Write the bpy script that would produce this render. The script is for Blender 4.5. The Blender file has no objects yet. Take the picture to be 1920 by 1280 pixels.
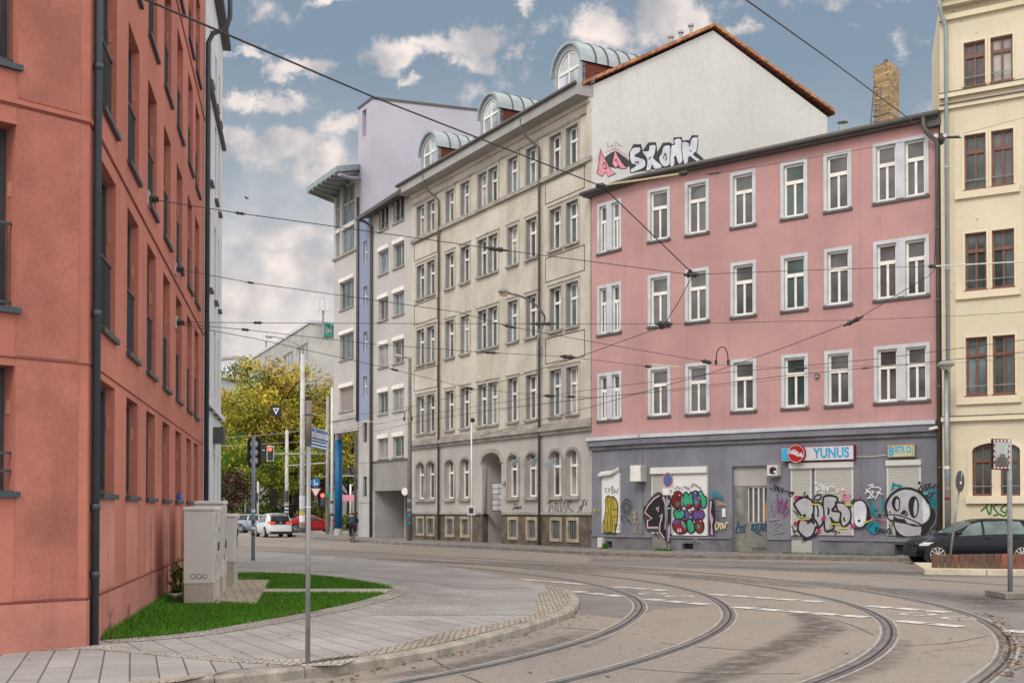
import bpy, bmesh, math, random
from mathutils import Vector, Matrix, noise as mnoise
from mathutils.geometry import tessellate_polygon
random.seed(7)
R = math.radians
scene = bpy.context.scene
COL = scene.collection

# ------------------------------------------------------------------ camera
F_PX, H, PITCH, HOR = 2200.0, 1.7, 0.018, 958.0
PPY = HOR - F_PX * math.tan(PITCH)
cam_d = bpy.data.cameras.new('camera')
cam = bpy.data.objects.new('camera', cam_d); COL.objects.link(cam)
cam_d.sensor_width = 36.0; cam_d.sensor_fit = 'HORIZONTAL'
cam_d.lens = 36.0 * F_PX / 1920.0
cam_d.shift_y = (PPY - 640.0) / 1920.0
cam_d.clip_start = 0.1; cam_d.clip_end = 3000
cam.location = (0, 0, H); cam.rotation_euler = (math.pi / 2 + PITCH, 0, 0)
scene.camera = cam
scene.view_settings.view_transform = 'Standard'
scene.view_settings.look = 'None'
scene.view_settings.exposure = 0.27
scene.view_settings.gamma = 1.0

# ------------------------------------------------------------------ sun + sky
SUN_AZ, SUN_EL = R(204), R(42)          # azimuth clockwise from +Y: behind the camera
sd = bpy.data.lights.new('sun', 'SUN'); sd.energy = 1.3; sd.angle = R(22); sd.color = (1.0, .95, .88)
so = bpy.data.objects.new('sun', sd); COL.objects.link(so)
_s = Vector((math.sin(SUN_AZ) * math.cos(SUN_EL), math.cos(SUN_AZ) * math.cos(SUN_EL), math.sin(SUN_EL)))
so.rotation_euler = (-_s).to_track_quat('-Z', 'Y').to_euler()
so.location = (0, -20, 60)

class NT:
    """tiny node tree helper"""
    def __init__(s, tree):
        s.t = tree; tree.nodes.clear()
    def n(s, typ, ins=None, **kw):
        nd = s.t.nodes.new(typ)
        for k, v in kw.items(): setattr(nd, k, v)
        for k, v in (ins or {}).items():
            sk = nd.inputs[k]
            if isinstance(v, bpy.types.NodeSocket): s.t.links.new(v, sk)
            else: sk.default_value = v
        return nd
    def math(s, op, a, b=0.0, clamp=False):
        return s.n('ShaderNodeMath', {0: a, 1: b}, operation=op, use_clamp=clamp).outputs[0]
    def mix(s, f, a, b, blend='MIX'):
        nd = s.n('ShaderNodeMix', data_type='RGBA', blend_type=blend)
        for i, v in ((0, f), (6, a), (7, b)):
            if isinstance(v, bpy.types.NodeSocket): s.t.links.new(v, nd.inputs[i])
            else: nd.inputs[i].default_value = v if i == 0 else c4(v)
        return nd.outputs[2]
    def ramp(s, fac, p0, p1, v0=0.0, v1=1.0):
        return s.n('ShaderNodeMapRange', {0: fac, 1: p0, 2: p1, 3: v0, 4: v1}, interpolation_type='SMOOTHSTEP').outputs[0]
def c4(c):
    return (c[0], c[1], c[2], 1.0) if len(c) == 3 else c

w = bpy.data.worlds.new('World'); scene.world = w; w.use_nodes = True
T = NT(w.node_tree)
sky = T.n('ShaderNodeTexSky', sky_type='NISHITA', sun_disc=False, sun_elevation=SUN_EL, sun_rotation=SUN_AZ,
          altitude=100.0, air_density=1.0, dust_density=1.6, ozone_density=1.4)
tc = T.n('ShaderNodeTexCoord')
sep = T.n('ShaderNodeSeparateXYZ', {0: tc.outputs['Generated']})
ay = T.math('MAXIMUM', T.math('ABSOLUTE', sep.outputs[1]), .05)
ca = T.math('DIVIDE', sep.outputs[0], ay); cb = T.math('DIVIDE', sep.outputs[2], ay)
v = T.n('ShaderNodeCombineXYZ', {0: ca, 1: cb}).outputs[0]
nz = T.n('ShaderNodeTexNoise', {'Vector': v, 'Scale': 16.0, 'Detail': 12.0, 'Roughness': .66})
nz2 = T.n('ShaderNodeTexNoise', {'Vector': v, 'Scale': 5.0, 'Detail': 6.0, 'Roughness': .55})
dist = T.n('ShaderNodeVectorMath', {0: nz.outputs['Color'], 1: (.5, .5, .5)}, operation='SUBTRACT').outputs[0]
dv = T.n('ShaderNodeVectorMath', {0: dist, 1: (.10, .06, 0)}, operation='MULTIPLY').outputs[0]
vv = T.n('ShaderNodeVectorMath', {0: v, 1: dv}, operation='ADD').outputs[0]
BLOBS = [(735, 98, 62, 34), (820, 84, 95, 26), (912, 66, 62, 36), (905, 112, 44, 22), (985, 98, 24, 20), (770, 150, 22, 18),
         (1140, 52, 110, 48), (1250, 26, 110, 70), (1390, 48, 36, 22), (620, 0, 50, 12), (990, 8, 22, 22), (480, 104, 60, 14),
         (505, 190, 95, 24), (645, 238, 60, 26), (545, 285, 140, 44), (700, 330, 90, 26), (560, 130, 80, 20), (440, 262, 70, 34), (430, 186, 60, 18),
         (545, 440, 120, 26), (585, 500, 120, 40), (470, 560, 130, 50), (1640, -60, 130, 60), (300, 60, 120, 40), (1000, -80, 200, 60)]
acc = None
for (bx, by, rx, ry) in BLOBS:
    c0 = ((bx - 960) / F_PX, (HOR - by) / F_PX, 0)
    q = T.n('ShaderNodeVectorMath', {0: vv, 1: c0}, operation='SUBTRACT').outputs[0]
    q = T.n('ShaderNodeVectorMath', {0: q, 1: (F_PX / rx, F_PX / ry, 0)}, operation='MULTIPLY').outputs[0]
    q = T.n('ShaderNodeVectorMath', {0: q}, operation='LENGTH').outputs['Value']
    m = T.math('SUBTRACT', 1.0, T.math('MULTIPLY', q, .62))
    acc = m if acc is None else T.math('MAXIMUM', acc, m)
wide = T.math('MULTIPLY', T.ramp(nz2.outputs[0], .42, .68), .75)       # broken cloud over the rest of the sky
side = T.ramp(T.math('ABSOLUTE', ca), .5, .75)
wide = T.math('MULTIPLY', wide, T.math('MAXIMUM', side, .8))
acc = T.math('MAXIMUM', acc, wide)
fib = T.n('ShaderNodeTexNoise', {'Vector': v, 'Scale': 34.0, 'Detail': 10.0, 'Roughness': .62}).outputs[0]
acc = T.ramp(T.math('ADD', acc, T.math('MULTIPLY', T.math('SUBTRACT', fib, .5), 1.5)), .30, .80)
low = T.ramp(cb, .14, .40, 1.0, 0.0)                                    # pale bank near the horizon
tone = T.ramp(T.n('ShaderNodeTexNoise', {'Vector': v, 'Scale': 14.0, 'Detail': 8.0}).outputs[0], .34, .64)
cloud = T.mix(tone, (3.7, 3.6, 3.8), (7.8, 6.9, 6.3))
skyd = T.mix(1.0, sky.outputs[0], (.62, .62, .60), 'MULTIPLY')
grey = T.mix(.75, skyd, (2.05, 2.7, 3.35))
base = T.mix(T.math('MULTIPLY', low, .85), grey, T.mix(tone, (4.5, 4.35, 4.4), (7.5, 6.8, 6.3)))
skyc = T.mix(T.math('MULTIPLY', acc, .92), base, cloud)
# unseen sky overhead and behind the camera, brightened to light the facades
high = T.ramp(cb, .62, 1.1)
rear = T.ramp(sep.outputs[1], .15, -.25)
east = T.ramp(sep.outputs[0], .45, .8)          # unseen sky at the right, brightness added to lift the red side wall
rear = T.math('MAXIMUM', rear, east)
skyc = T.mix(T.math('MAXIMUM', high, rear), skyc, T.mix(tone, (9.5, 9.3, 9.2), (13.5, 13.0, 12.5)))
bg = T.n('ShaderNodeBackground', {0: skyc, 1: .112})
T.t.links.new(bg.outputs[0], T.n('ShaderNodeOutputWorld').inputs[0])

# ------------------------------------------------------------------ materials
MATS = {}
def base_mat(name):
    m = bpy.data.materials.new(name); m.use_nodes = True
    t = NT(m.node_tree)
    out = t.n('ShaderNodeOutputMaterial')
    p = t.n('ShaderNodeBsdfPrincipled')
    t.t.links.new(p.outputs[0], out.inputs[0])
    MATS[name] = m
    return m, t, p, out
def pos(t, scale=(1, 1, 1), rot=0.0):
    g = t.n('ShaderNodeNewGeometry')
    return t.n('ShaderNodeMapping', {'Vector': g.outputs['Position'], 'Scale': scale, 'Rotation': (0, 0, rot)}).outputs[0]
def noise(t, vec, scale, detail=4.0, rough=.55):
    return t.n('ShaderNodeTexNoise', {'Vector': vec, 'Scale': scale, 'Detail': detail, 'Roughness': rough}).outputs[0]
def mat(name, col, rough=.85, var=.15, vscale=.6, fine=.1, fscale=25, bump=.12, bscale=70, streak=0.0, col2=None,
        metallic=0.0, spec=.3, coat=0.0, spots=0.0, spotc=(.12, .11, .1), spotscale=3.0):
    m, t, p, out = base_mat(name)
    g = pos(t)
    dk = col2 or tuple(c * (1 - var * 2) for c in col)
    c = t.mix(t.ramp(noise(t, g, vscale, 6, .6), .3, .72), dk, tuple(x * (1 + var * .4) for x in col))
    if fine:
        f = t.ramp(noise(t, g, fscale, 3), .25, .75, 1 - fine, 1 + fine)
        c = t.mix(1.0, c, t.n('ShaderNodeCombineColor', {0: f, 1: f, 2: f}).outputs[0], 'MULTIPLY')
    if streak:
        s = t.ramp(noise(t, pos(t, (1.6, 1.6, .12)), 1.6, 5, .65), .5, .78, 0.0, streak)
        c = t.mix(s, c, tuple(x * .45 for x in col))
    if spots:
        vo = t.n('ShaderNodeTexVoronoi', {'Vector': g, 'Scale': spotscale, 'Randomness': 1.0})
        big = t.ramp(noise(t, g, .45, 3), .5, .62)
        k = t.math('MULTIPLY', t.ramp(vo.outputs['Distance'], .08, .16, 1.0, 0.0), big)
        c = t.mix(t.math('MULTIPLY', k, spots), c, spotc)
    t.t.links.new(c, p.inputs['Base Color'])
    p.inputs['Roughness'].default_value = rough
    p.inputs['Metallic'].default_value = metallic
    p.inputs['Specular IOR Level'].default_value = spec
    p.inputs['Coat Weight'].default_value = coat
    if bump:
        b = t.n('ShaderNodeBump', {'Strength': bump, 'Distance': .02, 'Height': noise(t, g, bscale, 3)})
        t.t.links.new(b.outputs[0], p.inputs['Normal'])
    return m
def flat(name, col, rough=.6, metallic=0.0, spec=.4, var=.08):
    return mat(name, col, rough, var=var, vscale=2.0, fine=.05, fscale=60, bump=0, metallic=metallic, spec=spec)

RED = mat('red_plaster', (.465, .170, .128), .9, var=.11, vscale=.35, fine=.05, fscale=9, bump=.08, bscale=45, streak=.34)
PINK = mat('pink_plaster', (.475, .275, .265), .9, var=.09, vscale=.35, fine=.05, fscale=30, bump=.12, streak=.22)
PURPLE = mat('slate_plaster', (.207, .208, .243), .85, var=.12, vscale=.6, fine=.08, streak=.25, spots=.5, spotc=(.09, .085, .1))
PURPLE2 = mat('slate_plinth', (.18, .18, .195), .85, var=.2, vscale=.9, fine=.1, streak=.3)
GREYP = mat('weathered_plaster', (.535, .498, .435), .92, var=.12, vscale=.55, fine=.12, fscale=14, bump=.3, bscale=40, streak=.4, col2=(.42, .375, .31))
GREYG = mat('smooth_grey_plaster', (.43, .40, .38), .9, var=.08, fine=.07, streak=.25)
STONED = mat('dark_sandstone', (.15, .12, .095), .95, var=.25, vscale=2.2, fine=.25, fscale=12, bump=.6, bscale=20, streak=.3)
MOULD = mat('grey_moulding', (.35, .33, .295), .9, var=.18, vscale=1.5, fine=.1, streak=.3)
SOFFIT = mat('grey_soffit', (.36, .35, .34), .9, var=.1)
GABLE = mat('white_render', (.575, .58, .555), .92, var=.055, vscale=.22, fine=.05, fscale=6, streak=.22, bump=.1)
CREAM = mat('cream_plaster', (.64, .57, .43), .9, var=.06, vscale=.5, fine=.05, bump=.15, spots=.75, spotc=(.3, .22, .13), spotscale=3.2)
CREAM2 = mat('cream_trim', (.68, .60, .445), .9, var=.06, fine=.05)
TOWERG = mat('pale_grey_render', (.47, .447, .432), .9, var=.06, vscale=.4, fine=.05, streak=.15)
LAVEN = mat('lavender_render', (.43, .42, .49), .9, var=.06, vscale=.3, fine=.04)
LAVEN_SHADE = mat('shaded_lavender_render', (.25, .285, .41), .9, var=.06, vscale=.4, fine=.04)  # same render as LAVEN, the lighting difference put into its colour
CONC = mat('concrete_panel', (.42, .405, .395), .85, var=.12, vscale=.7, fine=.08, streak=.3)
CORRUG = mat('metal_cladding', (.30, .285, .275), .6, var=.08, fine=.05, streak=.2)
PALE = mat('pale_render', (.60, .62, .66), .9, var=.06, fine=.05, streak=.15)
WHITE = flat('white_paint', (.74, .72, .68), .5)
FRAMEW = flat('white_frame_paint', (.80, .77, .72), .45)
SURR = flat('window_surround_paint', (.52, .545, .58), .7)
BROWN = flat('brown_frame_paint', (.17, .075, .055), .45)
DARKM = flat('dark_metal', (.045, .05, .058), .5, spec=.5)
ANTH = flat('anthracite_pipe', (.035, .05, .065), .45, spec=.5)
ZINC = flat('zinc_sheet', (.33, .38, .40), .45, metallic=.3, spec=.5)
ZINCD = flat('dark_zinc_gutter', (.10, .095, .09), .55, metallic=.2)
STEEL = flat('galvanised_steel', (.30, .31, .31), .5, metallic=.45, var=.15)
POLEG = flat('pole_paint', (.36, .36, .35), .55, var=.15)
CABLE = flat('cable', (.02, .019, .018), .6)
CABLEW = flat('light_cable', (.62, .60, .56), .6)
INSUL = flat('insulator', (.035, .03, .028), .5)
RUBBER = flat('tyre_rubber', (.012, .012, .013), .8)
RIM = flat('alloy', (.55, .55, .55), .3, metallic=.8)
BLACK = flat('black_plastic', (.012, .012, .014), .5)
CABIN = mat('cabinet_paint', (.58, .575, .56), .55, var=.04, fine=.015, bump=0, streak=.10)
CABIN2 = mat('cabinet_dirty', (.50, .48, .46), .65, var=.15, vscale=3, fine=.12, streak=.5)
SHUT_W = None
def glass(name, col, rough=.04, spec=.5):
    m, t, p, out = base_mat(name)
    g = t.n('ShaderNodeTexCoord')
    n = noise(t, pos(t), .7, 3)
    c = t.mix(t.ramp(n, .3, .7), tuple(x * .5 for x in col), tuple(x * 1.5 for x in col))
    t.t.links.new(c, p.inputs['Base Color'])
    p.inputs['Roughness'].default_value = rough; p.inputs['Specular IOR Level'].default_value = spec
    b = t.n('ShaderNodeBump', {'Strength': .02, 'Distance': .05, 'Height': noise(t, pos(t), 1.3, 2)})
    t.t.links.new(b.outputs[0], p.inputs['Normal'])
    return m
GL_DARK = glass('dark_window_glass', (.10, .098, .098))
GL_GREEN = glass('greenish_window_glass', (.06, .085, .08))
GL_BLUE = glass('bluish_window_glass', (.13, .17, .19))
GL_CURT = glass('curtained_window_glass', (.30, .29, .27))
GL_MIX = glass('half_lit_window_glass', (.10, .098, .10))  # second dark grey glass tone for pane variety
GL_CAR = glass('car_glass', (.02, .025, .025), .03)
GL_DORM = glass('dormer_glass', (.40, .43, .47), .05)
def slats(name, col, period=.055, depth=.5, rough=.6):
    m, t, p, out = base_mat(name)
    g = t.n('ShaderNodeNewGeometry')
    z = t.n('ShaderNodeSeparateXYZ', {0: g.outputs['Position']}).outputs[2]
    fr = t.math('FRACT', t.math('DIVIDE', z, period))
    tri = t.ramp(fr, .0, .22)
    c = t.mix(tri, tuple(x * depth for x in col), col)
    c = t.mix(t.ramp(noise(t, g.outputs['Position'], 1.2, 5), .55, .75, 0, .3), c, tuple(x * .6 for x in col))
    t.t.links.new(c, p.inputs['Base Color']); p.inputs['Roughness'].default_value = rough
    h = t.math('SINE', t.math('MULTIPLY', fr, math.pi))
    b = t.n('ShaderNodeBump', {'Strength': .6, 'Distance': .012, 'Height': h})
    t.t.links.new(b.outputs[0], p.inputs['Normal'])
    return m
SH_WHITE = slats('white_roller_slats', (.72, .71, .70), .055, .72)
SH_GREY = slats('beige_roller_slats', (.40, .39, .355), .055, .72)
SH_BLIND = slats('brown_blind_slats', (.26, .22, .20), .09, .5)
VCLAD = mat('vertical_cladding', (.31, .295, .285), .6, var=.08, fine=.05)
def brickm(name, c1, c2, mort, bw, rh, ms, vec=None, scale=1.0, bump=.5, rough=.9, off=.5, rot=0.0, wall=False):
    m, t, p, out = base_mat(name)
    g = t.n('ShaderNodeNewGeometry')
    if wall:      # vertical surfaces: run along x+y, rows along z
        s = t.n('ShaderNodeSeparateXYZ', {0: g.outputs['Position']})
        vv = t.n('ShaderNodeCombineXYZ', {0: t.math('ADD', s.outputs[0], s.outputs[1]), 1: s.outputs[2]}).outputs[0]
    else:
        vv = pos(t, (1, 1, 1), rot)
    b = t.n('ShaderNodeTexBrick', {'Vector': vv, 'Color1': c4(c1), 'Color2': c4(c2), 'Mortar': c4(mort), 'Scale': scale,
            'Mortar Size': ms, 'Mortar Smooth': .3, 'Bias': 0.0, 'Brick Width': bw, 'Row Height': rh}, offset=off)
    n1 = t.ramp(noise(t, g.outputs['Position'], .7, 6, .6), .3, .7, .82, 1.1)
    n2 = t.ramp(noise(t, g.outputs['Position'], 60, 2), .3, .7, .86, 1.1)
    k = t.math('MULTIPLY', n1, n2)
    c = t.mix(1.0, b.outputs[0], t.n('ShaderNodeCombineColor', {0: k, 1: k, 2: k}).outputs[0], 'MULTIPLY')
    t.t.links.new(c, p.inputs['Base Color']); p.inputs['Roughness'].default_value = rough
    p.inputs['Specular IOR Level'].default_value = .25
    bp = t.n('ShaderNodeBump', {'Strength': bump, 'Distance': .01, 'Height': t.math('SUBTRACT', 1.0, b.outputs['Fac'])})
    t.t.links.new(bp.outputs[0], p.inputs['Normal'])
    return m
SLAB = brickm('granite_slabs', (.35, .333, .322), (.295, .282, .275), (.14, .13, .12), 1.3, .32, .010, rot=R(62), bump=.4)
SLAB2 = brickm('long_granite_slabs', (.35, .333, .322), (.305, .29, .28), (.11, .10, .09), 1.7, .27, .010, rot=R(-108), bump=.4)
PAVER = brickm('small_pavers', (.42, .37, .29), (.33, .29, .23), (.10, .09, .06), .34, .17, .014, rot=R(-15))
BRICKY = brickm('yellow_brick', (.52, .38, .19), (.30, .19, .10), (.20, .15, .11), .34, .13, .018, wall=True, bump=.6)
TILE_O = brickm('orange_tiles', (.42, .11, .04), (.32, .075, .03), (.10, .03, .015), .33, .25, .02, wall=True, bump=.8)
TILE_B = brickm('brown_shingles', (.20, .065, .04), (.15, .05, .035), (.05, .02, .015), .28, .14, .012, wall=True, bump=.8)
SLABF = brickm('fine_pavers', (.345, .33, .32), (.285, .272, .265), (.15, .14, .13), .30, .15, .010, rot=R(12), bump=.3)
FSLAB = brickm('old_pavement_slabs', (.27, .245, .22), (.21, .19, .17), (.10, .09, .08), .5, .5, .02, rot=R(40), bump=.3)
def cobble(name, c1, c2, scale=9.0, joint=(.07, .065, .055)):
    m, t, p, out = base_mat(name)
    g = pos(t)
    wv = t.n('ShaderNodeVectorMath', {0: g, 1: t.n('ShaderNodeVectorMath', {0: t.n('ShaderNodeTexNoise', {'Vector': g, 'Scale': 4.0}).outputs['Color'], 1: (.03, .03, .0)}, operation='MULTIPLY').outputs[0]}, operation='ADD').outputs[0]
    a = t.n('ShaderNodeTexVoronoi', {'Vector': wv, 'Scale': scale, 'Randomness': .55}, voronoi_dimensions='2D')
    e = t.n('ShaderNodeTexVoronoi', {'Vector': wv, 'Scale': scale, 'Randomness': .55}, voronoi_dimensions='2D', feature='DISTANCE_TO_EDGE')
    hv = t.n('ShaderNodeSeparateColor', {0: a.outputs['Color']}).outputs[0]
    c = t.mix(hv, c1, c2)
    c = t.mix(t.ramp(e.outputs[0], .03, .11, 1.0, 0.0), c, joint)
    n2 = t.ramp(noise(t, g, .8, 5), .3, .7, .8, 1.12)
    c = t.mix(1.0, c, t.n('ShaderNodeCombineColor', {0: n2, 1: n2, 2: n2}).outputs[0], 'MULTIPLY')
    t.t.links.new(c, p.inputs['Base Color']); p.inputs['Roughness'].default_value = .85
    bp = t.n('ShaderNodeBump', {'Strength': .7, 'Distance': .02, 'Height': t.ramp(e.outputs[0], .0, .2)})
    t.t.links.new(bp.outputs[0], p.inputs['Normal'])
    return m
COBBLE = cobble('mosaic_cobbles', (.42, .37, .29), (.27, .24, .20), 13.0)
COBBLE2 = cobble('pale_mosaic_cobbles', (.50, .46, .41), (.33, .30, .27), 14)

# ------------------------------------------------------------------ mesh building
class MB:
    def __init__(s): s.v = []; s.f = []; s.mi = []; s.m = []
    def _m(s, m):
        if m is None: return 0 if s.m else 0
        if m not in s.m: s.m.append(m)
        return s.m.index(m)
    def add(s, vs, fs, m=None):
        b = len(s.v); s.v.extend([tuple(x) for x in vs]); k = s._m(m)
        for f in fs: s.f.append([b + i for i in f]); s.mi.append(k)
        return s
    def quad(s, a, b, c, d, m=None): return s.add([a, b, c, d], [(0, 1, 2, 3)], m)
    def poly(s, pts, m=None):
        tr = tessellate_polygon([[Vector(p) for p in pts]])
        return s.add(pts, [tuple(t) for t in tr], m)
    def hexa(s, p, m=None):      # 8 points: 0-3 one end loop, 4-7 other
        return s.add(p, [(0, 3, 2, 1), (4, 5, 6, 7), (0, 1, 5, 4), (1, 2, 6, 5), (2, 3, 7, 6), (3, 0, 4, 7)], m)
    def box(s, x0, x1, y0, y1, z0, z1, m=None, M=None):
        p = [Vector(q) for q in ((x0, y0, z0), (x1, y0, z0), (x1, y1, z0), (x0, y1, z0), (x0, y0, z1), (x1, y0, z1), (x1, y1, z1), (x0, y1, z1))]
        if M is not None: p = [M @ q for q in p]
        return s.hexa(p, m)
    def fbox(s, F, u0, u1, z0, z1, o0, o1, m=None):
        return s.hexa([F.p(u0, z0, o1), F.p(u1, z0, o1), F.p(u1, z0, o0), F.p(u0, z0, o0), F.p(u0, z1, o1), F.p(u1, z1, o1), F.p(u1, z1, o0), F.p(u0, z1, o0)], m)
    def tube(s, pts, r, n=6, m=None, caps=True, closed=False):
        pts = [Vector(p) for p in pts]
        rs = r if isinstance(r, (list, tuple)) else [r] * len(pts)
        b0 = len(s.v); k = s._m(m); N = len(pts); ref = None
        for i, p in enumerate(pts):
            d = (pts[min(i + 1, N - 1)] - pts[max(i - 1, 0)])
            if d.length < 1e-9: d = Vector((0, 0, 1))
            d.normalize()
            if ref is None:
                ref = Vector((0, 0, 1)) if abs(d.z) < .9 else Vector((1, 0, 0))
            a = (ref - d * ref.dot(d))
            if a.length < 1e-6: a = d.orthogonal()
            a.normalize(); ref = a; c = d.cross(a)
            for j in range(n):
                t = 2 * math.pi * j / n
                s.v.append(tuple(p + (a * math.cos(t) + c * math.sin(t)) * rs[i]))
        for i in range(N - 1):
            for j in range(n):
                q = (j + 1) % n
                s.f.append([b0 + i * n + j, b0 + i * n + q, b0 + (i + 1) * n + q, b0 + (i + 1) * n + j]); s.mi.append(k)
        if caps:
            s.f.append([b0 + j for j in range(n)][::-1]); s.mi.append(k)
            s.f.append([b0 + (N - 1) * n + j for j in range(n)]); s.mi.append(k)
        return s
    def disc(s, c, nrm, r, th, n=24, m=None, mside=None, ry=None, up=Vector((0, 0, 1))):
        c = Vector(c); nrm = Vector(nrm).normalized(); a = up.cross(nrm).normalized(); b = nrm.cross(a)
        ry = ry or r
        f = [c + a * (r * math.cos(2 * math.pi * i / n)) + b * (ry * math.sin(2 * math.pi * i / n)) for i in range(n)]
        g = [p - nrm * th for p in f]
        s.add(f, [tuple(range(n))], m)
        s.add(g, [tuple(range(n))[::-1]], mside or m)
        s.add(f + g, [(i, i + n, (i + 1) % n + n, (i + 1) % n) for i in range(n)], mside or m)
        return s
    def lathe(s, prof, M, n=16, m=None):
        b0 = len(s.v); k = s._m(m)
        for (r, z) in prof:
            for j in range(n):
                t = 2 * math.pi * j / n
                s.v.append(tuple(M @ Vector((r * math.cos(t), r * math.sin(t), z))))
        for i in range(len(prof) - 1):
            for j in range(n):
                q = (j + 1) % n
                s.f.append([b0 + i * n + j, b0 + i * n + q, b0 + (i + 1) * n + q, b0 + (i + 1) * n + j]); s.mi.append(k)
        return s
    def islands(s):
        par = list(range(len(s.v)))
        def f(i):
            while par[i] != i: par[i] = par[par[i]]; i = par[i]
            return i
        for q in s.f:
            for i in q[1:]: par[f(i)] = f(q[0])
        g = {}
        for k, q in enumerate(s.f): g.setdefault(f(q[0]), []).append(k)
        return list(g.values())
    def build_each(s, name, parent=None, **k):
        for isl in s.islands():
            b = MB(); mp = {}
            for fi in isl:
                for i in s.f[fi]:
                    if i not in mp: mp[i] = len(b.v); b.v.append(s.v[i])
                b.f.append([mp[i] for i in s.f[fi]]); b.mi.append(s.mi[fi])
            b.m = list(s.m); b.build(name, parent, **k)
    def build(s, name, parent=None, m=None, smooth=False, bevel=0, loc=None, auto=None):
        me = bpy.data.meshes.new(name); me.from_pydata(s.v, [], s.f)
        for q in (s.m or ([m] if m else [])): me.materials.append(q)
        if s.m:
            me.polygons.foreach_set('material_index', s.mi)
        if smooth: me.polygons.foreach_set('use_smooth', [True] * len(me.polygons))
        me.update()
        o = bpy.data.objects.new(name, me); COL.objects.link(o)
        if parent is not None:
            o.parent = parent
            pw = Matrix.Identity(4); q = parent
            while q is not None:
                pw = q.matrix_basis.copy() @ (Matrix.Identity(4)) if q.parent is None else q.matrix_basis @ pw
                q = q.parent
            # chain of plain translations / rotations: rebase vertices into the parent's space
            inv = world_of(parent).inverted()
            me.transform(inv)
        if bevel:
            b = o.modifiers.new('bevel', 'BEVEL'); b.width = bevel; b.segments = 2; b.limit_method = 'ANGLE'
        return o
def world_of(o):
    mtx = o.matrix_basis.copy()
    while o.parent is not None:
        o = o.parent; mtx = o.matrix_basis @ mtx
    return mtx
def tag(o, label, cat, group=None):
    o['label'] = label; o['category'] = cat
    if group: o['group'] = group
    return o
def thing(name, label, cat, loc=(0, 0, 0), group=None, rz=0.0):
    o = bpy.data.objects.new(name, None); COL.objects.link(o)
    o.location = loc; o.rotation_euler = (0, 0, rz); o.empty_display_size = .2
    return tag(o, label, cat, group)
def struct(name, mb, m=None, kind='structure', **k):
    o = mb.build(name, None, m, **k); o['kind'] = kind; return o
def copy_tree(o, parent=None):
    c = o.copy(); COL.objects.link(c); c.parent = parent
    for ch in list(o.children): copy_tree(ch, c)
    return c

# ------------------------------------------------------------------ photograph geometry -> real places
def ray(px, py):
    dx = (px - 960) / F_PX; dy = -(py - PPY) / F_PX
    return Vector((dx, math.cos(PITCH) - math.sin(PITCH) * dy, math.sin(PITCH) + math.cos(PITCH) * dy))
CAM = Vector((0, 0, H))
def G(px, py, z=0.0):
    d = ray(px, py); return CAM + d * ((z - H) / d.z)
def W(px, py, D):
    d = ray(px, py); return CAM + d * (D / d.y)
class Fac:
    """a vertical wall plane: u along it (left to right), z up, o outwards"""
    def __init__(s, A, B):
        s.A = Vector((A[0], A[1], 0)); d = Vector((B[0] - A[0], B[1] - A[1], 0)); s.L = d.length
        s.d = d.normalized(); s.n = Vector((s.d.y, -s.d.x, 0))
    def p(s, u, z, o=0.0): return s.A + s.d * u + s.n * o + Vector((0, 0, z))
    def uz(s, px, py):
        d = ray(px, py); t = (s.A - CAM).dot(s.n) / d.dot(s.n); q = CAM + d * t
        return ((q - s.A).dot(s.d), q.z)
    def u(s, px, py=700): return s.uz(px, py)[0]
    def z(s, px, py): return s.uz(px, py)[1]
def at(px, D): return ((px - 960) / F_PX * D, D)

def wall(mb, F, u0, u1, z0, z1, holes, reveal, m=None, mr=None):
    """wall sheet with rectangular openings and their reveals"""
    us = sorted(set([u0, u1] + [h[0] for h in holes] + [h[1] for h in holes]))
    zs = sorted(set([z0, z1] + [h[2] for h in holes] + [h[3] for h in holes]))
    us = [u for u in us if u0 - 1e-6 <= u <= u1 + 1e-6]; zs = [z for z in zs if z0 - 1e-6 <= z <= z1 + 1e-6]
    for i in range(len(us) - 1):
        uc = (us[i] + us[i + 1]) / 2
        run = None
        for j in range(len(zs) - 1):
            zc = (zs[j] + zs[j + 1]) / 2
            inside = any(h[0] < uc < h[1] and h[2] < zc < h[3] for h in holes)
            if not inside:
                if run is None: run = zs[j]
            if (inside or j == len(zs) - 2) and run is not None:
                top = zs[j] if inside else zs[j + 1]
                mb.quad(F.p(us[i], run), F.p(us[i + 1], run), F.p(us[i + 1], top), F.p(us[i], top), m)
                run = None
    for h in holes:
        a, b, c, d = h[:4]; r = -(h[4] if len(h) > 4 else reveal)
        mb.quad(F.p(a, c), F.p(a, d), F.p(a, d, r), F.p(a, c, r), mr or m)
        mb.quad(F.p(b, d), F.p(b, c), F.p(b, c, r), F.p(b, d, r), mr or m)
        mb.quad(F.p(a, d), F.p(b, d), F.p(b, d, r), F.p(a, d, r), mr or m)
        mb.quad(F.p(b, c), F.p(a, c), F.p(a, c, r), F.p(b, c, r), mr or m)
    return mb
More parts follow.
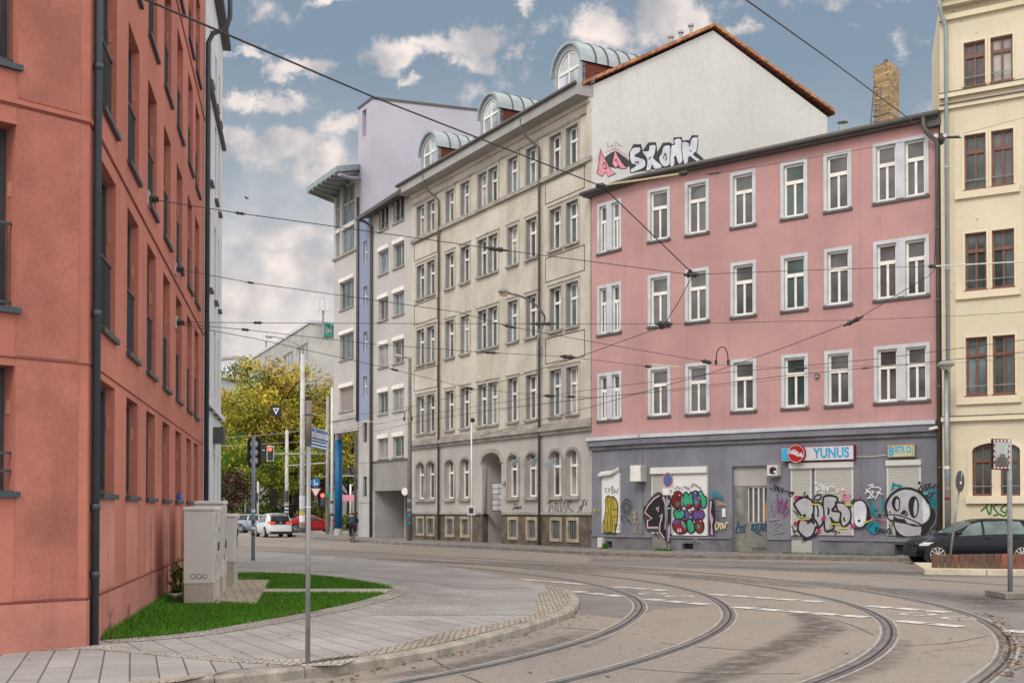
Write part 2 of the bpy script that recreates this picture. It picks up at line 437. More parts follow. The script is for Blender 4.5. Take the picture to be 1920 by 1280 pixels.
def bars(mb, F, a, b, c, d, o, fr, dp, mull=(), trans=(), mw=.05, m=None):
    """window frame: outer bars, mullions as (u fraction, z0 fraction, z1 fraction), transoms as z fractions"""
    mb.fbox(F, a, b, c, c + fr, o, o + dp, m); mb.fbox(F, a, b, d - fr, d, o, o + dp, m)
    mb.fbox(F, a, a + fr, c + fr, d - fr, o, o + dp, m); mb.fbox(F, b - fr, b, c + fr, d - fr, o, o + dp, m)
    for t in trans:
        z = c + (d - c) * t
        mb.fbox(F, a + fr, b - fr, z - mw * .8, z + mw * .8, o, o + dp + .015, m)
    for (f, q0, q1) in mull:
        u = a + (b - a) * f
        mb.fbox(F, u - mw / 2, u + mw / 2, c + (d - c) * q0 + (fr if q0 == 0 else mw * .8), c + (d - c) * q1 - (fr if q1 == 1 else mw * .8), o, o + dp - .003, m)
def pane(F, a, b, c, d, o, gm, parent):
    return MB().quad(F.p(a, c, o), F.p(b, c, o), F.p(b, d, o), F.p(a, d, o), gm).build('pane', parent)
def spline(pts, n=8, closed=False):
    P = [Vector(p) for p in pts]; out = []; N = len(P)
    rng = N if closed else N - 1
    for i in range(rng):
        p1 = P[i]; p2 = P[(i + 1) % N]
        p0 = P[i - 1] if (i > 0 or closed) else p1 * 2 - p2
        p3 = P[(i + 2) % N] if (i + 2 < N or closed) else p2 * 2 - p1
        for k in range(n):
            t = k / n
            out.append(.5 * ((2 * p1) + (p2 - p0) * t + (2 * p0 - 5 * p1 + 4 * p2 - p3) * t * t + (3 * p1 - p0 - 3 * p2 + p3) * t ** 3))
    if not closed: out.append(P[-1])
    return out
def smooth_line(P, it=20):
    P = [Vector(p) for p in P]
    for _ in range(it):
        P = [P[0]] + [(P[i - 1] + P[i] * 2 + P[i + 1]) / 4 for i in range(1, len(P) - 1)] + [P[-1]]
    return P
def text_faces(txt, size=1.0, shear=0.0, bold=0.0):
    cu = bpy.data.curves.new('t', 'FONT'); cu.body = txt; cu.size = size; cu.shear = shear; cu.offset = bold
    cu.resolution_u = 3
    o = bpy.data.objects.new('t', cu); COL.objects.link(o)
    bpy.context.view_layer.update()
    me = bpy.data.meshes.new_from_object(o.evaluated_get(bpy.context.evaluated_depsgraph_get()))
    vs = [tuple(q.co) for q in me.vertices]; fs = [tuple(q.vertices) for q in me.polygons]
    bpy.data.objects.remove(o); bpy.data.curves.remove(cu); bpy.data.meshes.remove(me)
    return vs, fs
def put_text(mb, F, txt, u0, u1, z0, z1, o, m, bold=0.0, shear=0.0):
    vs, fs = text_faces(txt, 1.0, shear, bold)
    x0 = min(a[0] for a in vs); x1 = max(a[0] for a in vs); y0 = min(a[1] for a in vs); y1 = max(a[1] for a in vs)
    mb.add([F.p(u0 + (a[0] - x0) / (x1 - x0) * (u1 - u0), z0 + (a[1] - y0) / (y1 - y0) * (z1 - z0), o) for a in vs], fs, m)
class Paint:
    """spray paint: strokes and fills laid on a wall plane, each a hair above the last"""
    def __init__(s, F, conv, o=.014): s.F = F; s.c = conv; s.o = o; s.mb = MB()
    def _uz(s, pts): return [s.F.uz(*s.c(*p)) for p in pts]
    def _next(s): s.o += .0006; return s.o
    def fill(s, pts, m, smooth=True, n=5):
        q = [Vector((a, b, 0)) for a, b in s._uz(pts)]
        if smooth: q = spline(q, n, True)
        o = s._next(); s.mb.poly([s.F.p(p.x, p.y, o) for p in q], m); return s
    def line(s, pts, wpx, m, smooth=True, closed=False, n=5):
        k = abs(s.F.uz(*s.c(pts[0][0], pts[0][1]))[1] - s.F.uz(*s.c(pts[0][0], pts[0][1] + 10))[1]) / 10
        w = wpx * k / 2 * (1.28 if wpx <= 14 else 1.0)
        q = [Vector((a, b, 0)) for a, b in s._uz(pts)]
        if smooth and len(q) > 2: q = spline(q, n, closed)
        if closed: q.append(q[0])
        o = s._next(); vs = []; N = len(q)
        for i in range(N):
            if closed and i in (0, N - 1): d = q[1] - q[N - 2]
            else: d = q[min(i + 1, N - 1)] - q[max(i - 1, 0)]
            d = d.normalized() if d.length > 1e-9 else Vector((1, 0, 0)); nn = Vector((-d.y, d.x, 0))
            e = w
            vs += [q[i] + nn * e, q[i] - nn * e]
        if not closed:
            d0 = (q[0] - q[1]).normalized() * w * .6; d1 = (q[-1] - q[-2]).normalized() * w * .6
            vs[0] += d0; vs[1] += d0; vs[-1] += d1; vs[-2] += d1
        s.mb.add([s.F.p(p.x, p.y, o) for p in vs], [(2 * i, 2 * i + 1, 2 * i + 3, 2 * i + 2) for i in range(N - 1)], m)
        return s
    def lines(s, L, wpx, m, **k):
        for p in L: s.line(p, wpx, m, **k)
        return s
    def dot(s, x, y, r, m, ry=None):
        ry = ry or r
        return s.fill([(x + r * math.cos(t * math.pi / 4), y + ry * math.sin(t * math.pi / 4)) for t in range(8)], m)
    def build(s, parent, name='graffiti'): return s.mb.build(name, parent)
def zoomer(x0, y0, k): return lambda x, y: (x0 + x / k, y0 + y / k)
# ================================================================== SETTING
# road: one sheet to the horizon
def road_mat():
    m, t, p, out = base_mat('worn_asphalt')
    g = pos(t)
    a = t.ramp(noise(t, g, .12, 6, .6), .35, .65)
    c = t.mix(a, (.275, .232, .195), (.225, .202, .184))
    s = noise(t, pos(t, (1, 1, 1)), 1.1, 8, .7)
    c = t.mix(t.ramp(s, .52, .75, 0, .5), c, (.14, .125, .115))
    s = noise(t, pos(t, (.9, .12, 1), R(-42)), 1.5, 7, .7)
    c = t.mix(t.ramp(s, .55, .74, 0, .45), c, (.15, .135, .12))
    sp = t.n('ShaderNodeTexVoronoi', {'Vector': g, 'Scale': 16.0}).outputs['Distance']
    c = t.mix(t.ramp(sp, .05, .13, .55, 0), c, (.42, .38, .33))
    f = t.math('MULTIPLY', t.ramp(noise(t, g, 45, 3, .7), .3, .7, .68, 1.28), t.ramp(noise(t, g, 9, 6, .7), .3, .7, .87, 1.12))
    c = t.mix(1.0, c, t.n('ShaderNodeCombineColor', {0: f, 1: f, 2: f}).outputs[0], 'MULTIPLY')
    # hairline cracks and patches
    cr = t.n('ShaderNodeTexVoronoi', {'Vector': g, 'Scale': .35}, feature='DISTANCE_TO_EDGE')
    k = t.math('MULTIPLY', t.ramp(cr.outputs[0], .0, .012, 1.0, 0.0), t.ramp(noise(t, g, .5, 4), .5, .6))
    c = t.mix(t.math('MULTIPLY', k, .6), c, (.09, .08, .07))
    t.t.links.new(c, p.inputs['Base Color']); p.inputs['Roughness'].default_value = .8
    p.inputs['Specular IOR Level'].default_value = .3
    b = t.n('ShaderNodeBump', {'Strength': .35, 'Distance': .01, 'Height': noise(t, g, 90, 3)})
    t.t.links.new(b.outputs[0], p.inputs['Normal'])
    return m
ROAD = road_mat()
ROAD2 = mat('grey_asphalt', (.205, .188, .18), .85, var=.14, vscale=.5, fine=.14, fscale=60, bump=.3, bscale=90)
PATH = mat('path_asphalt', (.30, .285, .275), .85, var=.1, vscale=.6, fine=.12, fscale=70, bump=.25, bscale=90)
KERB = mat('granite_kerb', (.35, .315, .275), .85, var=.2, vscale=3, fine=.18, fscale=40, bump=.3, bscale=60)
KERBD = mat('dark_granite_kerb', (.22, .20, .18), .85, var=.2, vscale=3, fine=.18, fscale=40, bump=.3)
KERBY = mat('pale_kerb', (.55, .49, .38), .85, var=.12, vscale=3, fine=.1)
RAILS = flat('rail_steel', (.33, .33, .34), .35, metallic=.7, var=.2)
RAILG = flat('rail_groove', (.025, .023, .021), .7)
RAILJ = mat('rail_joint_seal', (.15, .138, .13), .75, var=.2, vscale=4, fine=.1)
RAILC = mat('rail_concrete_edge', (.36, .33, .30), .85, var=.15, vscale=3, fine=.1)
PAINTW = mat('worn_road_paint', (.62, .60, .57), .8, var=.22, vscale=5, fine=.2, fscale=30)
LAWN = mat('lawn_soil_green', (.05, .13, .014), .95, var=.3, vscale=3, fine=.3, fscale=60, bump=.5)
GRASSM = None

b = MB(); b.add([(-700, -120, 0), (700, -120, 0), (700, 1200, 0), (-700, 1200, 0)], [(0, 1, 2, 3)], ROAD); struct('road', b)

def strip(mb, pts, o0, o1, z, m, z2=None):
    """ribbon along a ground line between sideways offsets o0..o1"""
    P = [Vector((p[0], p[1], 0)) for p in pts]; N = len(P); vs = []
    for i in range(N):
        d = (P[min(i + 1, N - 1)] - P[max(i - 1, 0)]).normalized(); n = Vector((d.y, -d.x, 0))
        a = P[i] + n * o0; c = P[i] + n * o1
        vs += [(a.x, a.y, z), (c.x, c.y, z if z2 is None else z2)]
    mb.add(vs, [(2 * i, 2 * i + 1, 2 * i + 3, 2 * i + 2) for i in range(N - 1)], m)
def kerb(name, pts, wdt, h, m, stone=1.0):
    """kerb stones along a line; the stones lie to the left of its direction"""
    P = [Vector((p[0], p[1], 0)) for p in pts]
    mb = MB(); acc = 0; cur = []
    N = len(P); nrm = []
    for i in range(N):
        d = (P[min(i + 1, N - 1)] - P[max(i - 1, 0)]).normalized(); nrm.append(Vector((-d.y, d.x, 0)))
    def flush(idx):
        if len(idx) < 2: return
        for a, c in zip(idx[:-1], idx[1:]):
            p0, p1, n0, n1 = P[a], P[c], nrm[a], nrm[c]
            g = (p1 - p0).normalized() * .006
            if a == idx[0]: p0 = p0 + g
            if c == idx[-1]: p1 = p1 - g
            up = Vector((0, 0, h + random.uniform(-.004, .004))) if a == idx[0] else flush.up
            flush.up = up; bz = Vector((0, 0, -.05)); ch = Vector((0, 0, .03))
            mb.add([p0 + bz, p1 + bz, p1 + up - ch, p0 + up - ch, p0 + n0 * .03 + up, p1 + n1 * .03 + up, p0 + n0 * wdt + up, p1 + n1 * wdt + up, p0 + n0 * wdt + bz, p1 + n1 * wdt + bz],
                   [(0, 1, 2, 3), (3, 2, 5, 4), (4, 5, 7, 6), (6, 7, 9, 8), (0, 3, 4, 6, 8), (1, 9, 7, 5, 2)], m)
    flush.up = Vector((0, 0, h))
    for i in range(N):
        cur.append(i)
        if i: acc += (P[i] - P[i - 1]).length
        if acc >= stone or i == N - 1:
            flush(cur); cur = [i]; acc = 0
    return struct(name, mb)

# ---- near pavement with its curved kerb
KN = [(-30, -6), (-14, 2.6), (-6, 8.6), (-2.35, 11.76), (-1.78, 12.3), (-.99, 13.44), (-.27, 15.06), (.76, 18.1), (1.15, 20.4), (1.24, 22.5), (1.1, 24.2), (.55, 26.2),
      (-.5, 30.3), (-2.62, 35.6), (-6.05, 41.0), (-11.5, 47.9), (-22, 60)]
KL = smooth_line(spline([(p[0], p[1], 0) for p in KN], 10), 6)
kerb('kerb', KL, .17, .12, KERB, 1.0)
b = MB()
inner = []
for i, p in enumerate(KL):
    d = (KL[min(i + 1, len(KL) - 1)] - KL[max(i - 1, 0)]).normalized(); inner.append(p + Vector((-d.y, d.x, 0)) * .172)
b.poly([(p.x, p.y, .115) for p in inner] + [(-45, 60, .115), (-45, -6, .115)], SLAB); struct('pavement', b)
def gpoly(name, px, z, m, kind='structure', world=()):
    b = MB(); b.poly([tuple(G(x, y, z)) for x, y in px] + [(q[0], q[1], z) for q in world], m); return struct(name, b, kind=kind)
# long slabs in front of the corner building, separated by a cobble line
gpoly('pavement', [(-250, 1330), (-60, 1232), (60, 1221), (170, 1213), (320, 1225), (480, 1232), (578, 1238), (520, 1246), (430, 1256), (330, 1275), (200, 1330)], .119, SLAB2)
gpoly('cobble_strip', [(60, 1219), (165, 1203), (260, 1218), (330, 1226), (450, 1233), (600, 1235), (700, 1222), (640, 1246), (578, 1247), (430, 1240), (300, 1228), (180, 1216)], .123, COBBLE2)
# cobble border along the kerb
mb = MB(); P = [p for p in inner if 9 < p.y < 25.2 and p.x > -6]
brd = [G(x, y, .12) for x, y in [(330, 1278), (430, 1259), (560, 1244), (640, 1228), (740, 1210), (840, 1183), (940, 1167), (1003, 1152), (1008, 1112), (1030, 1104)]]
mb.poly([(p.x, p.y, .123) for p in P] + [(q.x, q.y, .123) for q in reversed(brd)], COBBLE); struct('cobble_border', mb)
# asphalt path crossing the pavement
gpoly('path', [(690, 1152), (1006, 1152), (1006, 1110), (810, 1110), (770, 1096), (700, 1078), (600, 1072), (560, 1060), (640, 1052), (800, 1065), (930, 1083), (1003, 1101), (1008, 1111), (820, 1112)][:4] + [(778, 1109)], .119, SLABF)
gpoly('path', [(440, 1040), (640, 1050), (800, 1066), (930, 1084), (1000, 1102), (900, 1103), (800, 1092), (735, 1087), (640, 1073), (520, 1066), (440, 1062)], .119, PATH)
# lawn
lawn_front = [(189, 1199), (300, 1191), (385, 1181), (470, 1166), (580, 1147), (660, 1130), (715, 1114), (738, 1103), (700, 1094), (640, 1085), (560, 1077), (500, 1075), (440, 1075)]
def lawn_pts(z): return [G(x, y, z) for x, y in lawn_front]
FR = Fac(at(184, 14.35), at(380, 30.4))
lw = [FR.p(9.6, 0, .02), FR.p(4, 0, .02), FR.p(0.1, 0, .02)]
poly_lawn = [(q.x, q.y) for q in lawn_pts(.12)] + [(q.x, q.y) for q in lw]
b = MB(); b.poly([(x, y, .129) for x, y in poly_lawn], LAWN); struct('lawn_ground', b)
ring = [G(x, y, .12) for x, y in lawn_front[:11]]
b = MB(); strip(b, [(p.x, p.y) for p in smooth_line(spline(ring, 4), 3)], -.02, .42, .1215, COBBLE2); struct('cobble_border', b)
pad = [(425, 1086), (507, 1086), (482, 1134), (404, 1130)]
gpoly('paver_pad', pad, .135, PAVER)
gpoly('path', [(497, 1103), (736, 1103), (722, 1111), (492, 1111)], .138, mat('path_concrete', (.42, .39, .33), .9, var=.1, fine=.1))

def inside(x, y, poly):
    c = False; j = len(poly) - 1
    for i in range(len(poly)):
        xi, yi = poly[i][:2]; xj, yj = poly[j][:2]
        if (yi > y) != (yj > y) and x < (xj - xi) * (y - yi) / (yj - yi) + xi: c = not c
        j = i
    return c
def grass_mat():
    m, t, p, out = base_mat('grass_blades')
    a = t.n('ShaderNodeNewGeometry')
    n = t.ramp(noise(t, a.outputs['Position'], 1.3, 4), .3, .7)
    c = t.mix(a.outputs['Random Per Island'], (.05, .17, .012), (.115, .27, .024))
    c = t.mix(t.math('MULTIPLY', n, .5), c, (.038, .115, .014))
    c = t.mix(t.ramp(noise(t, a.outputs['Position'], 2.2, 5, .65), .56, .72, 0, .55), c, (.16, .15, .035))
    t.t.links.new(c, p.inputs['Base Color']); p.inputs['Roughness'].default_value = .75
    p.inputs['Specular IOR Level'].default_value = .15
    return m
GRASSM = grass_mat()
padw = [tuple(G(x, y, .12)) for x, y in pad]; pathw = [tuple(G(x, y, .12)) for x, y in [(490, 1102), (740, 1102), (726, 1112), (488, 1112)]]
cabw = [(-5.9, 19.6), (-4.9, 19.6), (-6.1, 28), (-7.1, 28)]
mb = MB(); xs = [p[0] for p in poly_lawn]; ys = [p[1] for p in poly_lawn]
cnt = 0
while cnt < 42000:
    y = min(ys) + (max(ys) - min(ys)) * random.random() ** 1.25; x = random.uniform(min(xs), max(xs))
    if not inside(x + random.gauss(0, .05), y + random.gauss(0, .05), poly_lawn): continue
    if inside(x, y, padw) or inside(x, y, pathw) or inside(x, y, cabw): continue
    cnt += 1
    edge = FR.n.dot(Vector((x, y, 0)) - FR.A)
    h = random.uniform(.03, .065) * (2.0 if edge < .22 and random.random() < .5 else 1.0)
    a = random.uniform(0, math.tau); wd = random.uniform(.006, .011); lx, ly = random.gauss(0, .018), random.gauss(0, .018)
    mb.add([(x - wd * math.cos(a), y - wd * math.sin(a), .128), (x + wd * math.cos(a), y + wd * math.sin(a), .128), (x + lx, y + ly, .128 + h)], [(0, 1, 2)], GRASSM)
struct('lawn_grass', mb, kind='stuff')

# ---- far pavement along the house fronts
KF = [(60, 30), (24, 37.4), (13.75, 39.83), (11.1, 40.7), (6.57, 42.55), (3.1, 45.7), (.89, 49.3), (-1.46, 53.5), (-5.05, 58.5), (-7.8, 63.4), (-11.3, 69.6), (-13.6, 75), (-15.2, 82), (-14, 96)]
KFL = smooth_line(spline([(p[0], p[1], 0) for p in reversed(KF)], 8), 5)
KFL = list(reversed(KFL))
# stones on the right-hand side of the direction of travel here, so run it the other way
kerb('kerb', list(reversed(KFL))[::-1] if False else [p for p in KFL[::-1]], .15, .12, KERBD, 1.0) if False else None
def kerb_r(name, pts, wdt, h, m):
    mb = MB(); strip(mb, pts, 0, wdt, h, m); P = pts; N = len(P)
    vs = []
    for p in P: vs += [(p.x, p.y, -.03), (p.x, p.y, h)]
    mb.add(vs, [(2 * i, 2 * i + 1, 2 * i + 3, 2 * i + 2) for i in range(N - 1)], m)
    return struct(name, mb)
kerb_r('kerb', KFL, .16, .121, KERBD)
b = MB()
inn = []
for i, p in enumerate(KFL):
    d = (KFL[min(i + 1, len(KFL) - 1)] - KFL[max(i - 1, 0)]).normalized(); inn.append(p + Vector((d.y, -d.x, 0)) * .158)
b.poly([(p.x, p.y, .117) for p in inn] + [(60, 96, .117)], FSLAB); struct('pavement', b)

# ---- tram rails
RPX = [[(-7.5, 4.5), (-5.2, 6.6), (-3.1, 9.1), (-1.11, 11.65), (-.24, 13.0), (.41, 14.25), (1.10, 15.8), (1.73, 17.9), (2.27, 20.59), (2.40, 23.12), (2.13, 26.01), (1.45, 29.2), (-.31, 33.4), (-2.63, 37.6), (-6.4, 43.4), (-11.83, 50.4), (-30, 73), (-75, 130)],
       [(-6.3, 3.4), (-3.9, 5.6), (-1.7, 8.6), (.42, 11.65), (1.25, 12.98), (2.14, 14.76), (2.87, 16.58), (3.57, 19.12), (3.88, 21.91), (3.91, 24.48), (3.62, 26.95), (3.05, 29.2), (1.5, 33.0), (-.6, 37.0), (-4.6, 43.0), (-9.9, 50.0), (-28.5, 72.5), (-73, 129)],
       [(-3.2, 2.7), (-.9, 5.7), (1.1, 8.7), (2.95, 11.65), (3.5, 12.5), (4.2, 13.75), (5.0, 15.6), (5.6, 17.51), (5.9, 18.9), (6.14, 20.8), (6.16, 22.84), (5.95, 25.14), (5.38, 27.95), (4.7, 29.9), (3.4, 32.6), (1.7, 35.6), (-.9, 39.9), (-7.0, 48.8), (-26, 72), (-70, 128)],
       [(-1.9, 2.0), (.5, 5.2), (2.6, 8.4), (4.59, 11.65), (5.5, 13.2), (6.27, 14.88), (6.92, 16.7), (7.4, 18.7), (7.66, 20.6), (7.68, 22.84), (7.45, 25.3), (6.95, 27.9), (6.05, 30.8), (4.75, 33.6), (2.4, 37.4), (-5.6, 48.6), (-24.4, 71.4), (-68.5, 127)]]
for k, pp in enumerate(RPX):
    L = smooth_line(spline([(p[0], p[1], 0) for p in pp], 10), 40)
    mb = MB()
    strip(mb, L, -.125, -.085, .0035, RAILC); strip(mb, L, -.085, .115, .004, RAILJ); strip(mb, L, .115, .15, .0035, RAILC)
    strip(mb, L, -.038, .022, .008, RAILS)
    strip(mb, L, .022, .062, .0065, RAILG); strip(mb, L, .062, .085, .008, RAILS)
    struct('tram_rail', mb)

# ---- tyre stain between the rails, a dark streak with soft ragged edges
def stain_mat():
    m, t, p, out = base_mat('tyre_stain')
    at_ = t.n('ShaderNodeAttribute', attribute_name='fade')
    f = t.math('MULTIPLY', at_.outputs['Fac'], t.ramp(noise(t, pos(t), 3.4, 8, .75), .32, .62))
    p.inputs['Base Color'].default_value = (.085, .075, .068, 1); p.inputs['Roughness'].default_value = .8
    tr = t.n('ShaderNodeBsdfTransparent'); mx = t.n('ShaderNodeMixShader', {0: t.math('MULTIPLY', f, .8)})
    t.t.links.new(tr.outputs[0], mx.inputs[1]); t.t.links.new(p.outputs[0], mx.inputs[2]); t.t.links.new(mx.outputs[0], out.inputs[0])
    return m
STAIN = stain_mat()
def stain(px, wds, amp=.6, name='road_stain'):
    L = spline([G(x, y, 0) for x, y in px], 6); N = len(L); vs = []; fa = []; ws = []
    for i in range(N):
        s = i / (N - 1) * (len(wds) - 1); j = min(int(s), len(wds) - 2); ws.append(wds[j] + (wds[j + 1] - wds[j]) * (s - j))
    fs = []
    for i in range(N):
        d = (L[min(i + 1, N - 1)] - L[max(i - 1, 0)]).normalized(); n = Vector((d.y, -d.x, 0))
        for o, a in ((-1, 0), (-.5, .8), (.1, 1), (.5, .7), (1, 0)):
            q = L[i] + n * o * ws[i]; vs.append((q.x, q.y, .0025)); fa.append(a * amp * min(1, i / 3, (N - 1 - i) / 3))
    for i in range(N - 1):
        for j in range(4): fs.append((i * 5 + j, i * 5 + j + 1, i * 5 + j + 6, i * 5 + j + 5))
    mb = MB(); mb.add(vs, fs, STAIN); o = struct(name, mb)
    at_ = o.data.attributes.new('fade', 'FLOAT', 'POINT'); at_.data.foreach_set('value', fa)
stain([(1290, 1290), (1340, 1268), (1400, 1243), (1460, 1218), (1520, 1190), (1540, 1172), (1510, 1155), (1480, 1148)], [.25, .35, .38, .40, .42, .3, .12], .85)
stain([(1480, 1086), (1560, 1096), (1680, 1108), (1800, 1120), (1900, 1140)], [.3, .8, .9, .8, .5])
stain([(1200, 1072), (1320, 1080), (1440, 1092), (1540, 1105)], [.3, .7, .7, .3])
stain([(1290, 1060), (1480, 1066), (1650, 1072), (1850, 1082)], [.4, 1.2, 1.4, .5])
stain([(1500, 1290), (1600, 1258), (1660, 1225), (1700, 1195)], [.2, .35, .35, .1])
stain([(680, 1275), (850, 1250), (1000, 1215), (1110, 1180)], [.1, .3, .3, .2])
stain([(1500, 1172), (1560, 1180), (1620, 1182)], [.1, .2, .1])
stain([(600, 1044), (800, 1052), (1000, 1062), (1150, 1076)], [.5, .9, .9, .4])
stain([(900, 1052), (1100, 1062), (1290, 1075)], [.4, .8, .4])
stain([(1830, 1110), (1870, 1135), (1930, 1150)], [.3, 1.0, .4])
# ---- painted blocks of the crossing
def dashes(p0, p1, n, fill=.76, wpx=.16, lo=0):
    a, c = G(*p0), G(*p1); d = (c - a); L = d.length; d = d.normalized(); q = Vector((d.y, -d.x, 0)); mb = MB()
    for i in range(n):
        s = L * i / n; e = s + L / n * fill
        mb.add([(*(a + d * s - q * wpx).xy, .0095), (*(a + d * e - q * wpx).xy, .0095), (*(a + d * e + q * wpx).xy, .0095), (*(a + d * s + q * wpx).xy, .0095)], [(0, 1, 2, 3)], PAINTW)
    return struct('road_marking', mb)
dashes((955, 1084), (1102, 1096), 2, .96, .14)
dashes((1152, 1100), (1260, 1108), 3); dashes((1332, 1114), (1550, 1129), 5, .8); dashes((1628, 1136), (1790, 1149), 3, .82)
dashes((1074, 1108), (1172, 1119), 3); dashes((1212, 1123), (1336, 1134), 3); dashes((1376, 1138), (1636, 1158), 5, .82); dashes((1684, 1164), (1815, 1176), 2, .84)
dashes((1886, 1182), (2000, 1192), 1, .95)
def bike_mark(px, py, s):
    c = G(px, py); mb = MB(); d = (G(px + 20, py + 2) - c).normalized(); q = Vector((-d.y, d.x, 0))
    def seg(a, e, w=.05):
        A = c + d * a[0] * s + q * a[1] * s; B = c + d * e[0] * s + q * e[1] * s; dd = (B - A).normalized(); n = Vector((-dd.y, dd.x, 0)) * w
        mb.add([(*(A - n).xy, .006), (*(B - n).xy, .006), (*(B + n).xy, .006), (*(A + n).xy, .006)], [(0, 1, 2, 3)], PAINTW)
    for k in (-.55, .55):
        pts = [(k + .3 * math.cos(t * math.pi / 5), .35 * math.sin(t * math.pi / 5)) for t in range(11)]
        for a, e in zip(pts[:-1], pts[1:]): seg(a, e)
    return struct('road_marking', mb)
bike_mark(1248, 1115, .8); bike_mark(1760, 1155, .8)
# grey asphalt of the side street and patch at right
gpoly('road', [(1830, 1300), (1898, 1220), (1880, 1180), (1790, 1140), (1700, 1118), (1620, 1102), (1800, 1104), (2050, 1120), (2200, 1300)], .0018, ROAD2)
gpoly('road', [(1110, 1046), (1400, 1052), (1740, 1058), (2050, 1058), (2050, 1085), (1730, 1080), (1400, 1068), (1100, 1056)], .0018, ROAD2)
gpoly('road', [(1110, 1102), (1180, 1104), (1330, 1136), (1230, 1140), (1190, 1160), (1090, 1150), (1075, 1112)], .0018, ROAD2)
# verge behind the crossroads, under the park trees
b = MB(); b.add([(-80, 104, .05), (40, 104, .05), (60, 210, .05), (-120, 210, .05)], [(0, 1, 2, 3)], mat('park_grass', (.07, .11, .02), .95, var=.3, vscale=.4, fine=.3, fscale=8)); struct('park_grass', b)

TAR = mat('tar_seam', (.10, .09, .083), .8, var=.3, vscale=6, fine=.2)
def seam(px, w_):
    b = MB(); L = smooth_line(spline([G(x, y, 0) for x, y in px], 5), 2); strip(b, [(p.x + random.gauss(0, .006), p.y + random.gauss(0, .006)) for p in L], -w_, w_, .0030, TAR); return struct('road_seam', b)
seam([(1040, 1176), (1085, 1178), (1122, 1181)], .02); seam([(1240, 1205), (1330, 1214), (1440, 1220)], .012); seam([(1150, 1250), (1320, 1262), (1500, 1262)], .01)
seam([(1420, 1135), (1560, 1160), (1640, 1190)], .012); seam([(1700, 1210), (1780, 1205), (1850, 1192)], .012); seam([(1120, 1050), (1400, 1064), (1720, 1085), (1920, 1100)], .03)
seam([(820, 1240), (860, 1262), (930, 1290)], .012); seam([(1100, 1044), (1500, 1056), (1730, 1062)], .03); seam([(1730, 1085), (1830, 1092), (1930, 1098)], .03)
PATCH = mat('asphalt_patch', (.235, .205, .18), .85, var=.2, vscale=1.2, fine=.25, fscale=40, bump=.3, bscale=90)
gpoly('road', [(1060, 1205), (1130, 1182), (1165, 1186), (1100, 1214)], .0022, PATCH)
gpoly('road', [(1240, 1075), (1340, 1081), (1360, 1089), (1262, 1083)], .0022, PATCH)
def wall_smudge(F_, u, z0, z1, w_, name='wall_stain'):
    vs = []; fa = []; fs = []
    for i in range(9):
        for j, a in ((-2, 0), (-1, .6), (0, 1), (1, .6), (2, 0)):
            vs.append(tuple(F_.p(u + j * w_ / 2 * (.6 + .4 * math.sin(i * 1.3)), z0 + (z1 - z0) * i / 8, .017))); fa.append(a * min(1, i / 2, (8 - i) / 4) * .75)
    for i in range(8):
        for j in range(4): fs.append((i * 5 + j, i * 5 + j + 1, i * 5 + j + 6, i * 5 + j + 5))
    mb = MB(); mb.add(vs, fs, STAIN); o = mb.build(name, rb)
    at_ = o.data.attributes.new('fade', 'FLOAT', 'POINT'); at_.data.foreach_set('value', fa)
# ================================================================== BUILDINGS
def downpipe(name, pts, r, m, parent, collars=(), n=10):
    mb = MB(); mb.tube(pts, r, n, m)
    for c in collars:
        c = Vector(c); mb.tube([c - Vector((0, 0, .04)), c + Vector((0, 0, .04))], r * 1.18, n, m)
    return mb.build(name, parent, smooth=True)
def closing(mb, pts, z0, z1, m):
    """plain outer walls through plan points"""
    for a, c in zip(pts[:-1], pts[1:]):
        mb.quad((a[0], a[1], z0), (c[0], c[1], z0), (c[0], c[1], z1), (a[0], a[1], z1), m)

# ---------------------------------------------------------------- red corner building
FL = Fac(at(-700, 10.63), at(163, 13.75))
FC = Fac(at(163, 13.75), at(184, 14.35))
rb = thing('apartment_building', 'brick red plaster corner building with deep narrow windows and dark downpipe', 'building', FR.A)
cols = [(184, 215), (236, 258), (275, 291), (306, 318), (329, 340), (350, 359), (366.5, 372)]
cu = [(FR.u(a, 760), FR.u(c, 760)) for a, c in cols]
cu = [(c - 1.2, c) for a, c in cu]
cu[0] = (max(cu[0][0], .10), cu[0][1])
rows = [(1.92, 3.33), (3.98, 6.05), (6.72, 8.72), (9.47, 11.45), (12.22, 14.2), (14.97, 16.9)]
holesR = [(a, c, z0, z1) for a, c in cu for z0, z1 in rows]
lu = [(FL.u(30, 400) - 1.15, FL.u(30, 400)), (FL.u(30, 400) - 4.0, FL.u(30, 400) - 2.85)]
holesL = [(a, c, z0, z1) for a, c in lu for z0, z1 in rows]
TOPR = 17.6
mb = MB()
wall(mb, FR, 0, FR.L, 0, TOPR, holesR, .16, RED); wall(mb, FL, 0, FL.L, 0, TOPR, holesL, .32, RED); wall(mb, FC, 0, FC.L, 0, TOPR, [], .1, RED)
back = FR.p(FR.L, 0, -11); bl = FL.p(0, 0, -9)
closing(mb, [FR.p(FR.L, 0), back, bl, FL.p(0, 0)], 0, TOPR, RED)
mb.poly([FL.p(0, TOPR), FL.p(FL.L, TOPR), FR.p(0, TOPR), FR.p(FR.L, TOPR), back + Vector((0, 0, TOPR)), bl + Vector((0, 0, TOPR))], ZINCD)
mb.build('wall', rb)
